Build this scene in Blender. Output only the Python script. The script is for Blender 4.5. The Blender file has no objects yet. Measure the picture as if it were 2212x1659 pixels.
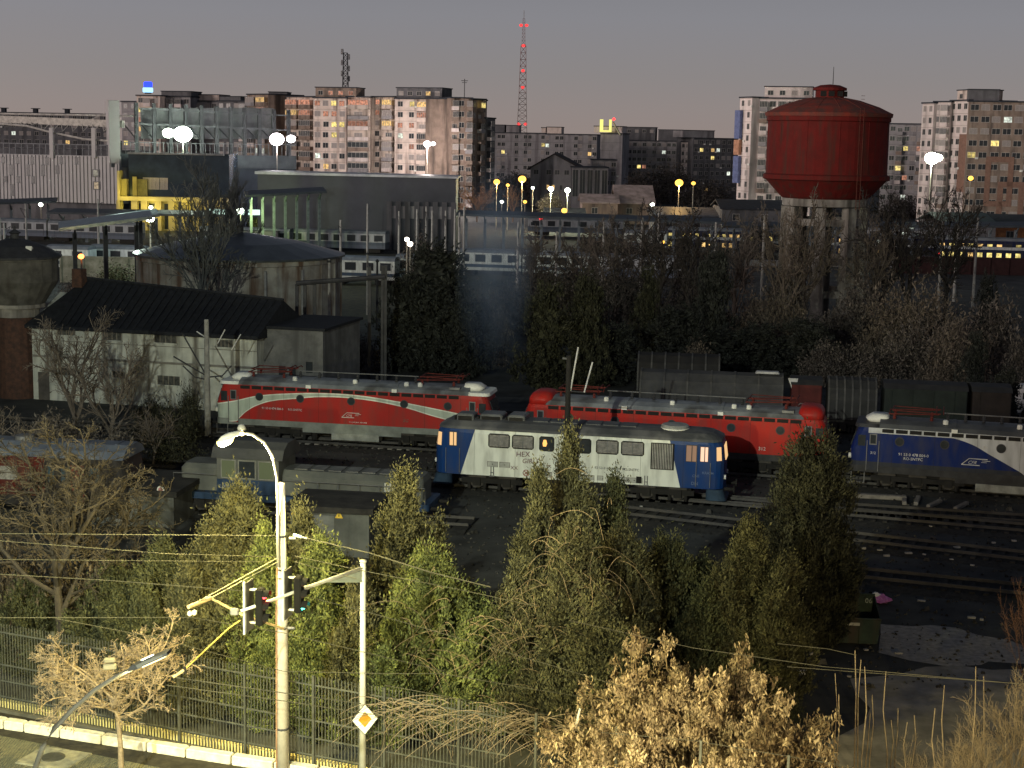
import bpy, math, random
import numpy as np
from mathutils import Vector, Matrix
S = bpy.context.scene
C = bpy.context.scene.collection
PI = math.pi
R_ = math.radians
# ---------------------------------------------------------------- camera
F, CX, CY, HGT = 3400.0, 1106.0, 829.5, 20.0
PIT, ROLL = math.atan((829.5 - 300) / F), R_(1.03)
u0 = Vector((0, math.sin(PIT), math.cos(PIT))); r0 = Vector((1, 0, 0)); fw = Vector((0, math.cos(PIT), -math.sin(PIT)))
rt = r0 * math.cos(ROLL) + u0 * math.sin(ROLL); up = u0 * math.cos(ROLL) - r0 * math.sin(ROLL)
cam = bpy.data.cameras.new("camera"); co = bpy.data.objects.new("camera", cam); C.objects.link(co)
co.matrix_world = Matrix(((rt.x, up.x, -fw.x, 0), (rt.y, up.y, -fw.y, 0), (rt.z, up.z, -fw.z, HGT), (0, 0, 0, 1)))
cam.sensor_fit = 'HORIZONTAL'; cam.sensor_width = 36; cam.lens = 36 * F / 2212
cam.clip_start = 0.5; cam.clip_end = 9000
S.camera = co
# ---------------------------------------------------------------- world: dusk sky
W = bpy.data.worlds.new("World"); S.world = W; W.use_nodes = True
nt = W.node_tree; nt.nodes.clear()
out = nt.nodes.new('ShaderNodeOutputWorld'); bg = nt.nodes.new('ShaderNodeBackground'); bg.inputs[1].default_value = 1.0
tc = nt.nodes.new('ShaderNodeTexCoord'); sp = nt.nodes.new('ShaderNodeSeparateXYZ')
nt.links.new(tc.outputs['Generated'], sp.inputs[0])
cr = nt.nodes.new('ShaderNodeValToRGB'); nt.links.new(sp.outputs['Z'], cr.inputs[0])
el = cr.color_ramp.elements
el[0].position = 0.0; el[0].color = (.290, .235, .216, 1)
el[1].position = 1.0; el[1].color = (.030, .038, .058, 1)
for p, c in ((.018, (.280, .240, .228)), (.04, (.258, .238, .236)), (.075, (.240, .238, .258)), (.2, (.120, .135, .165)), (.5, (.050, .062, .088))):
    e = el.new(p); e.color = (*c, 1)
# warm afterglow low in the west (behind and to the left of the camera)
dt = nt.nodes.new('ShaderNodeVectorMath'); dt.operation = 'DOT_PRODUCT'; nt.links.new(tc.outputs['Generated'], dt.inputs[0])
dt.inputs[1].default_value = Vector((-.86, -.5, .05)).normalized()
mr = nt.nodes.new('ShaderNodeMapRange'); mr.inputs[1].default_value = -.5; mr.inputs[2].default_value = 1; mr.inputs[3].default_value = 0; mr.inputs[4].default_value = 1
nt.links.new(dt.outputs['Value'], mr.inputs[0])
pw = nt.nodes.new('ShaderNodeMath'); pw.operation = 'POWER'; pw.inputs[1].default_value = 2.2; nt.links.new(mr.outputs[0], pw.inputs[0])
ab = nt.nodes.new('ShaderNodeMath'); ab.operation = 'ABSOLUTE'; nt.links.new(sp.outputs['Z'], ab.inputs[0])
lo = nt.nodes.new('ShaderNodeMapRange'); lo.inputs[1].default_value = 0; lo.inputs[2].default_value = .45; lo.inputs[3].default_value = 1; lo.inputs[4].default_value = 0
nt.links.new(ab.outputs[0], lo.inputs[0])
ml = nt.nodes.new('ShaderNodeMath'); ml.operation = 'MULTIPLY'; nt.links.new(pw.outputs[0], ml.inputs[0]); nt.links.new(lo.outputs[0], ml.inputs[1])
mx = nt.nodes.new('ShaderNodeMix'); mx.data_type = 'RGBA'; mx.blend_type = 'ADD'; nt.links.new(ml.outputs[0], mx.inputs[0])
nt.links.new(cr.outputs[0], mx.inputs[6]); mx.inputs[7].default_value = (.52, .34, .24, 1)
nt.links.new(mx.outputs[2], bg.inputs[0]); nt.links.new(bg.outputs[0], out.inputs[0])
# last low light of the sunset
sl = bpy.data.lights.new("sun", 'SUN'); sl.energy = 1.6; sl.angle = R_(18); sl.color = (1, .85, .78)
so = bpy.data.objects.new("sun", sl); C.objects.link(so)
so.rotation_euler = Vector((.84, .54, -.10)).to_track_quat('-Z', 'Y').to_euler()
S.view_settings.view_transform = 'Standard'; S.view_settings.look = 'None'; S.view_settings.exposure = 0.0; S.view_settings.gamma = 1
S.cycles.max_bounces = 5; S.cycles.diffuse_bounces = 2; S.cycles.glossy_bounces = 2; S.cycles.transparent_max_bounces = 8
S.cycles.volume_bounces = 0; S.cycles.sample_clamp_indirect = 3; S.cycles.caustics_reflective = False; S.cycles.caustics_refractive = False
S.cycles.use_denoising = True
# ---------------------------------------------------------------- where a sight line meets the ground or a distance
def ray(x, y): return rt * ((x - CX) / F) + up * ((CY - y) / F) + fw
def G(x, y, z=0.0):
    d = ray(x, y); t = (z - HGT) / d.z
    return Vector((d.x * t, d.y * t, z))
def A(x, y, Y):
    d = ray(x, y); t = Y / d.y
    return Vector((d.x * t, Y, HGT + d.z * t))
# ---------------------------------------------------------------- materials
MT = {}
def mat(n, c, rough=.8, metal=0, var=.25, sc=1.5, c2=None, bump=0.0, em=None, es=1.0, island=0.0, stain=None):
    if n in MT: return MT[n]
    m = bpy.data.materials.new(n); m.use_nodes = True; t = m.node_tree; b = t.nodes['Principled BSDF']
    b.inputs['Roughness'].default_value = rough; b.inputs['Metallic'].default_value = metal
    if 'Specular IOR Level' in b.inputs: b.inputs['Specular IOR Level'].default_value = .3
    if em:
        b.inputs['Base Color'].default_value = (0.02, 0.02, 0.02, 1)
        b.inputs['Emission Color'].default_value = (*em, 1); b.inputs['Emission Strength'].default_value = es
        if es < 2 and 'window' in n:      # curtains and room depth: every lit window differs
            tx = t.nodes.new('ShaderNodeTexCoord'); nz = t.nodes.new('ShaderNodeTexNoise'); nz.inputs['Scale'].default_value = 1.7; oi = t.nodes.new('ShaderNodeObjectInfo')
            va = t.nodes.new('ShaderNodeVectorMath'); va.operation = 'ADD'; t.links.new(tx.outputs['Object'], va.inputs[0]); t.links.new(oi.outputs['Location'], va.inputs[1]); t.links.new(va.outputs[0], nz.inputs['Vector'])
            a1 = t.nodes.new('ShaderNodeMapRange'); a1.inputs[1].default_value = .35; a1.inputs[2].default_value = .65; a1.inputs[3].default_value = .35 * es; a1.inputs[4].default_value = 1.15 * es; t.links.new(nz.outputs['Fac'], a1.inputs[0])
            a2 = t.nodes.new('ShaderNodeMapRange'); a2.inputs[3].default_value = .5; a2.inputs[4].default_value = 1.25; t.links.new(oi.outputs['Random'], a2.inputs[0])
            a3 = t.nodes.new('ShaderNodeMath'); a3.operation = 'MULTIPLY'; t.links.new(a1.outputs[0], a3.inputs[0]); t.links.new(a2.outputs[0], a3.inputs[1]); t.links.new(a3.outputs[0], b.inputs['Emission Strength'])
        m.cycles.emission_sampling = 'NONE'
    else:
        tx = t.nodes.new('ShaderNodeTexCoord'); nz = t.nodes.new('ShaderNodeTexNoise')
        nz.inputs['Scale'].default_value = sc; nz.inputs['Detail'].default_value = 6; nz.inputs['Roughness'].default_value = .62
        t.links.new(tx.outputs['Object'], nz.inputs['Vector'])
        rp = t.nodes.new('ShaderNodeValToRGB'); t.links.new(nz.outputs['Fac'], rp.inputs[0])
        a = c2 if c2 else tuple(v * (1 - var) for v in c); q = c if c2 else tuple(min(1, v * (1 + var)) for v in c)
        rp.color_ramp.elements[0].position = .36; rp.color_ramp.elements[0].color = (*a, 1)
        rp.color_ramp.elements[1].position = .64; rp.color_ramp.elements[1].color = (*q, 1)
        src = rp.outputs[0]
        if stain:   # vertical streaks of dirt
            mp = t.nodes.new('ShaderNodeMapping'); mp.inputs['Scale'].default_value = (stain[1], stain[1], stain[1] * .12)
            n2 = t.nodes.new('ShaderNodeTexNoise'); n2.inputs['Scale'].default_value = 1; n2.inputs['Detail'].default_value = 8
            t.links.new(tx.outputs['Object'], mp.inputs[0]); t.links.new(mp.outputs[0], n2.inputs['Vector'])
            r2 = t.nodes.new('ShaderNodeMapRange'); r2.inputs[1].default_value = .48; r2.inputs[2].default_value = .66; t.links.new(n2.outputs['Fac'], r2.inputs[0])
            mm = t.nodes.new('ShaderNodeMix'); mm.data_type = 'RGBA'; mm.inputs[7].default_value = (*stain[0], 1)
            t.links.new(r2.outputs[0], mm.inputs[0]); t.links.new(src, mm.inputs[6]); src = mm.outputs[2]
        if island:
            ge = t.nodes.new('ShaderNodeNewGeometry'); hs = t.nodes.new('ShaderNodeMapRange'); hs.inputs[3].default_value = 1 - island; hs.inputs[4].default_value = 1 + island
            t.links.new(ge.outputs['Random Per Island'], hs.inputs[0]); vm = t.nodes.new('ShaderNodeVectorMath'); vm.operation = 'SCALE'
            t.links.new(src, vm.inputs[0]); t.links.new(hs.outputs[0], vm.inputs['Scale']); src = vm.outputs[0]
        t.links.new(src, b.inputs['Base Color'])
        if bump:
            bn = t.nodes.new('ShaderNodeBump'); bn.inputs['Strength'].default_value = .6; bn.inputs['Distance'].default_value = bump
            t.links.new(nz.outputs['Fac'], bn.inputs['Height']); t.links.new(bn.outputs[0], b.inputs['Normal'])
    MT[n] = m
    return m
def glow(n, c, s): return mat(n, c, em=c, es=s)
def curve_mat(n, cols, expr, rough=.45):
    """livery paint: expr(t, x, z) returns 0..1 sockets to mix cols[1:], over cols[0], x,z in the body's own metres"""
    m = bpy.data.materials.new(n); m.use_nodes = True; t = m.node_tree; b = t.nodes['Principled BSDF']; b.inputs['Roughness'].default_value = rough; b.inputs['Specular IOR Level'].default_value = .15
    tx = t.nodes.new('ShaderNodeTexCoord'); s = t.nodes.new('ShaderNodeSeparateXYZ'); t.links.new(tx.outputs['Object'], s.inputs[0])
    def M(op, a, b_=None):
        q = t.nodes.new('ShaderNodeMath'); q.operation = op
        for i, v in enumerate((a, b_)):
            if v is None: continue
            if isinstance(v, (int, float)): q.inputs[i].default_value = v
            else: t.links.new(v, q.inputs[i])
        return q.outputs[0]
    def CV(x, pts, xm, zm):
        q = t.nodes.new('ShaderNodeFloatCurve'); cu = q.mapping.curves[0]
        cu.points[0].location = (0, pts[0][1] / zm); cu.points[1].location = (1, pts[-1][1] / zm)
        for a, c in pts: cu.points.new(a / xm, c / zm)
        q.mapping.update(); t.links.new(M('DIVIDE', x, xm), q.inputs['Value']); return M('MULTIPLY', q.outputs[0], zm)
    fs = expr(M, CV, s.outputs['X'], s.outputs['Z'])
    src = None
    for i, f in enumerate(fs):
        mm = t.nodes.new('ShaderNodeMix'); mm.data_type = 'RGBA'; t.links.new(f, mm.inputs[0])
        if src is None: mm.inputs[6].default_value = (*cols[0], 1)
        else: t.links.new(src, mm.inputs[6])
        mm.inputs[7].default_value = (*cols[i + 1], 1); src = mm.outputs[2]
    nz = t.nodes.new('ShaderNodeTexNoise'); mp = t.nodes.new('ShaderNodeMapping'); mp.inputs['Scale'].default_value = (1.3, 1.3, .35)
    t.links.new(tx.outputs['Object'], mp.inputs[0]); t.links.new(mp.outputs[0], nz.inputs['Vector']); nz.inputs['Scale'].default_value = 1.6; nz.inputs['Detail'].default_value = 8
    r = t.nodes.new('ShaderNodeMapRange'); r.inputs[1].default_value = .42; r.inputs[2].default_value = .72; r.inputs[3].default_value = 0; r.inputs[4].default_value = .42
    t.links.new(nz.outputs['Fac'], r.inputs[0])
    mm = t.nodes.new('ShaderNodeMix'); mm.data_type = 'RGBA'; t.links.new(r.outputs[0], mm.inputs[0]); t.links.new(src, mm.inputs[6]); mm.inputs[7].default_value = (.07, .065, .055, 1)
    fr = M('FRACT', M('DIVIDE', s.outputs['X'], 2.37)); seam = M('MULTIPLY', M('LESS_THAN', fr, .011), .5)
    m2 = t.nodes.new('ShaderNodeMix'); m2.data_type = 'RGBA'; t.links.new(seam, m2.inputs[0]); t.links.new(mm.outputs[2], m2.inputs[6]); m2.inputs[7].default_value = (.02, .018, .016, 1)
    t.links.new(m2.outputs[2], b.inputs['Base Color'])
    return m
# ---------------------------------------------------------------- mesh building
class MB:
    def __init__(s): s.v = []; s.f = []; s.m = []; s.mi = 0
    def add(s, vs, fs):
        o = len(s.v); s.v += [tuple(v) for v in vs]; s.f += [tuple(i + o for i in f) for f in fs]; s.m += [s.mi] * len(fs); return s
    def box(s, x0, x1, y0, y1, z0, z1):
        return s.add([(x0, y0, z0), (x1, y0, z0), (x1, y1, z0), (x0, y1, z0), (x0, y0, z1), (x1, y0, z1), (x1, y1, z1), (x0, y1, z1)],
                     [(0, 3, 2, 1), (4, 5, 6, 7), (0, 1, 5, 4), (1, 2, 6, 5), (2, 3, 7, 6), (3, 0, 4, 7)])
    def bbox(s, x0, x1, y0, y1, z0, z1, b=.03):     # box with chamfered edges
        rings = []
        for z, i in ((z0, b), (z0 + b, 0), (z1 - b, 0), (z1, b)):
            rings.append([(x0 + i + b, y0 + i, z), (x1 - i - b, y0 + i, z), (x1 - i, y0 + i + b, z), (x1 - i, y1 - i - b, z),
                          (x1 - i - b, y1 - i, z), (x0 + i + b, y1 - i, z), (x0 + i, y1 - i - b, z), (x0 + i, y0 + i + b, z)])
        return s.loft(rings)
    def loft(s, rings, cap=True):
        n = len(rings[0]); vs = [p for r in rings for p in r]; fs = []
        for k in range(len(rings) - 1):
            for i in range(n):
                j = (i + 1) % n; fs.append((k * n + i, k * n + j, (k + 1) * n + j, (k + 1) * n + i))
        if cap: fs.append(tuple(range(n - 1, -1, -1))); fs.append(tuple((len(rings) - 1) * n + i for i in range(n)))
        return s.add(vs, fs)
    def lathe(s, prof, n=24, cx=0, cy=0, cap=True, ph=0):
        return s.loft([[(cx + r * math.cos(2 * PI * i / n + ph), cy + r * math.sin(2 * PI * i / n + ph), z) for i in range(n)] for r, z in prof], cap)
    def tube(s, pts, r, n=6, r1=None, cap=True):
        pts = [Vector(p) for p in pts]; rings = []
        k = len(pts)
        for i, p in enumerate(pts):
            d = (pts[min(i + 1, k - 1)] - pts[max(i - 1, 0)])
            if d.length < 1e-9: d = Vector((0, 0, 1))
            d.normalize(); a = Vector((0, 0, 1)) if abs(d.z) < .9 else Vector((1, 0, 0))
            u = d.cross(a).normalized(); w = d.cross(u)
            rr = r if r1 is None else r + (r1 - r) * i / (k - 1)
            rings.append([tuple(p + (u * math.cos(2 * PI * j / n) + w * math.sin(2 * PI * j / n)) * rr) for j in range(n)])
        return s.loft(rings, cap)
    def bar(s, p, q, w, h):
        p, q = Vector(p), Vector(q); d = (q - p).normalized(); a = Vector((0, 0, 1)) if abs(d.z) < .95 else Vector((0, 1, 0))
        u = d.cross(a).normalized() * w / 2; v = u.normalized().cross(d) * h / 2
        return s.loft([[tuple(c + u + v), tuple(c - u + v), tuple(c - u - v), tuple(c + u - v)] for c in (p, q)])
    def prism(s, poly, y0, y1):       # poly in (x,z), extruded along y
        return s.loft([[(a, y0, b) for a, b in poly], [(a, y1, b) for a, b in poly]])
    def slab(s, poly, z0, z1): return s.loft([[(a, b, z0) for a, b in poly], [(a, b, z1) for a, b in poly]])
    def disc(s, x, z, y, r, t=.03, n=16): return s.prism([(x + r * math.cos(2 * PI * i / n), z + r * math.sin(2 * PI * i / n)) for i in range(n)], y, y - t)
    def mesh(s, name, mats, smooth=False):
        me = bpy.data.meshes.new(name); me.from_pydata(s.v, [], s.f)
        for m in (mats if isinstance(mats, (list, tuple)) else [mats]): me.materials.append(m)
        if max(s.m or [0]): me.polygons.foreach_set('material_index', s.m)
        if smooth: me.polygons.foreach_set('use_smooth', [True] * len(me.polygons))
        me.update(); return me
    def build(s, name, mats, parent=None, smooth=False, loc=None, rz=0):
        return put(name, s.mesh(name, mats, smooth), parent, loc, rz)
def put(name, me, parent=None, loc=None, rz=0):
    o = bpy.data.objects.new(name, me); C.objects.link(o)
    if parent: o.parent = parent
    if loc is not None: o.location = loc
    o.rotation_euler.z = rz
    return o
def tag(o, label, cat, group=None, kind=None):
    if label: o['label'] = label
    if cat: o['category'] = cat
    if group: o['group'] = group
    if kind: o['kind'] = kind
    return o
def thing(name, label, cat, loc=(0, 0, 0), rz=0, group=None):
    o = bpy.data.objects.new(name, None); o.empty_display_size = .2; C.objects.link(o); o.location = loc; o.rotation_euler.z = rz
    return tag(o, label, cat, group)
def dup(root, loc, rz=0, sc=1, label=None, group=None):
    def cp(o, par):
        c = o.copy(); C.objects.link(c)
        if par: c.parent = par
        for ch in KIDS.get(o.name, []): cp(ch, c)
        return c
    KIDS = {}
    def walk(o):
        KIDS[o.name] = [k for k in ALLK.get(o.name, [])]
        for k in KIDS[o.name]: walk(k)
    ALLK = {}
    for o in C.objects:
        if o.parent: ALLK.setdefault(o.parent.name, []).append(o)
    walk(root)
    r = cp(root, None); r.location = loc; r.rotation_euler.z = rz
    r.scale = (sc, sc, sc) if isinstance(sc, (int, float)) else sc
    if label: r['label'] = label
    if group: r['group'] = group
    return r
def quads(name, V, mats, parent=None, mi=None, loc=None):
    """V: (N,4,3) array of leaf quads"""
    V = np.asarray(V, dtype=np.float32); n = len(V); me = bpy.data.meshes.new(name)
    me.vertices.add(4 * n); me.vertices.foreach_set('co', V.reshape(-1))
    me.loops.add(4 * n); me.loops.foreach_set('vertex_index', np.arange(4 * n, dtype=np.int32))
    me.polygons.add(n); me.polygons.foreach_set('loop_start', np.arange(0, 4 * n, 4, dtype=np.int32))
    for m in (mats if isinstance(mats, (list, tuple)) else [mats]): me.materials.append(m)
    if mi is not None: me.polygons.foreach_set('material_index', np.asarray(mi, dtype=np.int32))
    me.update(calc_edges=True); me.validate()
    if parent is False: return me
    return put(name, me, parent, loc)
def frame(p, q): return math.atan2(q.y - p.y, q.x - p.x), math.hypot(q.x - p.x, q.y - p.y)
def word(txt, size, m, parent, loc, name='lettering', rot=(PI / 2, 0, 0), shear=0, ext=.004, al='LEFT'):
    cu = bpy.data.curves.new(name, 'FONT'); cu.body = txt; cu.size = size; cu.shear = shear; cu.extrude = ext; cu.align_x = al; cu.resolution_u = 2
    o = bpy.data.objects.new('tmp', cu); C.objects.link(o)
    bpy.context.view_layer.update()
    me = bpy.data.meshes.new_from_object(o.evaluated_get(bpy.context.evaluated_depsgraph_get()))
    bpy.data.objects.remove(o); me.name = name; me.materials.clear(); me.materials.append(m)
    w = put(name, me, parent, loc); w.rotation_euler = rot
    return w
def lamp(name, loc, power, col, r=.12, parent=None, spot=None, aim=None):
    l = bpy.data.lights.new(name, 'SPOT' if spot else 'POINT'); l.energy = power; l.color = col; l.shadow_soft_size = r
    if spot: l.spot_size = spot; l.spot_blend = .6
    o = bpy.data.objects.new(name, l); C.objects.link(o); o.location = loc
    if spot: o.rotation_euler = Vector(aim or (0, 0, -1)).to_track_quat('-Z', 'Y').to_euler()
    if parent: o.parent = parent
    return o
# ---------------------------------------------------------------- common paints
GLASS = mat('dark_glass', (.03, .035, .04), .25, var=.2)
STEEL = mat('dull_steel', (.16, .16, .165), .55, .3)
DSTEEL = mat('dark_steel', (.045, .045, .05), .6, .2)
BLACK = mat('black_grime', (.016, .015, .014), .85)
WHITE = mat('white_paint', (.72, .72, .68), .6, var=.12)
CONC = mat('weathered_concrete', (.33, .31, .28), .9, c2=(.2, .185, .165), sc=.8, stain=((.1, .09, .08), .9), bump=.02)
LCONC = mat('pale_pole_concrete', (.5, .47, .4), .85, c2=(.4, .37, .31), sc=3, bump=.01)
WARM = glow('lit_window_warm', (1, .62, .22), 1.15)
YEL = glow('lit_window_yellow', (1, .78, .25), 1.3)
COOL = glow('lit_window_white', (.92, 1, .86), 1.2)
PINK = glow('lit_window_orange', (1, .42, .26), .62)  # orange emission also stands in for sunset reflected in the panes
LAMPW = glow('white_lamp', (.9, 1, .82), 12)
LAMPY = glow('amber_lamp', (1, .50, .07), 3.2)
# ================================================================ GROUND AND FAR CITY
def gmat():
    m = mat('yard_earth', (.066, .068, .064), .95, c2=(.026, .027, .026), sc=.35, bump=.05); return m
gr = MB().add([(-1500, 20, 0), (1500, 20, 0), (2600, 3600, 0), (-2600, 3600, 0)], [(0, 1, 2, 3)]).build('ground', gmat()); tag(gr, 'dark earth and ballast of the railway yard', 'ground', kind='structure')
def sheet(name, pts, m, z, label, cat, edge=.28, seed=1):
    rr = random.Random(seed); P = []
    k = len(pts)
    for i in range(k):
        a, b = Vector(pts[i]), Vector(pts[(i + 1) % k])
        n = max(2, int((b - a).length / 1.2))
        for j in range(n):
            p = a.lerp(b, j / n); P.append((p.x + rr.uniform(-edge, edge), p.y + rr.uniform(-edge, edge)))
    me = MB(); me.add([(p[0], p[1], z) for p in P], [tuple(range(len(P)))])
    return tag(me.build(name, m), label, cat, kind='structure')
sheet('gravel_path', [G(*p) for p in ((1915, 1352), (2010, 1350), (2120, 1368), (2212, 1395), (2260, 1430), (2150, 1430), (2060, 1440), (1900, 1410))],
      mat('pale_gravel', (.37, .345, .31), .95, c2=(.22, .205, .185), sc=4, bump=.03), .008, 'pale gravel patch beside the green container', 'path')
p_, q_ = Vector((-62, -40, 0)), Vector((-66, 148, 0))
for i in range(3):      # unseen blocks added to keep the low sun off the yard
    a_, L_ = frame(q_, p_); y1 = 148 - i * 64; t = thing('apartment_block', ['nearest', 'middle', 'farthest'][2 - i] + ' added plain block shading the yard from beyond the left edge of the view', 'apartment block', (-64, y1, 0), -PI / 2, 'added blocks shading the yard from the left')
    m = MB(); m.box(0, 63.6, -14, 0, -.2, 20 - i * .5); BLKW = m.build('wall', mat('shade_block_render', (.28, .27, .25), .9, sc=.4), t); BLKW.scale = (1, 1, 1); BLKW.rotation_euler.z = 0
sheet('dirt_road', [G(*p) for p in ((1850, 1470), (2000, 1440), (2300, 1445), (2400, 1700), (1740, 1700), (1790, 1600), (1880, 1560))],
      mat('worn_dirt', (.34, .32, .285), .95, c2=(.18, .17, .15), sc=.8, bump=.03), .004, 'worn dirt road at the lower right of the yard', 'road')
sheet('grass_verge', [G(*p) for p in ((735, 615), (900, 590), (1420, 600), (1420, 680), (900, 690), (735, 690))],
      mat('dry_grass', (.10, .095, .05), .95, c2=(.05, .048, .035), sc=1.2, bump=.05), .004, 'dry grass strip in front of the parked coaches', 'grass verge')
# --- window meshes shared by the far blocks
def win_mesh(w, h, paint, bars=1):
    m = MB(); m.mi = 1; m.box(-w / 2 + .06, w / 2 - .06, -.03, .05, .06, h - .06); m.mi = 0
    m.box(-w / 2, w / 2, -.07, .02, 0, .08); m.box(-w / 2, w / 2, -.07, .02, h - .08, h)
    for x in [-w / 2 + .04, w / 2 - .04] + [(-w / 2 + w * (i + 1) / (bars + 1)) for i in range(bars)]: m.box(x - .035, x + .035, -.065, .02, .08, h - .08)
    return m.mesh('window', [mat('window_frame', (.42, .40, .38), .7), paint])
WM = {}
def wmesh(w, h, k, bars=1):
    key = (round(w, 1), round(h, 1), k, bars)
    if key not in WM: WM[key] = win_mesh(w, h, {'d': GLASS, 'w': WARM, 'y': YEL, 'c': COOL, 'p': PINK, 's': mat('curtained_glass', (.30, .27, .26), .5, sc=9)}[k], bars)
    return WM[key]
PAL = {'pink': mat('pinkish_render', (.68, .575, .52), .9, var=.14, sc=.5, stain=((.2, .15, .13), .5)),
       'tan': mat('tan_render', (.60, .51, .45), .9, var=.18, sc=.4, stain=((.15, .12, .10), .6)),
       'brown': mat('brown_render', (.26, .20, .165), .9, var=.2, sc=.4, stain=((.10, .08, .07), .6)),
       'grey': mat('grey_render', (.30, .29, .30), .9, var=.14, sc=.4, stain=((.16, .15, .16), .5)),
       'dgrey': mat('dark_grey_render', (.13, .13, .14), .9, var=.2, sc=.4, stain=((.07, .07, .075), .5)),
       'white': mat('pale_render', (.68, .60, .58), .9, var=.08, sc=.5, stain=((.34, .30, .29), .4)),
       'rust': mat('brick_red_render', (.22, .13, .10), .9, var=.15), 'blue': mat('blue_render', (.12, .15, .29), .8, var=.2), 'roof': mat('bitumen_roof', (.035, .04, .05), .9)}
def block(label, x0, x1, yt, Y0, Y1=None, cols=4, wall='tan', depth=13, rows=9, balc=(), lit=.06, seed=0, roofs=(), lits={}, sh=2.85, ww=1.5, wh=1.45, bpaint=None, bw=None, group='apartment blocks along the skyline', name='apartment_block', cat='apartment block', deco=None, side=0, slots=None):
    Y1 = Y1 or Y0; p, q = A(x0, yt, Y0), A(x1, yt, Y1); h = p.z; a, L = frame(p, q); rr = random.Random(seed)
    t = thing(name, label, cat, (p.x, p.y, 0), a, group)
    m = MB(); m.box(0, L, 0, depth, -.3, h); m.build('wall', PAL[wall], t)
    m = MB(); m.mi = 0; m.box(-.25, L + .25, -.25, depth + .25, h, h + .35); m.build('roof', PAL['roof'], t)
    for r in roofs:
        fx0, fx1, hh, c = r[:4]; m = MB(); m.box(L * fx0, L * fx1, 1.2, depth * .7, h + .352, h + hh); m.mi = 1; m.box(L * fx0 - .2, L * fx1 + .2, 1.0, depth * .7 + .2, h + hh, h + hh + .25)
        rb = m.build('roof_house', [PAL[c], PAL['roof']], t)
        if len(r) > 4:
            n = max(1, int(L * (fx1 - fx0) / 2.6))
            for i in range(n): put('window', wmesh(1.4, 1.2, r[4][i % len(r[4])]), rb, (L * fx0 + L * (fx1 - fx0) * (i + .5) / n, 1.19, h + max(.6, hh - 2.0)))
    cw = L / cols
    for c in range(cols):
        for s in range(rows):
            zt = h - .55 - s * sh; cx = (c + .5) * cw
            if zt - wh < 1: continue
            if slots and slots[c] == '0': continue
            k = lits.get((c, s))
            if k is None: k = rr.choice('wycpy') if rr.random() < lit else ('s' if rr.random() < .25 else 'd')
            if k == '-': continue
            if c in balc:
                W_ = bw or cw * .86; b = MB(); b.box(cx - W_ / 2, cx + W_ / 2, -1.15, -.003, zt - wh - 1.12, zt - wh - 1.0)
                b.box(cx - W_ / 2, cx + W_ / 2, -1.2, -1.1, zt - wh - 1.12, zt - wh - .12); b.box(cx - W_ / 2 - .02, cx - W_ / 2 + .08, -1.1, -.003, zt - wh - .998, zt - wh - .12); b.box(cx + W_ / 2 - .08, cx + W_ / 2 + .02, -1.1, -.003, zt - wh - .998, zt - wh - .12)
                bo = b.build('balcony', bpaint or PAL[rr.choice([wall, wall, 'white', 'brown', 'grey'])], t)
                if rr.random() < .65 or k in 'wycp': put('window', wmesh(W_ * .98, 1.5, k, 4), bo, (cx, -1.1, zt - wh - .1))
                else: put('window', wmesh(min(2.2, W_ * .8), 1.9, k, 2), bo, (cx, -.02, zt - wh - .9))
            else:
                jx = rr.uniform(-.1, .1); put('window', wmesh(min(ww, cw * .8), wh, k), t, (cx + jx, 0, zt - wh))
                if rr.random() < .09:
                    ac = MB(); ac.bbox(cx + jx + .9, cx + jx + 1.6, -.35, -.02, zt - wh - .3, zt - wh + .2); ac.build('air_conditioner', WHITE, t)
    # storey joints and a dark gutter line
    m = MB()
    for s in range(rows):
        z = h - .2 - s * sh
        if z > 1: m.box(0.02, L - .02, -.035, .03, z, z + .07)
    m.build('string_course', PAL['dgrey' if wall in ('grey', 'dgrey') else 'brown'], t)
    if deco: deco(t, L, h)
    return t
# --- far apartment row behind the stadium (left)
def vents(t, L, h):
    for i in range(int(L / 11)):
        v = MB(); x = 5 + i * 11.2; v.box(x - .7, x + .7, 3, 5, h + .36, h + 1.6); v.box(x - 1.3, x + 1.3, 2.6, 5.4, h + 1.6, h + 1.85); v.build('roof_vent', PAL['roof'], t)
block('long low pale roofed apartment row behind the stadium roof truss', -30, 236, 243, 560, 560, 16, 'dgrey', rows=6, seed=4, lit=.04, deco=vents)
block('pale narrow apartment block right behind the tall stadium end pylon', 262, 296, 220, 500, 498, 2, 'grey', rows=8, seed=5, lit=.05)
block('apartment block carrying the blue rooftop sign, arched openings at top', 295, 345, 207, 480, 478, 3, 'pink', rows=8, seed=6, lit=.05, lits={(0, 2): 'p', (0, 3): 'w'}, balc=(1,))
block('dark topped apartment block just right of the blue rooftop sign', 345, 411, 209, 482, 480, 4, 'grey', rows=8, seed=7, lit=.05, lits={(3, 2): 'p', (3, 3): 'p'}, balc=(1, 2), roofs=((.0, .98, 1.6, 'dgrey'),))
block('low greyish apartment block behind the left floodlights', 411, 470, 219, 486, 484, 4, 'grey', rows=7, seed=8, lit=.03, roofs=((.15, 1.0, 2.0, 'pink'),), balc=(1,))
block('apartment block with a dark blue roof box left of the balconied tower', 470, 534, 219, 478, 474, 4, 'dgrey', rows=8, seed=9, lit=.08, lits={(2, 2): 'p', (2, 3): 'w'}, roofs=((0, .7, 1.4, 'dgrey'),), balc=(3,))
block('brown balconied apartment tower at the left end of the tall group', 534, 579, 205, 455, 449, 2, 'brown', rows=9, seed=10, lit=.05, balc=(0, 1), lits={(0, 0): 's', (1, 0): 'w', (1, 1): 'p', (0, 1): 'd'})
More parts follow.
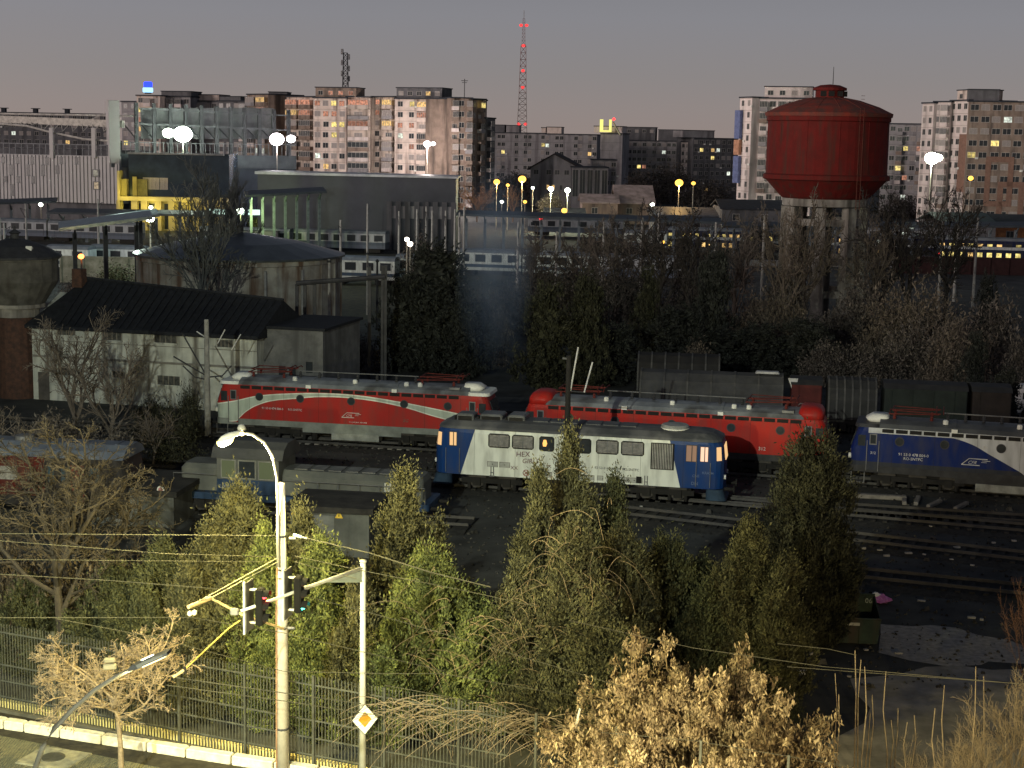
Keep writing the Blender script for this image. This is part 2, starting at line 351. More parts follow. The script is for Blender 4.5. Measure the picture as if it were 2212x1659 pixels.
block('shadowed recessed block with a dark blue roof house', 579, 619, 212, 458, 458, 2, 'grey', rows=9, seed=11, lit=.02, roofs=((.0, 1.0, 1.7, 'dgrey'),))
block('apartment block with two glowing orange loggia rows on top', 619, 677, 210, 448, 443, 2, 'tan', rows=10, seed=12, lit=.04, balc=(0, 1), lits={(0, 0): 'p', (1, 0): 'p', (0, 1): 'w', (1, 1): 'p'}, bpaint=PAL['brown'])
block('pink tan apartment block with four window columns under the lattice antenna', 677, 748, 212, 438, 436, 4, 'pink', rows=11, seed=13, lit=.02, ww=1.6, wh=1.5,
      lits={(2, 0): 'y', (0, 0): 'p', (1, 0): 's', (3, 0): 'p', (0, 1): 's', (1, 1): 'p', (2, 1): 'p', (3, 1): 's', (2, 2): 'y', (3, 2): 'y', (2, 3): 'y', (1, 6): 'w'}, roofs=((.02, 1.25, 2.9, 'brown', 'dppp'),))
block('apartment strip with stacked enclosed balconies, the top one glowing orange', 748, 800, 210, 437, 437, 1, 'tan', rows=11, seed=14, balc=(0,), lits={(0, 0): 'p', (0, 2): 'p', (0, 1): 's', (0, 3): 's'}, lit=.0)
block('narrow apartment strip with loggias left of the second penthouse', 803, 853, 210, 441, 437, 2, 'tan', rows=11, seed=15, balc=(1,), lits={(1, 0): 'w', (1, 1): 's', (1, 2): 'w', (0, 0): 'p', (0, 1): 'p'}, lit=.02)
block('apartment block with white balcony glazing under the dark penthouse', 853, 951, 214, 434, 430, 4, 'pink', rows=11, seed=16, balc=(2, 3), lit=.03, roofs=((.0, 1.0, 3.0, 'dgrey', 'sddw'),),
      lits={(0, 0): 'd', (1, 0): 'y', (2, 0): 'w', (3, 0): 'y', (2, 1): 'p', (3, 1): 'p', (2, 2): 's', (3, 2): 's', (0, 2): 'p', (1, 2): 'p', (3, 3): 'c', (3, 4): 'c'})
block('slim blank pink stair tower joining the two apartment wings', 951, 975, 213, 430, 427, 1, 'pink', rows=11, seed=17, lit=0, ww=.9)
block('tall brown apartment block with dark vertical loggia bays', 975, 1020, 212, 424, 426, 3, 'brown', rows=11, seed=18, lit=.04, balc=(0, 2), lits={(2, 0): 's'})
block('brown apartment wing turned to the right at the end of the tall group', 1020, 1052, 215, 426, 440, 3, 'brown', rows=11, seed=19, lit=.05, lits={(1, 0): 'y'}, balc=(1,))
block('lower dark step of the tall apartment group above the orange bush', 1052, 1070, 256, 436, 444, 2, 'dgrey', rows=8, seed=20, lit=.05, balc=(0,))
# --- middle distance blocks
block('long grey apartment block with three roof houses left of the centre', 1064, 1178, 287, 600, 598, 12, 'grey', rows=8, seed=21, lit=.02, slots='011001011001',
      roofs=((.03, .22, 2.9, 'dgrey'), (.25, .5, 2.8, 'grey'), (.92, 1.0, 2.2, 'pink')), lits={(9, 1): 'y', (11, 1): 'y', (2, 2): 'y', (4, 2): 's'})
block('grey apartment block continuing to the right behind the gabled house', 1178, 1290, 290, 597, 594, 11, 'grey', rows=8, seed=22, lit=.02, slots='10110011011', roofs=((.02, .3, 2.6, 'pink'),), lits={(0, 1): 'c', (5, 2): 'c', (9, 2): 'w'})
block('blank pale apartment gable below the yellow rooftop sign', 1298, 1345, 289, 570, 568, 3, 'grey', rows=7, seed=23, lit=0, slots='000', roofs=((-.35, .95, 2.6, 'white'),))
block('apartment block with two dark roof houses right of the yellow sign', 1345, 1472, 304, 620, 616, 12, 'grey', rows=8, seed=24, lit=.03, roofs=((.04, .55, 5.2, 'dgrey', 'dsds'), (.6, 1.0, 4.4, 'dgrey')), lits={(3, 3): 'y', (11, 3): 'w', (8, 1): 'c'})
block('narrow white panelled gable with paired small windows', 1472, 1498, 307, 590, 588, 3, 'white', rows=6, seed=25, lit=0, ww=1)
block('dark apartment block at the right end of the middle row', 1498, 1594, 299, 585, 592, 8, 'dgrey', rows=7, seed=26, lit=.05, roofs=((-.2, .5, 2.8, 'grey'),), lits={(4, 1): 'c', (3, 2): 'y', (6, 4): 'c'})
# --- right-hand blocks
def ad(t, L, h):
    b = MB(); b.box(-.6, 1.8, -1.0, -.2, h - 10, h - 3); b.build('panel', PAL['blue'], t); b = MB(); b.box(-.6, 1.8, -1.0, -.2, h - 14, h - 10.3); b.build('panel', mat('orange_panel', (.42, .22, .14), .7), t)
    b = MB(); b.box(-.6, 1.8, -1.0, -.2, h - 21, h - 14.3); b.build('panel', PAL['blue'], t)
    b = MB(); b.box(-2.4, 1.0, -1.8, -1.1, h - 47, h - 30); b.mi = 1; b.box(-2.0, .6, -1.86, -1.8, h - 43, h - 33.5); b.build('lit_sign', [PAL['white'], glow('orange_sign', (1, .38, .05), 1.6)], t)
block('tall pinkish white tower left of the red water tank, with coloured strip', 1599, 1625, 212, 400, 395, 2, 'white', rows=11, seed=27, lit=0, deco=ad, ww=1.1)
block('dark recessed bay between the pinkish white tower wings', 1625, 1641, 212, 399, 399, 1, 'dgrey', rows=10, seed=28, lit=0, slots='0')
block('pinkish tower wing with balconies directly behind the red tank', 1641, 1760, 213, 396, 393, 6, 'white', rows=11, seed=29, lit=0, balc=(0, 2, 4), roofs=((.08, .95, 2.9, 'white', 'dds'),))
block('grey balconied block between the red tank and the right towers', 1908, 2026, 268, 470, 466, 8, 'grey', rows=8, seed=30, lit=.02, balc=(2, 5), lits={(3, 2): 'y', (2, 4): 'y', (0, 4): 'y'})
def frames(t, L, h):
    for (fx, w, z0, z1) in ((.30, .42, 13, 25), (.5, .4, 19, 32)):
        m = MB(); x = L * fx; W_ = L * w
        for b in ((x, x + W_, h - z0 - 1.3, h - z0), (x, x + W_, h - z1, h - z1 + 1.3), (x, x + 1.3, h - z1 + 1.3, h - z0 - 1.3), (x + W_ - 1.3, x + W_, h - z1 + 1.3, h - z0 - 1.3)): m.box(b[0], b[1], -.12, -.02, b[2], b[3])
        m.build('painted_band', PAL['rust'], t)
block('pale stepped tower wing left of the orange framed tower', 1993, 2018, 224, 400, 396, 2, 'white', rows=11, seed=31, lit=0, ww=1.1)
block('pale tower wing with a dark vertical slot on the right', 2018, 2054, 221, 397, 394, 2, 'white', rows=11, seed=32, lit=.0, balc=(1,), ww=1.2)
block('bright left facing end of the orange framed tower', 2054, 2094, 219, 396, 388, 3, 'white', rows=11, seed=33, lit=.0, deco=lambda t, L, h: MB().box(L * .6, L - .1, -.12, -.02, h - 22, h - 8).build('painted_band', PAL['rust'], t), roofs=((.1, 1.0, 2.6, 'pink', 'dd'),))
block('dark brownish tower with orange square frames at the right edge', 2094, 2240, 220, 387, 385, 6, 'brown', rows=11, seed=34, lit=.03, deco=frames, ww=2.0, roofs=((.0, .45, 2.9, 'dgrey'),), lits={(3, 3): 's', (2, 3): 'y', (0, 4): 'y', (3, 1): 'c', (2, 2): 'd'})
# --- houses in front of the middle row
p, q = A(1144, 395, 480), A(1258, 395, 478); a, L = frame(p, q); hh = A(1144, 362, 480).z
t = thing('gabled_house', 'grey house with a wide dark gable among the trees', 'house', (p.x, p.y, 0), a)
ap = A(1196, 331, 480).z
MB().prism([(0.2, -.2), (L - .2, -.2), (L - .2, hh), (L * .46, ap - .4), (.2, hh)], 0, 14).build('wall', PAL['grey'], t)
r = MB(); r.loft([[(-.8, y, hh - .3), (L * .46, y, ap), (L + .8, y, hh - .3), (L + .8, y, hh - .75), (L * .46, y, ap - .4), (-.8, y, hh - .75)] for y in (-.6, 14.5)]); r.build('roof', mat('dark_tile', (.045, .038, .036), .9, sc=3), t)
for x, z in ((.12, .0), (.36, 0), (.52, 0), (.7, 0)): put('window', wmesh(1.5, 1.5, 'd'), t, (L * x, -.0, hh - 2.0))
for x in (.35, .45, .6): put('window', wmesh(.9, 1.6, 'w' if x < .5 else 'd'), t, (L * x, 0, hh - 6.6))
block('grey civic building with tall dark windows behind the bare trees', 1236, 1314, 362, 470, 470, 5, 'grey', rows=1, wh=8, ww=2.6, sh=9, lit=0, seed=41, name='office_building', cat='building', group=None, lits={(c, 0): 'd' for c in range(5)})
block('plain grey building with one small lit window beside the tall windowed hall', 1280, 1332, 346, 500, 500, 4, 'grey', rows=3, lit=.0, seed=42, name='office_building', cat='building', group=None, lits={(1, 2): 'y'})
def slope_roof(label, x0, x1, ye, yr, Y, wallm, roofm, dep=14, steps=((0, 1),), name='shed_building'):
    p, q = A(x0, ye, Y), A(x1, ye, Y); a, L = frame(p, q); t = thing(name, label, 'building', (p.x, p.y, 0), a); h = p.z; hr = A(x0, yr, Y + dep / 2).z
    MB().box(0, L, 0, dep, -.2, h).build('wall', wallm, t)
    m = MB(); m.loft([[(x, -.6, h - .1), (x, dep / 2, hr), (x, dep + .6, h - .1), (x, dep + .6, h - .35), (x, dep / 2, hr - .3), (x, -.6, h - .35)] for x in (-.5, L + .5)]); m.build('roof', roofm, t)
    for i in range(int(L / 6)): put('window', wmesh(1.5, 1.5, 'd'), t, (3 + i * 6, 0, max(1, h - 2.8)))
    return t
pale = mat('patchy_pale_roof', (.42, .34, .32), .9, c2=(.20, .16, .15), sc=.5)
slope_roof('low house with a patchy pale lower roof left of the larger pale roof', 1258, 1335, 436, 418, 380, PAL['brown'], pale)
slope_roof('larger house with a blotchy pale pink roof behind bare branches', 1333, 1412, 437, 399, 384, PAL['brown'], pale, 20)
slope_roof('low shop building under the tall amber street lamps', 1180, 1262, 462, 448, 352, PAL['rust'], PAL['roof'])
slope_roof('long dark shed behind the double deck trains on the right', 2038, 2152, 482, 458, 300, PAL['dgrey'], mat('green_metal_roof', (.05, .075, .07), .6), 18)
tt = slope_roof('orange lit brick building at the far right behind the trains', 2150, 2240, 484, 462, 310, mat('orange_brick', (.42, .18, .08), .9, sc=3), PAL['roof'], 14)
slope_roof('dark flat storage building at the foot of the middle blocks', 1416, 1600, 462, 446, 340, PAL['dgrey'], mat('bluish_sheet_roof', (.12, .13, .16), .6, sc=1), 16)
slope_roof('dark rail depot building left of the water tower legs', 1560, 1700, 448, 430, 335, PAL['dgrey'], PAL['roof'], 16)
# --- radio mast, antennas, rooftop signs
p = A(1127, 300, 1400); top = A(1127, 40, 1400).z
t = thing('radio_tower', 'tall slender lattice radio mast with red aviation lights', 'radio tower', (p.x, p.y, 0))
def lattice(m, prof, n):
    zs = [prof[0][0] + (prof[-1][0] - prof[0][0]) * i / n for i in range(n + 1)]
    def w(z):
        for (a, b), (c, d) in zip(prof, prof[1:]):
            if a <= z <= c: return b + (d - b) * (z - a) / (c - a)
        return prof[-1][1]
    rr = max(.06, prof[0][1] * .045)
    for z0, z1 in zip(zs, zs[1:]):
        a, b = w(z0), w(z1); k = [(-1, -1), (1, -1), (1, 1), (-1, 1)]
        for i in range(4):
            (x, y), (X, Y) = k[i], k[(i + 1) % 4]
            m.tube([(x * a, y * a, z0), (x * b, y * b, z1)], rr * 1.5, 4); m.tube([(x * a, y * a, z0), (X * b, Y * b, z1)], rr, 3); m.tube([(X * a, Y * a, z0), (x * b, y * b, z1)], rr, 3); m.tube([(x * b, y * b, z1), (X * b, Y * b, z1)], rr, 3)
mast = mat('faded_mast_paint', (.28, .16, .15), .7); mast2 = mat('pale_mast_paint', (.34, .31, .30), .7)
segs = [(0, 5.5), (25, 4.3), (60, 3.1), (100, 2.2), (top - 22, 1.5), (top, .9)]
for i in range(len(segs) - 1):
    m = MB(); lattice(m, [segs[i], segs[i + 1]], 7); m.build('lattice_section', mast if i % 2 == 0 else mast2, t)
MB().tube([(0, 0, top), (0, 0, top + 7)], .25, 6).build('aerial', mast2, t)
REDL = glow('red_aviation_light', (1, .05, .05), 1.6)
for yy in (55, 99, 153, 189, 268):
    z = A(1127, yy, 1400).z
    for sx in ((-1, 1) if yy in (55, 268) else (0,)):
        m = MB(); m.lathe([(.5, z - 1.2), (1.5, z - .6), (1.5, z + .6), (.5, z + 1.2)], 8, sx * (2.4 if yy == 55 else 3), -2.2); m.build('warning_light', REDL, t)
p = A(742, 190, 445); t = thing('lattice_antenna', 'dark lattice antenna tower standing on the apartment roof', 'antenna', (p.x, p.y + 5, p.z)); H2 = A(742, 112, 445).z - p.z
m = MB(); lattice(m, [(0, .75), (H2, .55)], 7); m.build('lattice', DSTEEL, t)
for z, s in ((2, 1), (3.4, -1), (4.8, 1), (6.4, -1), (8, 1), (9.4, -1)):
    m = MB(); m.bbox(s * .9 - .35, s * .9 + .35, -.5, .3, z, z + 1.5, .08); m.build('panel_antenna', mat('antenna_grey', (.2, .2, .21)), t)
p = A(1002, 212, 430); t = thing('roof_aerial', 'thin roof aerial with a crossbar on the brown block', 'antenna', (p.x, p.y + 4, p.z + .35))
m = MB(); hq = A(1002, 172, 430).z - p.z; m.tube([(0, 0, 0), (0, 0, hq)], .12, 5); m.tube([(-.9, 0, hq - .5), (.9, 0, hq - .5)], .09, 4); m.tube([(-.7, 0, hq - 1), (.7, 0, hq - 1)], .07, 4); m.build('mast', STEEL, t)
p = A(318, 205, 482); t = thing('rooftop_sign', 'blue and white illuminated sign on an apartment roof', 'sign', (p.x, p.y + 1, p.z + .36))
m = MB(); m.bbox(-1.3, 1.3, 0, .5, 1.9, 3.6, .3); m.build('upper_face', glow('blue_sign', (.02, .05, 1), 2.4), t)
m = MB(); m.bbox(-1.6, 1.5, -.1, .5, .4, 1.85, .2); m.build('lower_face', glow('pale_blue_sign', (.35, .7, 1), 1.8), t)
MB().box(-1, 1, .1, .3, 0, .42).build('stand', DSTEEL, t)
p = A(1309, 280, 566); t = thing('rooftop_sign', 'yellow lit U shaped rooftop sign with slanting stays', 'sign', (p.x, p.y + 2, p.z - .8)); YS = glow('yellow_sign', (1, .95, .25), 1.1)
m = MB(); w = 2.1; m.box(-w, -w + 1.2, 0, .4, 0, 4.4); m.box(w - .9, w, 0, .4, 0, 4.4); m.box(-w + 1.2, w - .9, 0, .4, 0, .6); m.build('face', YS, t)
MB().tube([(w + .4, 0, 3.6), (w + 3.2, 0, -1)], .3, 4).build('stay', mat('pale_sign_stay', (.6, .6, .4)), t)
m = MB(); m.lathe([(.2, 4.0), (.65, 4.5), (.2, 5.1)], 8, w + .7, 0); m.build('red_light', glow('red_roof_light', (1, .05, .05), 3), t)
# --- street lamps and floodlights beyond the station
def slamp(label, x, y, Y, r, mt, pole=True, power=0, col=(1, .6, .2), group='distant street lamps', double=False, name='street_lamp'):
    p = A(x, y, Y); t = thing(name, label, 'street lamp' if name == 'street_lamp' else 'floodlight', (p.x, p.y, 0), 0, group)
    if pole: MB().tube([(0, .15, 0), (0, .15, p.z + .1)], .14, 6, .08).build('pole', mat('lamp_pole', (.36, .33, .28), .7), t)
    m = MB(); m.lathe([(r * math.cos(k * PI / 10) + .001, p.z + r * .85 * math.sin(k * PI / 10)) for k in range(-5, 6)], 20); m.build('lamp_head', mt, t, True)
    if double: m = MB(); m.lathe([(r * .62 * math.cos(k * PI / 10) + .001, p.z + r * .1 + r * .5 * math.sin(k * PI / 10)) for k in range(-5, 6)], 20, double); m.build('lamp_head', mt, t, True)
    if power: lamp('bulb', (0, -.3, p.z - r), power, col, .4, t)
    return t
slamp('amber street lamp on a tall pole at the left of the lamp row', 1073, 393, 350, .7, LAMPY, power=1800)
slamp('tall amber street lamp beside the orange lit tree', 1128, 387, 345, .85, LAMPY, power=2600)
slamp('amber street lamp standing alone among the trees on the right', 1467, 395, 350, .9, LAMPY, power=2000)
for i, (x, y, r, mt, lb) in enumerate(((1097, 400, .4, LAMPY, 'small warm lamp between the two tall amber lamps'), (1151, 406, .35, LAMPW, 'tiny white lamp right of the tallest amber lamp'), (1190, 408, .6, LAMPW, 'round white lamp over the bushy lit tree'),
     (1226, 411, .6, LAMPW, 'round white lamp right of the lit bushy tree'), (1498, 396, .45, LAMPY, 'small amber lamp just right of the lone amber street lamp'), (1409, 442, .45, LAMPW, 'white lamp under the patchy pale roof'),
     (1084, 436, .35, LAMPW, 'tiny white lamp low beside the left amber pole'), (1134, 436, .4, LAMPY, 'small amber lamp halfway down the tall pole'), (1219, 455, .6, LAMPY, 'yellow lamp near the ground by the shop'), (2097, 385, .55, LAMPY, 'amber lamp at the foot of the right hand tower'),
     (1168, 472, .35, REDL, 'red signal light above the platform roof'), (1432, 523, .3, LAMPY, 'small orange lamp over the coaches behind bare trees'))):
    slamp(lb, x, y, 350 - i * 2 if y < 500 else 240, r, mt, power=(5000 if i in (2, 3) else 0), col=(.9, 1, .7))
slamp('cluster of very bright greenish floodlights over the stadium wall', 395, 290, 330, 1.9, glow('floodlight_glare', (.85, 1, .8), 40), power=1100, col=(.75, 1, .72), name='floodlight', group='floodlights', double=-3.0)
slamp('pair of white rounded floodlights before the brown apartment tower', 598, 301, 335, 1.5, glow('floodlight_white', (1, .93, .96), 30), power=2200, col=(1, .88, .95), name='floodlight', group='floodlights', double=3.0)
slamp('bright greenish floodlights in front of the grey block on the right', 2013, 342, 345, 1.5, glow('floodlight_right', (.9, 1, .75), 30), power=9000, col=(.85, 1, .75), name='floodlight', group='floodlights', double=1.4)
slamp('white light cluster on a mast before the pink balconied block', 923, 311, 400, .9, glow('floodlight_small', (1, .9, .9), 14), power=60000, col=(1, .86, .80), name='floodlight', group='floodlights', double=1.5)
# ================================================================ STADIUM, HALL, STATION
CLAD = mat('pale_ribbed_cladding', (.47, .46, .46), .6, var=.05, sc=.4)
GREYM = mat('grey_stand_steel', (.20, .21, .225), .7)
Y0 = 340
p, q = A(-45, 331, 346), A(257, 334, 336); a, L = frame(p, q); zt = p.z; zb = A(100, 436, 340).z
t = thing('stadium_stand', 'pale ribbed stadium stand with narrow vertical slot windows', 'stadium', (p.x, p.y, 0), a)
m = MB(); m.box(0, L, 0, 22, zb, zt); n = int(L / .9)
for i in range(n): m.box(L * (i + .1) / n, L * (i + .55) / n, -.18, -.003, zb, zt - .1)
m.build('cladding', CLAD, t); MB().box(1, L - 1, 1.5, 20, -.2, zb).build('lower_wall', PAL['dgrey'], t)
def sx(x): return L * (x + 45) / 302
for x, y0, y1 in ((8, 340, 352), (40, 340, 353), (72, 340, 354), (104, 340, 355), (135, 340, 353), (168, 340, 354), (25, 357, 378), (63, 357, 379), (95, 357, 379), (126, 358, 374), (12, 382, 393), (41, 382, 395), (73, 382, 396), (26, 400, 423)):
    m = MB(); z1, z0 = A(x, y0, 341).z, A(x, y1, 341).z; m.box(sx(x) - .42, sx(x) + .42, -.22, -.19, z0, z1); m.mi = 1; m.box(sx(x) - .5, sx(x) + .5, -.26, -.22, z0 - .1, z0); m.box(sx(x) - .5, sx(x) + .5, -.26, -.22, z1, z1 + .1); m.build('slot_window', [GLASS, GREYM], t)
for x, y0, y1, k in ((208, 367, 380, COOL), (209, 393, 407, WARM)):
    m = MB(); z1, z0 = A(x, y0, 340).z, A(x, y1, 340).z; m.mi = 1; m.box(sx(x) - .8, sx(x) + .8, -.22, -.19, z0 - .2, z1 + .2); m.mi = 0; m.box(sx(x) - .5, sx(x) + .5, -.25, -.221, z0, z1); m.build('lit_window', [mat('dim_' + k.name, (.5, .42, .3), em=(.75, .7, .55) if k is COOL else (.8, .62, .4), es=.7), GLASS], t)
# railing on top
m = MB(); zr = zt + 2.4; m.box(0, L, .1, .25, zr - .2, zr)
for i in range(int(L / 1.5)): m.box(i * 1.5, i * 1.5 + .16, .1, .25, zt, zr - .2)
m.build('railing', GREYM, t)
MB().box(0.2, L - .2, 4, 14, zt, zt + 1.2).build('seating_tier', PAL['dgrey'], t)
# roof trusses and posts
m = MB(); z1 = A(0, 258, 342).z; z2 = A(257, 268, 338).z
m.bar((0, 2, z1 + .2), (L, 2, z2), .9, 1.5); m.build('roof_beam', mat('pale_roof_beam', (.5, .47, .43), .6), t)
m = MB(); m.tube([(0, 6, A(0, 245, 348).z), (L, 6, A(257, 250, 344).z)], .22, 6); m.tube([(0, .5, A(0, 264, 341).z), (sx(60), .5, A(60, 272, 341).z), (sx(105), .5, A(105, 284, 341).z), (sx(180), .5, A(180, 300, 341).z), (sx(257), .5, A(257, 306, 340).z)], .22, 6)
for x in range(-30, 240, 22):
    m.tube([(sx(x), 2, A(x, 262, 341).z), (sx(x + 11), .6, A(x + 11, 284 if x > 60 else 270, 341).z), (sx(x + 22), 2, A(x + 22, 264, 341).z)], .1, 4)
m.tube([(sx(175), 3, A(175, 262, 341).z), (sx(243), 3, A(243, 232, 341).z)], .12, 4); m.tube([(sx(215), 3, A(215, 262, 341).z), (sx(243), 3, A(243, 242, 341).z)], .12, 4)
m.build('roof_truss', mat('white_truss_steel', (.5, .48, .45), .5), t)
for x in (116, 206):
    MB().box(sx(x) - .45, sx(x) + .45, -.5, .09, A(x, 331, 340).z - 1, A(x, 276, 340).z).build('roof_post', CLAD, t)
# pylon + second stand, seen running away to the right
p2, q2 = A(240, 332, 336), A(640, 334, 352); a2, L2 = frame(p2, q2)
t = thing('stadium_stand', 'long grey stadium stand of tall pylons behind the bright floodlights', 'stadium', (p2.x, p2.y, 0), a2)
def s2(x): return L2 * (x - 240) / 400
zt = p2.z; zw = A(300, 362, 337).z
MB().box(0, L2, 0, 3, zw, zt).build('parapet_wall', mat('grey_stand_wall', (.11, .125, .14), .8, sc=.3), t)
MB().box(s2(300), L2, .4, 24, -.2, zw).build('wall', mat('dark_blue_wall', (.06, .075, .10), .6, sc=.3), t)
m = MB(); zr = zt + 2.5; m.box(0, L2, .1, .25, zr - .15, zr)
for i in range(int(L2 / 1.0)): m.box(i * 1.0, i * 1.0 + .13, .1, .25, zt, zr - .15)
m.build('railing', GREYM, t)
m = MB(); m.box(s2(238) - .2, s2(258), -.6, 3.4, zt - 2, A(248, 217, 337).z); m.build('end_pylon', CLAD, t)
for i, x in enumerate((295, 332, 367, 400, 433, 466, 497, 527, 560, 592, 625)):
    Y = 337 + i * 1.3; zt1 = A(x, 221 + i * 1.6, Y).z
    m = MB(); m.box(s2(x) - .35, s2(x) + .35, .3, 1.4, zt, zt1); m.bar((s2(x), .8, zt + 3), (s2(x) - 2.6, 3.5, zt1 - 4), .2, .2); m.build('pylon', mat('dark_pylon', (.10, .105, .115), .7), t)
    if i: [MB().box(s2(x) - 3.1, s2(x) - .36, .5, .8, zt1 - dz, zt1 - dz + .35).build('cross_beam', GREYM, t) for dz in (1.4, 4.6)]
for i in range(9):
    x = 312 + i * 33; Y = 339 + i
    MB().box(s2(x), s2(x) + 2.6, 5, 5.4, A(x, 300, Y).z, A(x, 232, Y).z).build('back_panel', mat('grey_panel', (.27, .275, .29), .8, sc=.5), t)
# yellow lit entrance building
Y = 326; p, q = A(257, 440, Y), A(492, 440, Y); a, L3 = frame(p, q)
YW = mat('yellow_render', (.50, .43, .20), .8, sc=.5, var=.1)
t = thing('entrance_building', 'yellow lit entrance building with a dark blue glass upper front', 'building', (p.x, p.y, 0), a)
def s3(x): return L3 * (x - 257) / 235
def z3(y): return A(340, y, Y).z
MB().box(s3(274), L3, 2, 12, -.2, z3(331)).build('wall', mat('blue_black_glazing', (.025, .04, .06), .25, sc=.4), t)
m = MB(); m.box(0, s3(262), -1.2, 1.9, .0, z3(370)); m.box(s3(262), L3, -1.2, 1.9, z3(434), z3(425)); m.box(s3(263), s3(274), 0, 1.9, z3(424), z3(388)); m.build('yellow_frame', YW, t)
MB().box(s3(274), s3(482), 1.2, 1.9, z3(334), z3(330)).build('cornice', GREYM, t)
m = MB(); m.box(s3(283), s3(292), 1.6, 1.99, z3(424), z3(383)); m.mi = 1; m.box(s3(293), s3(315), 1.7, 1.99, z3(424), z3(388)); m.build('entrance_panel', [YW, mat('dim_yellow_glass', (.2, .18, .07), .4)], t)
for x in (314, 331, 350):
    put('window', wmesh(1.7, 2.4, 's', 1), t, (s3(x), 1.98, z3(410)))
for x in (260, 292, 313, 343, 372, 400, 425, 448): MB().box(s3(x) - .7, s3(x) + .6, -.6, .1, 0, z3(434)).build('column', YW, t)
m = MB(); m.box(s3(295), L3, .12, 1.9, 0, z3(434)); m.build('shop_front', mat('yellow_shop_front', (.5, .43, .2), .7, sc=.8, var=.3), t)
for x in (300, 322, 355, 385, 412): m = MB(); m.box(s3(x), s3(x) + 1.6, .02, .115, .3, z3(440)); m.build('door', GLASS, t)
for i, (x, y, pw) in enumerate(((290, 405, 260), (320, 452, 480), (390, 450, 420), (262, 420, 260))):
    pp = A(x, y, Y - 3.5); lamp('yellow_facade_light', pp, pw, (1, .82, .15), .3, None)
# big grey hall
p, q = A(556, 398, 262), A(985, 385, 290)
Yh = 282; p, q = A(556, 376, Yh), A(985, 386, Yh); a, L = frame(p, q)
t = thing('industrial_hall', 'large dark grey hall with a thin pale roof edge below the apartment towers', 'hall', (p.x, p.y, 0), a)
h = q.z; hz = p.z
m = MB(); m.loft([[(0, 0, z0), (L, 0, z1), (L, 12, z1), (0, 12, z0)] for z0, z1 in ((-.2, -.2), (hz, h))]); m.build('wall', mat('grey_hall_sheeting', (.070, .074, .090), .55, sc=.25, var=.12), t)
m = MB(); m.loft([[(-.4, -.5, z0), (L + .4, -.5, z1), (L + .4, 12.5, z1), (-.4, 12.5, z0)] for z0, z1 in ((hz + .01, h + .01), (hz + .5, h + .35))]); m.build('roof', mat('pale_roof_sheet', (.5, .52, .55), .5, sc=.4), t)
for i in range(8):
    x = L * (.665 + i * .0465); m = MB(); m.box(x - .45, x + .45, -.35, -.003, 0, h - 4.2); m.build('pilaster', PAL['dgrey'], t)
for i in range(7):
    x = L * (.665 + (i + .5) * .0465); m = MB(); m.box(x - .9, x + .9, -.12, -.003, h - 7.2, h - 5.0); m.build('wall_panel', PAL['grey'], t)
# platform canopy with pillars (left of the hall)
def canopy(label, x0, x1, ya, yb, Y, wd, m1, m2, npil, pale=False):
    p, q = A(x0, ya, Y), A(x1, yb, Y + (3 if yb < ya else -3)); a, L = frame(p, q); t = thing('platform_canopy', label, 'platform canopy', (p.x, p.y, 0), a, 'platform canopies')
    m = MB(); m.loft([[(0, 0, p.z), (L, 0, q.z), (L, wd, q.z + .5), (0, wd, p.z + .5)], [(0, 0, p.z + .35), (L, 0, q.z + .35), (L, wd, q.z + .85), (0, wd, p.z + .85)]]); m.build('roof', m1, t)
    for i in range(npil):
        x = L * (i + .5) / npil; z = p.z + (q.z - p.z) * x / L
        m = MB(); m.box(x - .22, x + .22, wd * .45, wd * .45 + .4, 0, z - .5); m.bar((x, wd * .5, z - 1.2), (x, .4, z - .05), .2, .2); m.build('pillar', m2, t)
    return t
canopy('rising dark canopy with pillars in front of the grey hall', 532, 706, 426, 417, 262, 6, mat('dark_canopy', (.04, .05, .06), .5), mat('grey_pillar', (.10, .12, .14), .6), 7)
canopy('long dark canopy roof behind the round tank', 100, 560, 462, 470, 285, 5, MT['dark_canopy'], MT['grey_pillar'], 9)
canopy('dark sloping canopy above the left coaches', -40, 122, 443, 438, 300, 5, MT['dark_canopy'], MT['grey_pillar'], 4)
canopy('long low platform roof running behind the bare trees', 985, 1560, 466, 484, 268, 4, MT['dark_canopy'], MT['grey_pillar'], 14)
canopy('low platform roof behind the double deck trains', 1560, 2230, 492, 492, 275, 4, MT['dark_canopy'], MT['grey_pillar'], 12)
canopy('wet shining canopy roof sloping up beside the small brick tower', 128, 330, 500, 474, 168, 3.4, mat('wet_sheet_roof', (.25, .29, .29), .22, .5), mat('dark_gantry', (.03, .033, .035), .6), 3)
canopy('second shining canopy roof just behind the first', 190, 345, 490, 468, 190, 3, MT['wet_sheet_roof'], MT['dark_gantry'], 2)
lamp('platform_light', A(250, 455, 196) + Vector((0, 0, 2)), 4200, (.8, 1, .85), .3)
lamp('platform_light', A(545, 462, 262), 2600, (.75, 1, .35), .3)
lamp('platform_light', A(470, 400, 215), 5000, (.75, .95, 1), .5)
for lb, x, y, Y, r, mt in (('white platform lamp at the end of the shining canopy', 324, 472, 200, .55, LAMPW), ('bright platform lamp left of the yellow green trees', 519, 455, 264, .6, LAMPW), ('tiny white lamp under the stadium wall at the far left', 88, 442, 300, .4, LAMPW), ('small white lamp by the yellow building door', 326, 448, 322, .4, LAMPW),
                            ('warm white lamp on a mast above the bushy dark tree', 879, 517, 190, .30, glow('warm_white_lamp', (1, .85, .7), 9)), ('second warm white lamp below the first on the same spot', 886, 527, 188, .34, glow('warm_white_lamp', (1, .85, .7), 9)), ('orange red signal light beside the white coach', 175, 554, 150, .28, glow('orange_signal', (1, .22, .04), 9))):
    slamp(lb, x, y, Y, r, mt, group='platform lamps')
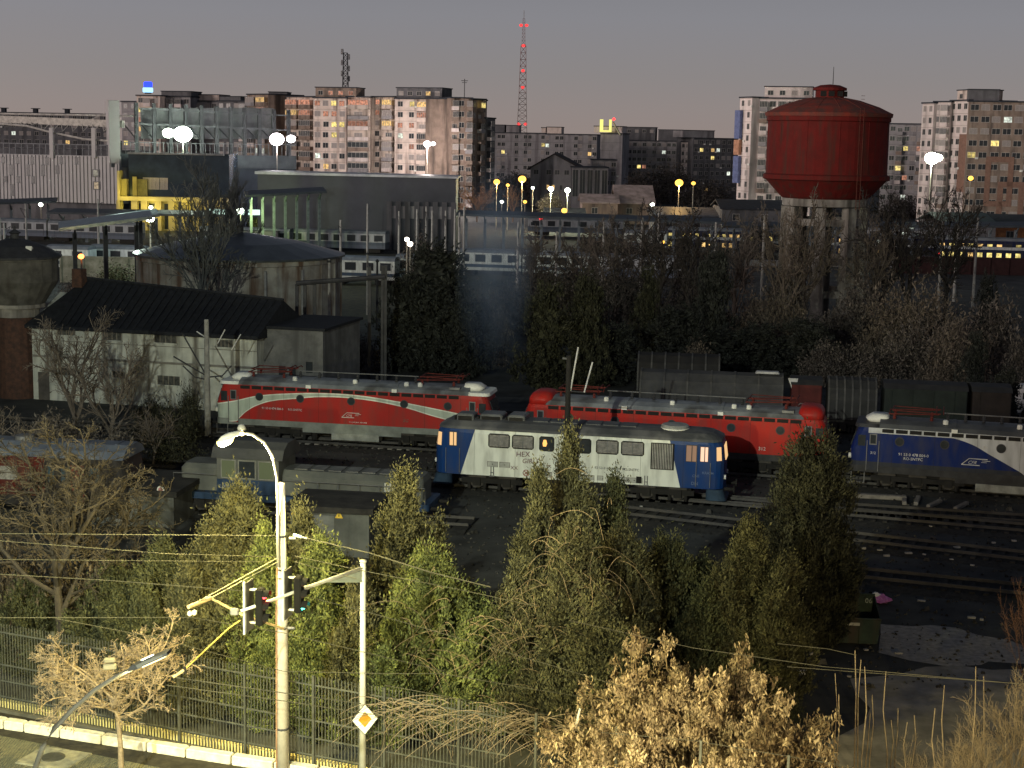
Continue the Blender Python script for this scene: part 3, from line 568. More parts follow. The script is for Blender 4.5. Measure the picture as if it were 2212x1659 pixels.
# lit shop / kiosk strip
t = thing('platform_kiosk', 'dark kiosk with bright white strip windows left of the canopy', 'kiosk', A(448, 470, 270) * 1, 0); t.location.z = 0
m = MB(); m.box(0, 12, 0, 4, 0, 3.6); m.build('wall', PAL['dgrey'], t); zz = A(455, 455, 270).z
for x0, x1 in ((0.1, 3.2), (5, 6.4), (7, 9)): MB().box(x0, x1, -.08, -.003, zz - .6, zz + .3).build('window', glow('kiosk_glass', (.7, 1, .85), 1.5), t)
t.location.z = 0
# catenary masts at the station
cm = mat('pale_mast_concrete', (.34, .33, .31), .8)
MASTS = [(736, 475, 565, 208), (794, 440, 492, 250), (862, 456, 505, 240), (901, 452, 508, 238), (921, 446, 508, 242), (934, 455, 530, 222), (963, 455, 525, 228), (983, 452, 520, 230), (993, 458, 522, 226), (1003, 447, 540, 215),
         (1120, 480, 560, 206), (1203, 500, 560, 205), (1305, 480, 560, 205), (1388, 470, 570, 200), (1424, 460, 530, 225), (1547, 480, 580, 190), (1652, 465, 585, 188), (2037, 478, 575, 195), (2070, 484, 560, 205), (2113, 470, 572, 198), (0, 470, 520, 230), (8, 482, 540, 215), (55, 440, 500, 245), (211, 430, 490, 250)]
for i, (x, y0, y1, Y) in enumerate(MASTS):
    g = G(x, y1 + 10); Y = min(Y, g.y); b = A(x, y0, Y); t = thing('catenary_mast', '', 'catenary mast', (b.x, b.y, 0), 0, 'catenary masts across the station tracks')
    t['label'] = 'thin pale catenary mast at the station, ' + ('in front of the parked white coaches' if 730 < x < 900 else 'within the cluster right of the grey hall' if 900 <= x < 1010 else 'between bare trees in front of the grey coaches' if x < 1500 else 'near the water tower legs' if x < 1700 else 'before the lit double deck train' if x > 2000 else 'left of the shining canopies')
    m = MB(); m.tube([(0, 0, 0), (0, 0, b.z)], .2, 8, .13); m.build('post', cm, t)
    m = MB(); m.tube([(0, 0, b.z - 1), (0, 2.8 if i % 2 else -2.8, b.z - .6)], .05, 4); m.tube([(0, 0, b.z - 2.2), (0, 2.6 if i % 2 else -2.6, b.z - .7)], .04, 4); m.build('bracket', DSTEEL, t)
# ---------------------------------------------------------------- coaches
def coach_paint(n, side, band, skirt, zb=(1.45, 1.9)):
    return curve_mat(n, (skirt, side, band), lambda M, CV, x, z: (M('GREATER_THAN', z, zb[0]), M('MULTIPLY', M('GREATER_THAN', z, zb[0] - .0), M('LESS_THAN', z, zb[1]))))
CWH = coach_paint('white_coach_side', (.60, .66, .62), (.05, .08, .12), (.50, .55, .52), (1.35, 1.8))
CGR = coach_paint('grey_coach_side', (.34, .36, .38), (.07, .09, .12), (.10, .12, .16), (1.5, 2.0))
CBL = coach_paint('blue_white_coach_side', (.55, .60, .60), (.04, .08, .30), (.03, .06, .26), (.9, 1.9))
CDD = curve_mat('double_deck_side', ((.012, .018, .05), (.46, .50, .51), (.012, .02, .06)), lambda M, CV, x, z: (M('MULTIPLY', M('GREATER_THAN', z, 2.5), M('LESS_THAN', z, 3.0)), M('GREATER_THAN', z, 3.9)))
ROOFG = mat('coach_roof', (.16, .18, .20), .5, sc=.6)
WSM = {}
def coach(label, x0, x1, yb, ang, paint, hb=4.0, nwin=10, lit='d', ww=1.4, rows=((2.2, .95),), roofm=None, group='coaches parked at the station', seed=0, yb1=None):
    p = G(x0, yb, .9); q = G(x1, yb1 if yb1 else yb, .9); a, L = frame(p, q); rr = random.Random(seed)
    if ang is not None:
        d = Vector((math.cos(ang), math.sin(ang), 0)); # length by second sight line
        r = ray(x1, yb); k = r.x / r.y; L = (k * p.y - p.x) / (d.x - k * d.y); a = ang
    t = thing('train_coach', label, 'train coach', (p.x, p.y, 0), a, group)
    m = MB(); m.box(0, L, 0, 2.8, .9, hb - .55); m.build('body', paint, t)
    m = MB(); m.loft([[(-.02, y, z) for y, z in ((-.04, hb - .55), (.25, hb - .15), (.9, hb), (1.9, hb), (2.55, hb - .15), (2.84, hb - .55))], [(L + .02, y, z) for y, z in ((-.04, hb - .55), (.25, hb - .15), (.9, hb), (1.9, hb), (2.55, hb - .15), (2.84, hb - .55))]]); m.build('roof', roofm or ROOFG, t)
    for b in (.14, .86):
        if L > 8: m = MB(); m.box(L * b - 1.4, L * b + 1.4, .3, 2.5, .2, .85); m.build('bogie', BLACK, t)
    for zz, wh in rows:
        for i in range(nwin):
            k = rr.choice(lit); key = (ww, wh, k)
            if key not in WSM:
                m = MB(); m.mi = 1; m.box(-ww / 2 - .06, ww / 2 + .06, -.03, -.003, -.06, wh + .06); m.mi = 0; m.box(-ww / 2, ww / 2, -.045, -.031, 0, wh); WSM[key] = m.mesh('window', [{'d': GLASS, 'y': YEL, 'w': WARM, 'c': COOL, 'k': BLACK}[k], DSTEEL])
            put('window', WSM[key], t, (L * (i + .5) / nwin, 0, zz))
    for x in (.5, L - 1.3):
        if L > 8: m = MB(); m.box(x, x + .8, -.04, -.003, 1.0, 3.1); m.mi = 1; m.box(x + .15, x + .65, -.06, -.041, 2.2, 2.9); m.build('door', [paint, GLASS], t)
    return t
D12 = R_(-11)
coach('bright white parked coach right of the round tank', 700, 852, 601, D12, CWH, nwin=4, seed=1)
coach('white coach end hidden behind the bushy dark tree', 854, 930, 598, D12, CWH, nwin=2, seed=2)
coach('grey white coach with dark windows between the bare trees', 985, 1125, 582, D12, CWH, nwin=4, seed=3)
coach('white coach half hidden by branches left of the ivy tree', 1128, 1300, 588, D12, CWH, nwin=5, seed=4)
coach('dim grey coach far right of the white coaches behind branches', 1304, 1480, 596, D12, CGR, nwin=5, seed=5)
coach('grey coach on the rear platform track above the round tank', 430, 625, 527, D12, CGR, nwin=7, seed=6)
coach('grey coach with dark end door in front of the hall', 628, 832, 532, D12, CGR, nwin=7, seed=7)
coach('grey coach at the far left behind the small tower', -60, 100, 506, D12, CGR, nwin=6, seed=8)
coach('long grey coach left of the round tank, behind the canopy', 104, 300, 512, D12, CGR, nwin=7, seed=9)
coach('white coach between the gantry legs at the left', 100, 190, 576, D12, CWH, nwin=2, seed=10)
coach('blue and white unit with a broad blue skirt left of the round tank', 194, 306, 575, D12, CBL, nwin=3, seed=11)
coach('dim grey coach behind bare trees near the platform roof', 1140, 1345, 500, D12, CGR, nwin=6, seed=12)
coach('pale coach roof line left of the lit double deck coach', 1347, 1440, 534, D12, CWH, nwin=3, seed=13)
coach('double deck coach with a row of lit yellow windows left of the water tower', 1440, 1600, 534, D12, CDD, hb=4.6, nwin=11, lit='ywwydd', rows=((1.15, .8), (3.05, .5)), seed=14, ww=.6)
coach('dark double deck coach right behind the water tower legs', 1603, 1765, 543, D12, CDD, hb=4.6, nwin=12, lit='dddyd', rows=((1.15, .8), (2.95, .7)), seed=15, ww=.6)
coach('double deck coach just right of the water tower legs', 1768, 1930, 548, D12, CDD, hb=4.6, nwin=12, lit='ddwdc', rows=((1.15, .8), (2.95, .7)), seed=16, ww=.6)
coach('dark double deck coach front with a tail light', 1932, 2020, 553, D12, CDD, hb=4.6, nwin=5, lit='d', rows=((1.15, .8), (2.95, .7)), seed=17)
coach('double deck coach with bright yellow lower windows at the right edge', 2024, 2230, 556, D12, CDD, hb=4.6, nwin=10, lit='yywyd', rows=((1.2, .75), (3.05, .4)), seed=18, ww=.85)
coach('upper train of white roofed coaches behind the lit double deck coach', 1870, 2060, 524, D12, CGR, nwin=6, lit='dcdd', seed=19)
coach('rear white roofed coach at the far right edge', 2063, 2240, 527, D12, CGR, nwin=6, lit='dydd', seed=20)
slamp('red tail light of the dark double deck coach', 2030, 547, 228, .25, REDL, pole=False, group=None, name='tail_light')
# low wall and dark platform strips
for i, (x0, x1, y, Y, lb) in enumerate(((130, 420, 610, 185, 'mossy grey retaining wall under the left coaches'), (1930, 2250, 590, 185, 'dark red brown long fence wall at the right below the trains'), (1600, 2230, 575, 200, 'low pale platform edge in front of the lit trains'))):
    p, q = G(x0, y), G(x1, y + 6); a, L = frame(p, q); h = (3.4, 2.6, .9)[i]
    m = MB(); m.box(0, L, 0, .4, 0, h); m.box(-.02, L + .02, -.08, .48, h, h + .15)
    for k in range(int(L / 3)): m.box(k * 3, k * 3 + .25, -.12, -.003, 0, h)
    o = m.build(('retaining_wall', 'fence_wall', 'platform_edge')[i], (mat('mossy_wall', (.22, .21, .17), .9, c2=(.10, .10, .07), sc=.7), mat('dark_red_fence', (.035, .014, .014), .8), mat('platform_stone', (.22, .22, .21), .9))[i]); o.location = (p.x, p.y, 0); o.rotation_euler.z = a; tag(o, lb, 'wall')
# ================================================================ WORKSHOP AREA
# red steel water tank on concrete legs
p = G(1785, 700); Yt = p.y; cx, cy = A(1787, 318, Yt).x, Yt
k = Yt / F
def zt_(y): return A(1785, y, Yt).z
Rk = 129 * k
t = thing('water_tower', 'large dark red steel water tank standing on tall concrete legs', 'water tower', (cx, cy, 0))
RED = mat('rusty_red_tank_paint', (.14, .0085, .0065), .85, c2=(.10, .008, .006), sc=.9, stain=((.075, .020, .014), 1.6), bump=.02)
N = 48
z1, z2 = zt_(389), zt_(246)
m = MB(); m.lathe([(Rk * 1.0, z1), (Rk * 1.035, z1 + .1), (Rk * 1.035, z1 + .55), (Rk * .99, z1 + .7), (Rk * .985, z2 - .9), (Rk * 1.01, z2 - .8), (Rk * 1.01, z2 - .35)], N)
for i in range(12):
    an = i * PI / 6; m.tube([(math.cos(an) * Rk * .985, math.sin(an) * Rk * .985, z1 + .7), (math.cos(an) * Rk * .985, math.sin(an) * Rk * .985, z2 - .9)], .05, 4)
m.build('tank', RED, t)
m = MB(); an = -1.25; c_, s_ = math.cos(an), math.sin(an)
for dx in (-.22, .22): m.tube([(c_ * (Rk * 1.06) - s_ * dx, s_ * (Rk * 1.06) + c_ * dx, z1 - 3), (c_ * (Rk * 1.06) - s_ * dx, s_ * (Rk * 1.06) + c_ * dx, z2 + .5)], .035, 5)
for k in range(34): zz = z1 - 2.8 + k * .36; m.tube([(c_ * Rk * 1.06 + s_ * .22, s_ * Rk * 1.06 - c_ * .22, zz), (c_ * Rk * 1.06 - s_ * .22, s_ * Rk * 1.06 + c_ * .22, zz)], .02, 4)
m.build('ladder', mat('rusty_ladder', (.10, .03, .02), .8), t)
m = MB(); m.lathe([(Rk * .70, zt_(428)), (Rk * .74, zt_(424)), (Rk * .985, z1 - .01)], N); m.build('tank_bottom', RED, t)
zc = zt_(211); zc2 = zt_(190)
m = MB(); m.lathe([(Rk * 1.03, z2 - .34), (Rk * 1.04, z2 + .05), (Rk * .82, z2 + (zc - z2) * .42), (Rk * .5, z2 + (zc - z2) * .82), (Rk * .25, zc)], N)
for i in range(16):
    an = i * PI / 8; m.tube([(math.cos(an) * Rk * r, math.sin(an) * Rk * r, z) for r, z in ((1.03, z2 + .06), (.82, z2 + .0 + (zc - z2) * .42), (.5, z2 + .0 + (zc - z2) * .82), (.25, zc + .0))], .03, 4)
m.build('roof', mat('weathered_red_roof', (.22, .035, .022), .8, c2=(.10, .045, .035), sc=.9, bump=.02), t)
m = MB(); m.lathe([(Rk * .235, zc - .1), (Rk * .235, zc2 - .3), (Rk * .275, zc2 - .27), (Rk * .275, zc2), (Rk * .16, zt_(184)), (0.05, zt_(182))], 20); lt = m.build('lantern', RED, t)
for an in (-2.2, -1.65, -1.0, -.3): m = MB(); c_, s_ = math.cos(an), math.sin(an); rr_ = Rk * .235; m.bar((c_ * rr_, s_ * rr_, zc + .12), (c_ * rr_, s_ * rr_, zc2 - .36), .62, .3); m.build('opening', BLACK, lt)
MB().tube([(.3, 0, zt_(182)), (.3, 0, zt_(144))], .05, 5, .03).build('lightning_rod', DSTEEL, t)
m = MB(); m.lathe([(Rk * .62, zt_(446)), (Rk * .70, zt_(444)), (Rk * .70, zt_(428) - .02)], N); m.build('ring_beam', CONC, t)
for i in range(8):
    an = PI / 8 + i * PI / 4 + .12; rr_ = Rk * .62; x, y = math.cos(an) * rr_, math.sin(an) * rr_
    l = MB(); w = .62
    def sq(f, z): return [(x + (-math.sin(an) * a_ + math.cos(an) * b_) * w * f, y + (math.cos(an) * a_ + math.sin(an) * b_) * w * f, z) for a_, b_ in ((-1, -1), (1, -1), (1, 1), (-1, 1))]
    l.loft([sq(1.15, -.2), sq(.95, 8), sq(.9, zt_(446) - .02)]); l.build('leg', CONC, t)
for zz in (zt_(478), zt_(560), zt_(630)):
    m = MB()
    for i in range(8):
        an, an2 = PI / 8 + i * PI / 4 + .12, PI / 8 + (i + 1) * PI / 4 + .12; rr_ = Rk * .62
        m.bar((math.cos(an) * rr_, math.sin(an) * rr_, zz), (math.cos(an2) * rr_, math.sin(an2) * rr_, zz), .5, 2.0 if zz > 12 else .75)
    m.build('tie_beam', CONC, t)
m = MB(); m.lathe([(Rk * .14, 0), (Rk * .14, zt_(446))], 16); m.build('riser_pipe', mat('dark_riser', (.08, .075, .07), .8), t)
# round oil tank
p = G(520, 742); Yk = p.y + 7; c = A(519, 550, Yk); Rk = 220 * Yk / F; h = c.z
t = thing('storage_tank', 'big round stained concrete storage tank with a shallow conical roof', 'storage tank', (c.x, Yk, 0))
TW = mat('stained_tank_wall', (.40, .39, .345), .9, c2=(.22, .19, .16), sc=.5, stain=((.13, .085, .06), 1.3), bump=.03)
m = MB(); m.lathe([(Rk * .985, -.2), (Rk * .985, h - .5), (Rk * 1.0, h - .45), (Rk * 1.0, h)], 24)
for i in range(24):
    an = 2 * PI * i / 24; m.tube([(math.cos(an) * Rk * .985, math.sin(an) * Rk * .985, 0), (math.cos(an) * Rk * .985, math.sin(an) * Rk * .985, h - .5)], .12, 4)
m.build('wall', TW, t)
ht = A(522, 503, Yk).z
m = MB(); m.lathe([(Rk * 1.03, h + .01), (Rk * 1.03, h + .2), (Rk * .6, h + (ht - h) * .62), (Rk * .1, ht), (0.02, ht + .1)], 24); m.build('roof', mat('wet_dark_roof', (.075, .085, .09), .32, .2, sc=.6), t)
m = MB(); m.lathe([(.35, ht), (.35, ht + .6), (.6, ht + .65), (.1, ht + 1.1)], 10); m.build('roof_vent', DSTEEL, t)
for x in (-8.6, 4, 7.2):
    y = -math.sqrt(max(0, (Rk * .985) ** 2 - x * x)) - .25; m = MB(); m.tube([(x, y, 0), (x, y, h * (.9 if x > 0 else .5))], .13, 8); m.build('pipe', mat('pale_pipe', (.3, .3, .29), .6), t)
# pipe gantry right of the tank
p = A(640, 612, 128); q = A(832, 598, 128)
t = thing('pipe_gantry', 'dark steel pipe gantry between the round tank and the evergreens', 'pipe gantry', (p.x, p.y, 0), 0)
Lg = q.x - p.x; m = MB(); m.tube([(0, 0, p.z), (Lg, 0, q.z)], .2, 8); m.tube([(0, .8, p.z - .1), (Lg, .8, q.z - .1)], .14, 8); m.build('pipe', DSTEEL, t)
for f in (.0, .09, .2, .82, .97, 1): MB().box(Lg * f - .13, Lg * f + .13, .2, .46, 0, p.z + (q.z - p.z) * f + (.9 if f > .5 else -.1)).build('post', DSTEEL, t)
for i, (x, y0, y1, w) in enumerate(((794, 544, 672, .13), (711, 560, 752, .14), (584, 668, 808, .17), (815, 560, 700, .13))):
    g = G(x, y1 + 8); b = A(x, y0, g.y); t = thing('utility_pole', ['grey pole between the white coach and the evergreen tree', 'pale pole in front of the round tank on its right', 'round grey pole by the workshop gable end', 'dark pole at the right end of the pipe gantry'][i], 'pole', (b.x, b.y, 0), 0, 'poles in the workshop yard')
    m = MB(); m.tube([(0, 0, 0), (0, 0, b.z)], w * 1.2, 8, w * .85); m.build('post', (cm, cm, CONC, DSTEEL)[i], t); MB().lathe([(w * 1.4, b.z - .3), (w * 1.4, b.z - .1)], 8).build('collar', DSTEEL, t)
# small water tower at the left edge
c = A(36, 650, 118); Yk = c.y; k = Yk / F; cx = c.x
t = thing('water_tower', 'small round brick water tower with a dark conical roof at the left edge', 'water tower', (cx, Yk, 0))
def zq(y): return A(36, y, Yk).z
BR = mat('old_brick', (.10, .05, .036), .9, c2=(.05, .03, .025), sc=3, bump=.02)
m = MB(); m.lathe([(44 * k, -.2), (40 * k, zq(682))], 16); m.build('shaft', BR, t)
m = MB(); m.lathe([(48 * k, zq(682)), (48 * k, zq(662))], 16); m.mi = 0; m.lathe([(62 * k, zq(662)), (62 * k, zq(654))], 16); m.build('corbel', CONC, t)
m = MB(); m.lathe([(60 * k, zq(654)), (86 * k, zq(612)), (90 * k, zq(604)), (90 * k, zq(560)), (92 * k, zq(559)), (92 * k, zq(556))], 20); m.build('tank', mat('dark_stained_tank', (.115, .11, .10), .9, c2=(.055, .052, .048), sc=.8, stain=((.05, .045, .04), 1.2), bump=.02), t)
m = MB(); m.lathe([(98 * k, zq(555)), (98 * k, zq(551)), (62 * k, zq(530)), (20 * k, zq(516)), (9 * k, zq(515)), (9 * k, zq(505)), (14 * k, zq(503)), (3 * k, zq(496)), (2 * k, zq(488))], 16); rf = m.build('roof', mat('dark_slate', (.035, .035, .04), .7, sc=2, bump=.02), t)
m = MB(); m.bar((45 * k, -50 * k, zq(543)), (45 * k, -44 * k, zq(530)), .45, .4); m.build('hatch', WHITE, rf)
# workshop building
pL, pR = G(73, 888), G(556, 893)
D = (pR - pL); pL = G(73, 862); pR = G(556, 893); a, L = frame(pL, pR)
hw = A(73, 705, pL.y).z; hw2 = A(556, 732, pR.y).z; hw = (hw + hw2) / 2 + .3
t = thing('workshop_building', 'long pale two storey workshop with a dark slate roof', 'building', (pL.x, pL.y, 0), a)
WS = mat('stained_pale_render', (.58, .59, .53), .9, c2=(.42, .43, .385), sc=.9, stain=((.15, .14, .12), 1.4), bump=.02)
wd = 8.5; hr = hw + 3.05
m = MB(); m.loft([[(x, 0, -.2), (x, wd, -.2), (x, wd, hw), (x, wd / 2, (hr - 1.1 if x == 0 else hr - 2.0)), (x, 0, hw)] for x in (0, L)]); m.build('wall', WS, t)
m = MB(); hip = 2.2
m.add([(-.3, -.5, hw - .1), (L + .3, -.5, hw - .1), (L + .3, wd / 2, hr - 1.0), (hip, wd / 2, hr), (L + .3, wd + .5, hw - .1), (-.3, wd + .5, hw - .1), (-.3, -.5, hw - .35), (L + .3, -.5, hw - .35), (L + .3, wd + .5, hw - .35), (-.3, wd + .5, hw - .35)],
      [(0, 1, 2, 3), (3, 2, 4, 5), (0, 3, 5), (6, 7, 1, 0), (7, 8, 4, 2, 1), (8, 9, 5, 4), (9, 6, 0, 5), (6, 9, 8, 7)])
for i in range(26):
    x = hip + .3 + i * (L - hip) / 26; m.bar((x, -.5, hw - .06), (x, wd / 2, hr + .04 - (x - hip) / (L - hip)), .09, .06)
m.tube([(hip, wd / 2, hr + .05), (L + .3, wd / 2, hr - .95)], .12, 6); m.build('roof', mat('dark_roof_tiles', (.018, .020, .026), .8, c2=(.009, .010, .013), sc=2.5, bump=.03), t)
m = MB(); m.box(.02, L - .02, -.09, -.003, hw * .56, hw * .56 + .16); m.box(.02, L - .02, -.05, -.003, hw * .78, hw * .78 + .05); m.build('string_course', mat('darker_course', (.2, .19, .17), .9), t)
def shopwin(x, y, w, h, dark=True, parent=t):
    xx = L * (x - 73) / 483; Yx = pL.y + (pR.y - pL.y) * xx / L; z = A(x, y, Yx).z; w, h = w * Yx / F, h * Yx / F
    m = MB(); m.mi = 1; m.box(xx - w / 2 - .08, xx + w / 2 + .08, -.12, -.003, z - h - .1, z - h); m.box(xx - w / 2 - .06, xx + w / 2 + .06, -.05, -.003, z, z + .06); m.mi = 0; m.box(xx - w / 2, xx + w / 2, -.03, -.003, z - h, z); m.mi = 2
    for i in range(5): m.box(xx - w / 2 + w * i / 4 - .03, xx - w / 2 + w * i / 4 + .03, -.05, -.031, z - h, z)
    m.build('window', [mat('dusty_glass', (.07, .07, .065), .4, sc=4, var=.5), WS, mat('old_frame', (.2, .18, .15), .8)], t)
for x, y, w, h in ((150, 708, 42, 16), (250, 717, 45, 18), (365, 724, 52, 17), (490, 734, 36, 16), (150, 795, 42, 16), (262, 802, 28, 14), (370, 812, 52, 20)): shopwin(x, y, w, h)
m = MB(); xx = L * 24 / 483; m.box(xx - .45, xx + .45, -.06, -.003, 0, 2.1); m.build('door', mat('old_door', (.09, .08, .07), .8), t)
# gable annex
m = MB(); pe = A(676, 680, pR.y + 6); m.box(L + .01, L + 4.6, 1.2, 9, -.2, hw + .3); MB().box(L + .0, L + 4.8, 1.0, 9.2, hw + .301, hw + .5).build('annex_roof', MT['dark_roof_tiles'], t); an = m.build('annex_wall', mat('grey_annex', (.135, .135, .135), .9, sc=1, stain=((.08, .08, .08), 1)), t)
for x, z in ((1.2, 2.6), (2.0, 2.5), (3.3, 3.0)): m = MB(); m.box(L + x, L + x + .5, 1.15, 1.199, z, z + .8); m.build('window', GLASS, an)
m = MB(); m.box(1.6, 2.4, 3.2, 4.0, hr - .6, hr + .8); m.build('chimney', BR, t)
# ================================================================ RAIL YARD
RAIL = mat('worn_rail', (.045, .042, .040), .6, .3); SLP = mat('old_sleeper', (.026, .025, .023), .95, sc=3, island=.5)
BAL = mat('ballast', (.042, .041, .038), .95, c2=(.018, .018, .017), sc=5, bump=.04)
def axis(pl, pr, z, xe, xs=None):
    p, q = G(*pl, z), G(*pr, z); a, _ = frame(p, q); d = Vector((math.cos(a), math.sin(a)))
    def hit(x, y):
        r = ray(x, y); k = r.x / r.y; return (k * p.y - p.x) / (d.x - k * d.y)
    s0 = hit(xs, pl[1]) if xs is not None else 0; L = hit(xe, pr[1]) - s0
    return Vector((p.x + d.x * s0, p.y + d.y * s0, 0)), a, L
def track(p, a, off, x0, x1, label, sleepers=True):
    t = thing('railway_track', label, 'railway track', (p.x, p.y, 0), a, 'railway tracks')
    m = MB(); m.loft([[(x, off - 2.0, 0), (x, off - 1.3, .14), (x, off + 1.3, .14), (x, off + 2.0, 0)] for x in (x0, x1)]); m.build('ballast_bed', BAL, t)
    for s in (-1, 1):
        m = MB(); c = off + s * .75; m.loft([[(x, c - .07, .22), (x, c + .07, .22), (x, c + .035, .36), (x, c - .035, .36)] for x in (x0, x1)]); m.build('rail', RAIL, t)
    if sleepers:
        m = MB(); n = int((x1 - x0) / .62)
        for i in range(n): x = x0 + i * .62; m.box(x, x + .24, off - 1.25, off + 1.25, .10, .2195)
        tag(m.build('sleeper', SLP, t), None, None, kind='stuff')
    return t
def text_on(t, s, x, z, size, m, y=-.03, name='lettering', shear=0): return word(s, size, m, t, (x, y, z), name, shear=shear)
WL = mat('white_lettering', (.62, .62, .62), .6)
def logo(t, x, z, s, m, y=-.03):
    b = MB(); b.tube([(x, y, z), (x + .55 * s, y, z + .5 * s), (x + 1.9 * s, y, z + .5 * s)], .035 * s, 4); b.tube([(x, y, z), (x + 1.35 * s, y, z)], .035 * s, 4)
    b.tube([(x + 1.5 * s, y, z + .38 * s), (x + 2.1 * s, y, z + .38 * s)], .02 * s, 4); b.tube([(x + 1.45 * s, y, z + .25 * s), (x + 1.85 * s, y, z + .25 * s)], .02 * s, 4)
    o = b.build('emblem', m, t); word('CFR', .36 * s, m, o, (x + .45 * s, y, z + .09 * s), 'lettering', shear=.4)
def bogie(t, x, n=3, z=0.0):
    m = MB(); w = 1.75 * (n - 1) / 2; m.box(x - w - .9, x + w + .9, .12, .26, .62, .92); m.box(x - w - .9, x + w + .9, 2.74, 2.88, .62, .92)
    for i in range(n):
        xx = x + (i - (n - 1) / 2) * 1.75; m.box(xx - .22, xx + .22, .02, .119, .5, .95); m.lathe([(.1, .3), (.1, .62)], 8, xx - .45, .19); m.lathe([(.1, .3), (.1, .62)], 8, xx + .45, .19)
    m.box(x - w - .7, x + w + .7, .5, 2.5, .55, 1.0); b = m.build('bogie', BLACK, t)
    for i in range(n):
        xx = x + (i - (n - 1) / 2) * 1.75
        for y in (.34, 2.76): MB().disc(xx, .5 + .36, y, .52, .12, 18).build('wheel', mat('wheel_steel', (.05, .045, .04), .6, .3), b)
def buffers(t, L, z=1.05):
    for x, s in ((0, -1), (L, 1)):
        for y in (.6, 2.4): m = MB(); m.tube([(x, y, z), (x + s * .5, y, z)], .1, 8); m.tube([(x + s * .5, y, z), (x + s * .58, y, z)], .24, 12); m.build('buffer', BLACK, t)
def ring(x0, x1, y0, y1, z, r, sl=0.0, sr=0.0):
    """rounded plan outline"""
    P = []
    for cx_, cy_, a0, in ((x1 - r - sr, y0 + r, -90), (x1 - r - sr, y1 - r, 0), (x0 + r + sl, y1 - r, 90), (x0 + r + sl, y0 + r, 180)):
        for k in range(5): an = R_(a0 + k * 22.5); P.append((cx_ + r * math.cos(an), cy_ + r * math.sin(an), z))
    return P
def panto(t, x, z, m, up_=0):
    b = MB()
    for y in (.7, 2.3):
        b.tube([(x - 1.5, y, z + .3), (x + 1.3, y, z + .42)], .035, 5); b.tube([(x - 1.3, y, z + .52), (x + 1.4, y, z + .46)], .03, 5)
    b.tube([(x - 1.5, .7, z + .3), (x - 1.5, 2.3, z + .3)], .04, 5); b.tube([(x - 1.3, .7, z + .52), (x - 1.3, 2.3, z + .52)], .04, 5)
    for dx in (-.2, .2): b.tube([(x + 1.35 + dx, .35, z + .5), (x + 1.35 + dx, .6, z + .62), (x + 1.35 + dx, 2.4, z + .62), (x + 1.35 + dx, 2.65, z + .5)], .035, 5)
    for dx in (-1.2, .9):
        for y in (.8, 2.2): b.lathe([(.08, z), (.11, z + .08), (.07, z + .14), (.1, z + .2), (.05, z + .29)], 8, x + dx, y)
    b.build('pantograph', m, t)
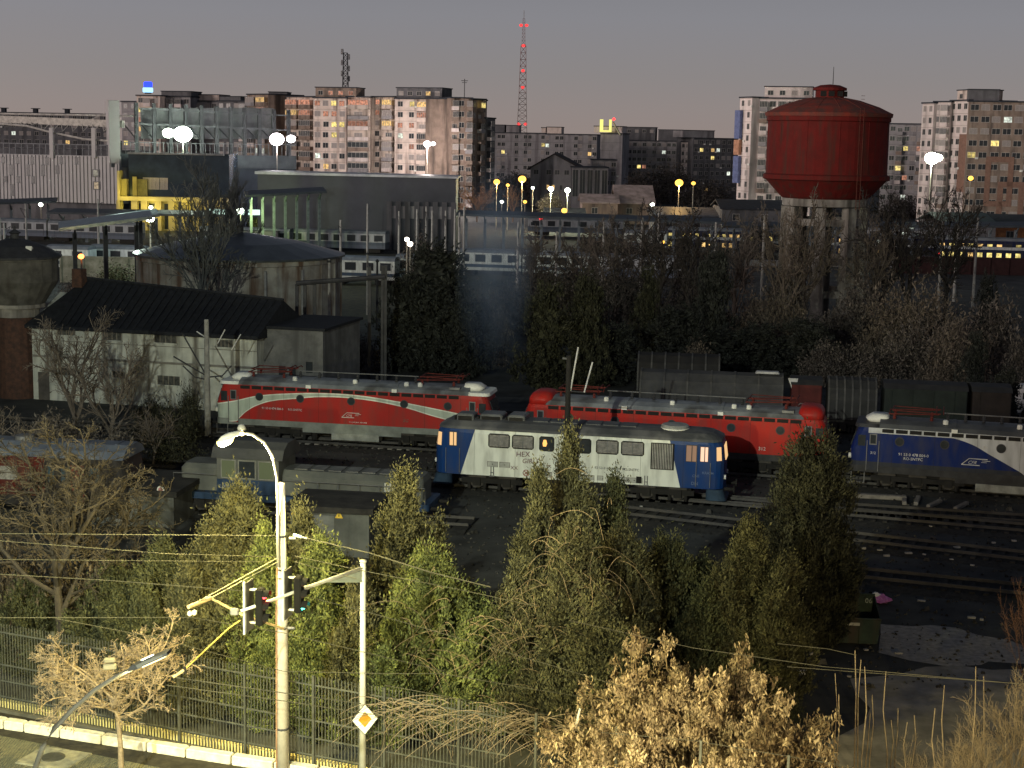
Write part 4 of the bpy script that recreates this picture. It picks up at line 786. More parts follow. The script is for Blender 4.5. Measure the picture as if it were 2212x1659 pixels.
def ea(label, pl, pr, xs, xe, liv, cabs=(True, True), dome=False, roofm=None, frm=None, acm=WHITE, trackl=''):
    o, a, L = axis(pl, pr, 1.1, xe, xs)
    t = thing('electric_locomotive', label, 'locomotive', (o.x, o.y, 0), a, 'electric locomotives')
    fm = frm or mat('grey_green_frame', (.20, .215, .20), .7, sc=1)
    fr = MB(); fr.loft([ring(0, L, .03, 2.97, z, .45) for z in (1.1, 1.5)])
    fr.prism([(2.2, .86), (L - 2.2, .86), (L - 3.2, .86), (L - 3.2, 1.099), (3.2, 1.099), (3.2, .86)], .2, .3) if False else None
    fr.box(6.0, L - 6.0, .1, 2.9, .8, 1.099); fr.build('frame', fm, t)
    b = MB(); b.loft([ring(.05, L - .05, 0, 3, 1.501, .5), ring(0, L, 0, 3, 2.45, .5), ring(.35, L - .35, .0, 3, 3.55, .5, 0, 0), ring(.45, L - .45, .02, 2.98, 3.75, .5)])
    body = b.build('body', liv, t)
    rm = roofm or mat('pale_grey_roof_sheet', (.22, .235, .25), .45, .2, sc=.7, stain=((.10, .10, .10), .8))
    r = MB(); xa, xb = (1.6, L - 1.6)
    r.loft([[(x, y, z) for y, z in ((.05, 3.751), (.25, 3.98), (.8, 4.16), (1.5, 4.22), (2.2, 4.16), (2.75, 3.98), (2.95, 3.751))] for x in (xa, xb)]); 
    for f in (.345, .655): x = L * f; r.loft([[(xx, y, z) for y, z in ((.04, 3.76), (.24, 4.01), (.79, 4.19), (1.5, 4.25), (2.21, 4.19), (2.76, 4.01), (2.96, 3.76))] for xx in (x - .1, x + .1)])
    roof = r.build('roof', rm, t)
    # row of dark vents below the roof edge
    n = int((xb - xa) / .78); v = MB(); v.box(-.33, .33, -.02, -.003, 3.5, 3.72); vm = v.mesh('roof_vent', BLACK)
    for i in range(n): put('roof_vent', vm, t, (xa + .5 + i * .78, 0, .0))
    for f in (.345, .655): x = L * f; MB().box(x - .17, x + .17, -.05, .05, 3.74, 3.95).build('roof_clip', WHITE, t)
    # portholes
    for f in (.165, .315, .5, .69, .845):
        m = MB(); m.disc(L * f, 3.02, -.001, .27, .025); m.mi = 1; m.disc(L * f, 3.02, -.027, .21, .01); m.build('porthole', [DSTEEL, GLASS], t)
    # cab doors and windows
    for s in (0, 1):
        X = (lambda v: v) if s == 0 else (lambda v: L - v)
        def bx(m, x0, x1, y0, y1, z0, z1): xa_, xb_ = sorted((X(x0), X(x1))); m.box(xa_, xb_, y0, y1, z0, z1)
        m = MB(); bx(m, .98, 1.6, -.022, -.003, 1.25, 3.55); m.mi = 1; bx(m, 1.08, 1.5, -.04, -.0225, 2.75, 3.4); m.mi = 2; bx(m, 1.14, 1.44, -.048, -.041, 2.82, 3.33)
        d = m.build('cab_door', [mat('door_' + liv.name, tuple(c * .75 for c in (liv.node_tree.nodes['Mix'].inputs[6].default_value[:3])), .5) if False else liv, STEEL, GLASS], t)
        m = MB(); bx(m, .93, .97, -.07, -.03, 1.2, 3.0); bx(m, 1.61, 1.65, -.07, -.03, 1.2, 3.0); m.build('handrail', STEEL, d)
        m = MB(); bx(m, .42, .86, -.015, -.003, 2.65, 3.3); m.build('cab_window', GLASS, t)
        m = MB(); xs_ = X(-.02); m.loft([[(X(.02), .55, 2.6), (X(.02), 2.45, 2.6), (X(.29), 2.45, 3.4), (X(.29), .55, 3.4)], [(X(-.03), .55, 2.6), (X(-.03), 2.45, 2.6), (X(.24), 2.45, 3.4), (X(.24), .55, 3.4)]]); m.build('windscreen', GLASS, t)
        for y in (.5, 2.5): m = MB(); m.tube([(X(.06), y, 1.95), (X(-.1), y, 1.95)], .16, 10); m.build('headlight', mat('headlight_glass', (.6, .6, .55), .3), t)
        if dome:
            m = MB(); m.loft([ring(*sorted((X(.42), X(1.95))), .1, 2.9, 3.751, .5), ring(*sorted((X(.45), X(1.93))), .12, 2.88, 4.1, .5), ring(*sorted((X(.6), X(1.85))), .3, 2.7, 4.35, .5), ring(*sorted((X(.85), X(1.7))), .75, 2.25, 4.47, .38)]); m.build('cab_roof', liv, t, True)
        else:
            m = MB(); m.loft([ring(*sorted((X(.2), X(1.75))), .02, 2.98, 3.751, .4), ring(*sorted((X(.25), X(1.7))), .1, 2.9, 3.95, .4)]); m.build('cab_roof', acm, t)
            m = MB(); m.loft([ring(*sorted((X(.9), X(2.1))), .8, 2.2, 3.96, .3), ring(*sorted((X(.75), X(2.1))), .8, 2.2, 4.15, .3), ring(*sorted((X(1.1), X(2.05))), .95, 2.05, 4.38, .3)]); m.build('air_conditioner', WHITE, t, True)
        if s: m = MB(); m.box(xb - 1.3, xb - .6, .3, 1.1, 4.05, 4.2); m.build('roof_hatch', STEEL, t)
    PR = mat('red_pantograph', (.11, .02, .016), .7)
    panto(t, 3.6, 4.22, PR); panto(t, L - 3.6, 4.22, PR)
    m = MB(); m.tube([(5.2, 1.5, 4.62), (L - 5.2, 1.5, 4.62)], .04, 6); m.build('roof_busbar', STEEL, t)
    for i in range(7): m = MB(); x = 5.4 + i * (L - 10.8) / 6; m.lathe([(.07, 4.2), (.12, 4.27), (.07, 4.33), (.12, 4.4), (.07, 4.46), (.1, 4.52), (.04, 4.61)], 8, x, 1.5); m.build('insulator', DSTEEL, t)
    for x in (5.3, 9.4, L - 5.8, L - 4.9): m = MB(); m.lathe([(.16, 4.1), (.16, 4.3), (.1, 4.36)], 8, x, .65); m.build('insulator', WHITE, t)
    m = MB(); m.box(L * .46 - .6, L * .46 + 2.6, .05, .9, .42, .86); m.build('battery_box', mat('pale_box', (.26, .27, .25), .8, sc=2), t)
    for x in (L * .32, L * .36, L * .72): m = MB(); m.lathe([(.0 + .22, .3), (.22, .85)], 10, x, .45); m.build('air_tank', BLACK, t)
    bogie(t, 3.9); bogie(t, L - 3.9); buffers(t, L)
    for X0 in (.1, L - .9): m = MB(); m.box(X0, X0 + .8, -.02, .6, .45, .5); m.box(X0, X0 + .05, -.02, .0, .5, 1.1); m.box(X0 + .75, X0 + .8, -.02, .0, .5, 1.1); m.build('step', STEEL, t)
    track(o, a, 1.5, -70 if 'white arc' in label else -24, 80, trackl)
    return t, L
RED_, WHT_, GRYW = (.38, .026, .022), (.74, .77, .69), (.30, .33, .29)
up1 = [(0, 2.42), (1.5, 2.72), (2.95, 3.08), (5.38, 3.36), (7.35, 3.47), (9.6, 3.45), (12.4, 3.18), (15.1, 2.8), (17.0, 2.5), (20, 2.0)]
lo1 = [(0, 1.3), (1.45, 1.3), (1.65, 1.5), (2.3, 2.08), (3.05, 2.48), (4.0, 2.78), (5.4, 2.98), (7.35, 3.2), (9.6, 3.2), (12.4, 2.88), (15.1, 2.25), (17, 1.9), (20, 1.5)]
def e1(M, CV, x, z):
    U, Lw = CV(x, up1, 20, 5), CV(x, lo1, 20, 5)
    band = M('MULTIPLY', M('LESS_THAN', z, U), M('GREATER_THAN', z, Lw)); inner = M('MULTIPLY', M('LESS_THAN', z, M('SUBTRACT', U, .07)), M('GREATER_THAN', z, M('ADD', Lw, .07)))
    return band, inner
LV1 = curve_mat('red_body_with_white_arc', (RED_, WHT_, (.44, .50, .43)), e1)
t, L = ea('red electric locomotive with a long white arc stripe and portholes', (465, 914), (941, 940), None, 1062, LV1, trackl='track under the red locomotive with the white arc')
logo(t, 8.7, 1.95, .62, WL); text_on(t, '91 53 0 474 006-5', 3.25, 2.22, .2, WL); text_on(t, 'RO-SNTFC', 5.05, 2.21, .2, WL); text_on(t, 'M 12.09.2014  REV 2022', 9.2, 1.62, .12, WL); text_on(t, 'SG', 12.8, 1.85, .3, mat('grey_scrawl', (.16, .12, .1), .8), shear=.3)
LV3 = curve_mat('plain_red_body', ((.42, .02, .014), (.42, .02, .014)), lambda M, CV, x, z: (M('LESS_THAN', z, 0.0),))
t, L = ea('plain bright red electric locomotive with rounded cab roofs', (1590, 992), (1776, 1004), 1122, 1790, LV3, dome=True, frm=mat('dark_frame', (.04, .04, .042), .8), trackl='track under the plain red locomotive')
text_on(t, '312', L - 4.2, 1.75, .3, WL)
bd = [(0, 4.2), (3.5, 3.66), (4.9, 3.58), (6.4, 3.28), (7.95, 2.55), (9.5, 1.75), (10.3, 1.35), (20, 1.2)]
def e4(M, CV, x, z):
    U = CV(x, bd, 20, 5); w = M('GREATER_THAN', z, U); top = M('MULTIPLY', M('GREATER_THAN', z, 3.44), M('GREATER_THAN', x, 1.0)); low = M('LESS_THAN', z, 1.75)
    return M('MAXIMUM', w, top), M('MULTIPLY', low, M('LESS_THAN', z, U))
LV4 = curve_mat('blue_body_with_white_sweep', ((.003, .017, .115), (.56, .58, .60), (.03, .035, .05)), e4)
t, L = ea('blue electric locomotive with a white sweep cut by the right edge', (1850, 1018), (2212, 1044), 1834, 2500, LV4, frm=mat('dark_frame', (.04, .04, .042), .8), roofm=mat('dark_grey_loco_roof', (.085, .09, .095), .5, .2, sc=.7), acm=mat('black_cab_roof', (.03, .03, .035), .5), trackl='track under the blue and white locomotive')
logo(t, 6.3, 1.95, .75, WL); text_on(t, '91 53 0 478 004-0', 2.75, 2.22, .23, WL); text_on(t, 'RO-SNTFC', 3.05, 1.98, .23, WL); text_on(t, '312', 1.15, 2.2, .22, WL)
m = MB(); n = 8
for i in range(n):
    an = 2 * PI * i / n; m.disc(10.2 + .3 * math.cos(an), 2.2 + .3 * math.sin(an), -.01, .13, .02, 8)
m.disc(10.2, 2.2, -.01, .3, .024, 12); m.build('emblem', mat('golden_emblem', (.40, .24, .10), .6), t)
m = MB(); m.disc(7.55, 3.02, -.04, .17, .01, 3); m.build('porthole_reflection_sticker', WL, t)
# --- white and blue diesel locomotive
o, a, L = axis((998, 1024), (1480, 1054), 1.1, 1563, 936)
t = thing('diesel_locomotive', 'white diesel locomotive with blue cab ends, graffiti and lit cab windows', 'locomotive', (o.x, o.y, 0), a)
def ed(M, CV, x, z):
    l = M('GREATER_THAN', x, M('SUBTRACT', M('MULTIPLY', z, .30), -1.28)) ; l = M('GREATER_THAN', M('SUBTRACT', x, M('MULTIPLY', M('SUBTRACT', z, 1.1), .31)), 1.6)
    r = M('LESS_THAN', M('ADD', x, M('MULTIPLY', M('SUBTRACT', z, 1.1), .25)), 14.1)
    w = M('MULTIPLY', l, r); return (w, M('GREATER_THAN', z, 3.72))
LVD = curve_mat('white_body_with_blue_ends', ((.006, .038, .16), (.74, .77, .70), (.07, .072, .075)), ed)
b = MB(); b.loft([ring(.02, L - .02, .0, 3, 1.1, .75), ring(0, L, 0, 3, 2.5, .75), ring(.12, L - .12, 0, 3, 3.5, .75), ring(.22, L - .22, .05, 2.95, 3.72, .75)]); b.build('body', LVD, t, False)
DR = mat('sooty_grey_roof', (.075, .078, .083), .6, .1, sc=.6, stain=((.14, .14, .14), 1))
b = MB(); b.loft([ring(.16, L - .16, -.03, 3.03, 3.7201, .75), ring(.2, L - .2, .05, 2.95, 3.85, .75), ring(.7, L - .7, .45, 2.55, 4.12, .6), ring(1.4, L - 1.4, .9, 2.1, 4.22, .5)]); b.build('roof', DR, t)
for x0, x1, y0, y1 in ((1.2, 2.2, .5, 1.6), (2.5, 3.8, .75, 2.2), (4.1, 5.1, .8, 2.3)):
    m = MB(); m.bbox(x0, x1, y0, y1, 4.0, 4.5, .08); m.mi = 1; m.box(x0 - .12, x0 - .05, y0, y1, 3.95, 4.35); m.box(x0 + .1, x1 - .1, y0 - .03, y0 - .001, 4.1, 4.38); m.build('exhaust_box', [mat('roof_box_grey', (.12, .125, .13), .5, sc=1), BLACK], t)
m = MB(); m.lathe([(.75, 4.1), (.78, 4.35), (.7, 4.42), (.1, 4.45)], 24, L - 2.9, 1.3); m.mi = 1; m.lathe([(.8, 4.18), (.8, 4.24)], 24, L - 2.9, 1.3); m.build('fan_cowl', [mat('pale_fan_cowl', (.25, .255, .25), .5), WHITE], t)
m = MB(); m.box(10.7, 12.3, .5, .62, 3.95, 4.1); m.box(5.4, 6.2, .4, .5, 3.9, 4.0); m.box(2.2 - 1.1, 1.7, .3, .4, 3.86, 3.95); m.build('roof_rail', STEEL, t)
for i in range(6): m = MB(); x = 5.6 + i * 1.0; m.box(x, x + .85, .8, 2.0, 4.18, 4.26); m.build('roof_hatch', DR, t)
LVW = mat('louvre_grey', (.20, .19, .175), .6, sc=5, var=.4)
def dw(x0, x1, z0, z1, k):
    m = MB(); m.mi = 0; r_ = .1
    m.loft([[(px, y, pz) for px, pz in ((x0 + r_, z0), (x1 - r_, z0), (x1, z0 + r_), (x1, z1 - r_), (x1 - r_, z1), (x0 + r_, z1), (x0, z1 - r_), (x0, z0 + r_))] for y in (-.022, -.003)])
    m.mi = 1; m.box(x0 + .07, x1 - .07, -.03, -.0225, z0 + .07, z1 - .07)
    if k == 'louvre':
        m.mi = 2; m.box((x0 + x1) / 2 - .03, (x0 + x1) / 2 + .03, -.045, -.0305, z0 + .07, z1 - .07)
        for i in range(7): zz = z0 + .14 + i * (z1 - z0 - .25) / 7; m.box(x0 + .1, x1 - .1, -.038, -.0305, zz, zz + .035)
    return m.build('window' if k != 'louvre' else 'louvred_window', [BLACK, LVW if k == 'louvre' else GLASS, STEEL], t)
dw(3.19, 4.44, 2.74, 3.55, 'louvre'); dw(4.56, 5.82, 2.74, 3.55, 'louvre'); w1 = dw(6.12, 6.98, 2.7, 3.55, 'd'); dw(8.22, 9.08, 2.7, 3.55, 'd'); dw(9.35, 10.62, 2.74, 3.55, 'louvre'); dw(10.75, 12.05, 2.74, 3.55, 'louvre')
m = MB(); m.loft([[(x, y, z) for x, z in ((6.35, 2.98), (6.52, 2.98), (6.58, 3.15), (6.52, 3.36), (6.38, 3.36), (6.32, 3.15))] for y in (-.036, -.031)]); m.build('engine_room_lamp', glow('engine_room_glow', (1, .48, .12), 1.6), w1)
m = MB(); m.box(7.25, 7.95, -.03, -.003, 1.85, 3.6); m.mi = 1; m.box(7.2, 7.25, -.05, -.003, 1.8, 3.62); m.box(7.95, 8.0, -.05, -.003, 1.8, 3.62); m.build('engine_door', [LVD, mat('door_edge_grey', (.3, .31, .29), .6)], t)
m = MB(); m.mi = 1; m.box(12.42, 13.72, -.03, -.003, 2.05, 3.55); m.mi = 0
for i in range(13): m.box(12.5 + i * .09, 12.54 + i * .09, -.06, -.031, 2.1, 3.5)
m.build('radiator_grille', [mat('pale_grille', (.38, .37, .34), .6), BLACK], t)
CABL = glow('cab_light', (1, .60, .26), .95); CABP = glow('cab_light_pink', (1, .62, .42), 1.2)
def cw(x0, x1, z0, z1, k, nm='cab_window'):
    m = MB(); m.mi = 1; m.box(x0 - .04, x1 + .04, -.02, -.003, z0 - .04, z1 + .04); m.mi = 0; m.box(x0, x1, -.03, -.0205, z0, z1); m.mi = 1; m.box((x0 + x1) / 2, (x0 + x1) / 2 + .05, -.04, -.0305, z0, z1); return m.build(nm, [k, DSTEEL], t)
for x0, x1 in ((.78, 1.5), (L - 1.5, L - .8)):
    m = MB(); m.box(x0, x1, -.018, -.003, 1.25, 3.6); m.build('cab_door', LVD, t)
    m = MB(); m.tube([(x0 - .04, -.07, 1.2), (x0 - .04, -.07, 2.6)], .02, 5); m.tube([(x1 + .04, -.07, 1.2), (x1 + .04, -.07, 2.6)], .02, 5); m.build('handrail', STEEL, t)
cw(.95, 1.34, 2.75, 3.5, CABL); cw(L - 2.1, L - 1.55, 2.62, 3.5, mat('dim_cab_glass', (.2, .15, .1), em=(.35, .2, .12), es=.8)); cw(L - 1.32, L - .92, 2.65, 3.45, CABP)
# windows following the rounded corners
for s, k in ((0, CABL), (1, CABL)):
    m = MB(); X = (lambda v: v) if s == 0 else (lambda v: L - v)
    def cpt(an, z, o_): f = .1 * max(0, (z - 2.5)); return (X(.75 - (.75 - f) * math.cos(an) * 1 - o_ * math.cos(an)) if True else 0, .75 - (.75) * math.sin(an) - o_ * math.sin(an), z)
    for k0, k1 in ((R_(64), R_(40)),): m.loft([[cpt(k0, 2.7, q), cpt(k1, 2.7, q), cpt(k1, 3.45, q), cpt(k0, 3.45, q)] for q in (-.01, .03)])
    m.build('corner_window', k, t)
    m = MB(); xx = X(.09); m.loft([[(X(.02), .85, 2.65), (X(.02), 2.15, 2.65), (X(.13), 2.15, 3.45), (X(.13), .85, 3.45)], [(X(-.03), .85, 2.65), (X(-.03), 2.15, 2.65), (X(.08), 2.15, 3.45), (X(.08), .85, 3.45)]]); m.build('windscreen', k, t)
    for y in (.7, 2.3): m = MB(); m.tube([(X(.04), y, 1.7), (X(-.06), y, 1.7)], .13, 10); m.build('headlight', WL, t)
    m = MB(); m.loft([ring(*sorted((X(-.15), X(1.0))), .2, 2.8, .42, .3), ring(*sorted((X(.05), X(1.0))), .1, 2.9, 1.05, .4)]); m.build('snow_plough', mat('plough_blue', (.03, .055, .09), .7), t)
# lower side equipment panels, steps, lettering, graffiti
GP = mat('panel_outline', (.36, .37, .34), .6)
for i, (x, z, w, h) in enumerate(((3.15, 1.62, .62, .32), (3.85, 1.62, .62, .32), (5.75, 1.22, .4, .28), (6.3, 1.2, .6, .34), (8.0, 1.22, .6, .3), (8.7, 1.2, .6, .3), (9.45, 1.22, .35, .28), (10.0, 1.2, .55, .3), (10.7, 1.2, .55, .3), (11.1, 1.2, .9, .3))):
    m = MB(); m.box(x, x + w, -.012, -.003, z, z + h); m.mi = 1; m.box(x, x + w, -.015, -.0121, z + h - .03, z + h); m.box(x, x + .03, -.015, -.0121, z, z + h - .03); m.box(x + w - .03, x + w, -.015, -.0121, z, z + h - .03); m.box(x + w * .45, x + w * .55, -.02, -.0121, z + h * .4, z + h * .6); m.build('hatch', [GP, LVW], t)
m = MB(); m.box(11.65, 11.95, -.02, -.003, 1.2, 1.58); m.build('vent', BLACK, t)
for x in (3.35, 12.1): m = MB(); m.box(x, x + .05, -.05, -.003, 1.1, 1.65); m.box(x + .15, x + .2, -.05, -.003, 1.1, 1.65); m.box(x - .05, x + .25, -.12, -.003, 1.08, 1.12); m.box(x, x + .2, -.12, -.051, 1.3, 1.33); m.build('step', STEEL, t)
BLT = mat('dark_lettering', (.05, .05, .06), .7); GRF = mat('graffiti_purple_brown', (.16, .075, .085), .8)
text_on(t, '92 53 0 62-0842-9 RO-SNTFC', 9.3, 1.88, .2, BLT, name='number'); word('HEX', .42, GRF, t, (4.8, -.03, 2.3), 'graffiti', rot=(PI / 2, R_(-3), 0), shear=.1)
word('GIRLS', .38, GRF, t, (5.15, -.03, 1.95), 'graffiti', rot=(PI / 2, R_(-2), 0), shear=.2); word('Z', .45, GRF, t, (6.45, -.03, 1.62), 'graffiti', shear=.3); word('XX', .3, GRF, t, (4.5, -.03, 1.55), 'graffiti')
m = MB(); m.tube([(5.4 + .17 * math.cos(i * PI / 5), -.03, 1.4 + .17 * math.sin(i * PI / 5)) for i in range(11)], .02, 4); m.tube([(5.3, -.03, 1.3), (5.5, -.03, 1.5)], .02, 4); m.tube([(5.5, -.03, 1.3), (5.3, -.03, 1.5)], .02, 4); m.build('graffiti', mat('graffiti_red', (.3, .05, .05), .8), t)
m = MB(); m.tube([(8.25, -.03, 1.62), (8.25, -.03, 1.75), (8.7, -.03, 1.75), (8.7, -.03, 1.62)], .035, 4); m.build('graffiti', BLT, t)
word('CNE', .2, mat('pale_scratch', (.15, .2, .33), .8), t, (L - 1.75, -.03, 1.75), 'graffiti'); word('DN', .26, MT['pale_scratch'], t, (L - 1.8, -.03, 1.3), 'graffiti'); word('KRASH', .2, MT['pale_scratch'], t, (L - 1.2, -.03, 1.95), 'graffiti')
bogie(t, 3.4, 2); bogie(t, L - 3.4, 2); buffers(t, L); m = MB(); m.box(6.2, 10.2, .3, 2.7, .45, 1.05); m.build('fuel_tank', BLACK, t)
track(o, a, 1.5, -22, 60, 'track under the white diesel locomotive')
# --- shunting locomotive, dim, behind the sheds
o, a, L = axis((420, 1076), (880, 1104), 1.0, 925, 366)
t = thing('shunting_locomotive', 'grey hooded shunting locomotive with a blue skirt and centre cab', 'locomotive', (o.x, o.y, 0), a)
SG = mat('shunter_grey', (.10, .105, .098), .7, sc=.8, stain=((.12, .12, .11), 1.2)); SB = mat('shunter_blue', (.02, .045, .10), .6, sc=1)
MB().loft([ring(0, L, 0, 3, 1.0, .3), ring(0, L, 0, 3, 1.35, .3)]).build('frame', SB, t)
m = MB(); m.loft([ring(.4, 2.6, .5, 2.5, 1.351, .3), ring(.4, 2.6, .5, 2.5, 2.5, .3), ring(.6, 2.6, .7, 2.3, 2.75, .3)]); m.build('short_hood', SG, t)
xc0, xc1 = 2.61, 6.0
m = MB(); m.box(xc0, xc1, .12, 2.88, 1.351, 2.1); m.mi = 1; m.box(xc0, xc1, .121, 2.879, 2.101, 3.3); m.build('cab', [SB, SG], t)
m = MB(); m.loft([[(x, y, z) for y, z in ((-.05, 3.25), (.25, 3.75), (.9, 4.05), (2.1, 4.05), (2.75, 3.75), (3.05, 3.25))] for x in (xc0 - .25, xc1 + .25)]); m.build('cab_roof', mat('shunter_roof', (.065, .066, .066), .7, sc=.7), t)
GY = mat('lit_green_glass', (.2, .22, .1), em=(.35, .42, .18), es=.22)
for x0, x1, k in ((2.9, 3.6, GY), (3.85, 4.7, GLASS), (4.95, 5.7, GY)):
    m = MB(); m.mi = 1; m.box(x0 - .06, x1 + .06, .09, .119, 2.16, 3.16); m.mi = 0; m.box(x0, x1, .07, .0895, 2.22, 3.1); m.build('cab_window', [k, mat('shunter_frame', (.2, .2, .18), .6)], t)
m = MB(); m.loft([ring(6.01, L - .4, .45, 2.55, 1.351, .25), ring(6.01, L - .4, .45, 2.55, 2.35, .25), ring(6.01, L - .5, .7, 2.3, 2.65, .3)]); m.build('long_hood', SG, t)
for i in range(7): m = MB(); x = 6.6 + i * .92; m.box(x, x + .7, .9, 2.1, 2.62, 2.70); m.build('hood_hatch', mat('pale_hatch', (.15, .15, .145), .7), t)
m = MB(); m.box(11.6, 12.6, .40, .449, 1.85, 2.3); m.build('number_plate', mat('pale_plate', (.5, .5, .46), .6), t)
word('LDH', .26, WL, t, (2.75, .09, 1.62), 'lettering'); word('87 0031', .18, WL, t, (3.9, .09, 1.7), 'lettering')
m = MB(); m.tube([(.2, .1, 1.35), (.2, .1, 2.3), (2.5, .1, 2.3)], .025, 5); m.tube([(6.2, .1, 2.2), (L - .2, .1, 2.2), (L - .2, .1, 1.35)], .025, 5)
for i in range(6): m.tube([(7 + i * 1.1, .1, 1.35), (7 + i * 1.1, .1, 2.2)], .02, 4)
m.build('handrail', STEEL, t); bogie(t, 2.6, 2); bogie(t, L - 2.8, 2); buffers(t, L)
track(o, a, 1.5, -26, 16, 'track under the grey shunting locomotive')
# --- red locomotive at the far left
o, a, L = axis((0, 1088), (240, 1100), 1.0, 272, -330)
t = thing('diesel_locomotive', 'dark red locomotive with a pale bluish roof at the left edge', 'locomotive', (o.x, o.y, 0), a)
LR = curve_mat('dull_red_body', ((.025, .022, .022), (.075, .013, .010)), lambda M, CV, x, z: (M('MULTIPLY', M('GREATER_THAN', z, 1.5), M('LESS_THAN', x, L - 4.3)),))
MB().loft([ring(0, L, 0, 3, 1.0, .4), ring(0, L, 0, 3, 2.6, .4), ring(.25, L - .25, 0, 3, 3.55, .4)]).build('body', LR, t)
m = MB(); m.loft([[(x, y, z) for y, z in ((-.05, 3.551), (.3, 3.9), (.95, 4.15), (2.05, 4.15), (2.7, 3.9), (3.05, 3.551))] for x in (.3, L - .1)])
for i in range(9): x = .8 + i * L / 9; m.box(x, x + .08, .95, 2.05, 4.15, 4.19)
m.build('roof', mat('bluish_white_roof', (.15, .17, .21), .5, c2=(.08, .095, .13), sc=.9), t)
TEAL = mat('teal_glass', (.03, .12, .15), em=(.03, .12, .15), es=.25)
for x, w in ((L - 4.1, .3), (L - 3.4, .5), (L - 1.9, .5)): m = MB(); m.box(x, x + w, -.03, -.003, 2.3, 3.1); m.build('cab_window', TEAL, t)
m = MB(); m.box(L - 2.9, L - 2.2, -.02, -.003, 1.2, 3.2); m.build('cab_door', mat('door_darkred', (.11, .03, .02), .7), t)
for x in (2, 5, 8): m = MB(); m.mi = 0; m.box(x, x + 1.4, -.02, -.003, 2.3, 3.0); m.build('louvred_window', LVW, t)
bogie(t, 3.2, 2); bogie(t, L - 3.2, 2); buffers(t, L)
m = MB(); m.lathe([(.5, 4.1), (.5, 4.35), (.1, 4.4)], 16, L - 6, 1.5); m.build('fan_cowl', STEEL, t)
# --- freight wagons
def wagon(label, x0, x1, y0, y1, kind, m1, zb=1.1):
    o, a, L = axis((x0, y0), (x1, y1), zb, x1, x0)
    t = thing('freight_wagon', label, 'freight wagon', (o.x, o.y, 0), a, 'freight wagons behind the locomotives')
    MB().box(0, L, .1, 2.9, .85, 1.2).build('frame', BLACK, t)
    if kind == 'arch':
        pr = [(0, 1.201), (0, 2.6), (.25, 3.35), (.8, 3.85), (1.5, 4.0), (2.2, 3.85), (2.75, 3.35), (3, 2.6), (3, 1.201)]
        MB().loft([[(x, y, z) for y, z in pr] for x in (.25, L - .25)]).build('cover', m1, t)
        for i in range(7):
            x = .3 + (L - .6) * i / 6; MB().loft([[(xx, 1.5 + (y - 1.5) * 1.025, 1.2 + (z - 1.2) * 1.02) for y, z in pr] for xx in (x - .06, x + .06)]).build('hoop', mat('wagon_rib', (.07, .068, .066), .6), t)
    elif kind == 'box':
        m = MB(); m.loft([ring(.1, L - .1, 0, 3, 1.201, .1), ring(.1, L - .1, 0, 3, 3.5, .1)]); 
        for i in range(int(L / 1.4)): x = .5 + i * 1.4; m.box(x, x + .1, -.06, -.003, 1.25, 3.45)
        m.build('body', m1, t); MB().loft([[(x, y, z) for y, z in ((-.03, 3.5), (.5, 3.8), (1.5, 3.92), (2.5, 3.8), (3.03, 3.5))] for x in (0.05, L - .05)]).build('roof', mat('wagon_roof', (.03, .03, .03), .7, sc=1), t)
    else:
        m = MB(); m.tube([(.4, 1.5, 2.5), (.8, 1.5, 2.5), (L - .8, 1.5, 2.5), (L - .4, 1.5, 2.5)], 1.35, 24); m.build('tank', m1, t, False); MB().tube([(L / 2, 1.5, 3.8), (L / 2, 1.5, 4.15)], .4, 12).build('dome', m1, t)
    bogie(t, 2.2, 2); bogie(t, L - 2.2, 2)
    return t, L
w1, Lw = wagon('grey hooped tarpaulin wagon behind the plain red locomotive', 1372, 1697, 889, 903, 'arch', mat('grey_tarpaulin', (.055, .055, .056), .75, sc=.7))
m = MB(); m.loft([ring(Lw - 2.2, Lw - .5, .9, 1.7, 4.02, .1), ring(Lw - 2.1, Lw - .6, 1.0, 1.6, 4.16, .1)]); m.build('pale_roof_patch', mat('pale_sheet', (.42, .42, .42), .6), w1)
m = MB(); m.loft([[(Lw + .05, .1, 3.9), (Lw + .75, .1, 3.9), (Lw + .5, .1, 2.7)], [(Lw + .05, .2, 3.9), (Lw + .75, .2, 3.9), (Lw + .5, .2, 2.7)]]); m.build('white_corner_sheet', mat('pale_sheet', (.42, .42, .42), .6), w1)
w2, _ = wagon('dark red covered wagon with pale railway emblem', 1704, 1776, 904, 907, 'box', mat('dark_red_wagon', (.07, .012, .011), .75, sc=1)); logo(w2, .25, 1.75, .9, mat('faded_lettering', (.22, .21, .21), .8))
wagon('dark grey rounded wagon right of the dark red one', 1779, 1900, 908, 913, 'arch', mat('dark_grey_wagon', (.028, .028, .028), .75, sc=1))
wagon('dark greenish covered wagon behind the blue locomotive', 1904, 2090, 913, 921, 'box', mat('dark_green_wagon', (.016, .022, .019), .75, sc=1))
wagon('brown dark wagon roof left of the pale van', 2094, 2185, 921, 925, 'box', mat('dark_brown_wagon', (.022, .016, .014), .75, sc=1))
wagon('dark tarpaulin wagon on the track behind the grey hooped one', 1368, 1560, 846, 853, 'arch', mat('brown_tarpaulin', (.022, .021, .020), .8, sc=1))
o_, a_, _ = axis((1372, 889), (1697, 903), 1.1, 1697, 1372); track(o_, a_, 1.5, -10, 60, 'track under the hooped freight wagons', False)
p = G(2188, 905); t = thing('parked_van', 'pale van roof and side at the right edge behind the blue locomotive', 'van', (p.x, p.y, 0), R_(-12))
MB().loft([ring(0, 5, 0, 2, .5, .3), ring(0, 5, 0, 2, 1.3, .3), ring(.3, 4.9, .1, 1.9, 2.3, .3), ring(.5, 4.7, .3, 1.7, 2.5, .3)]).build('body', WHITE, t)
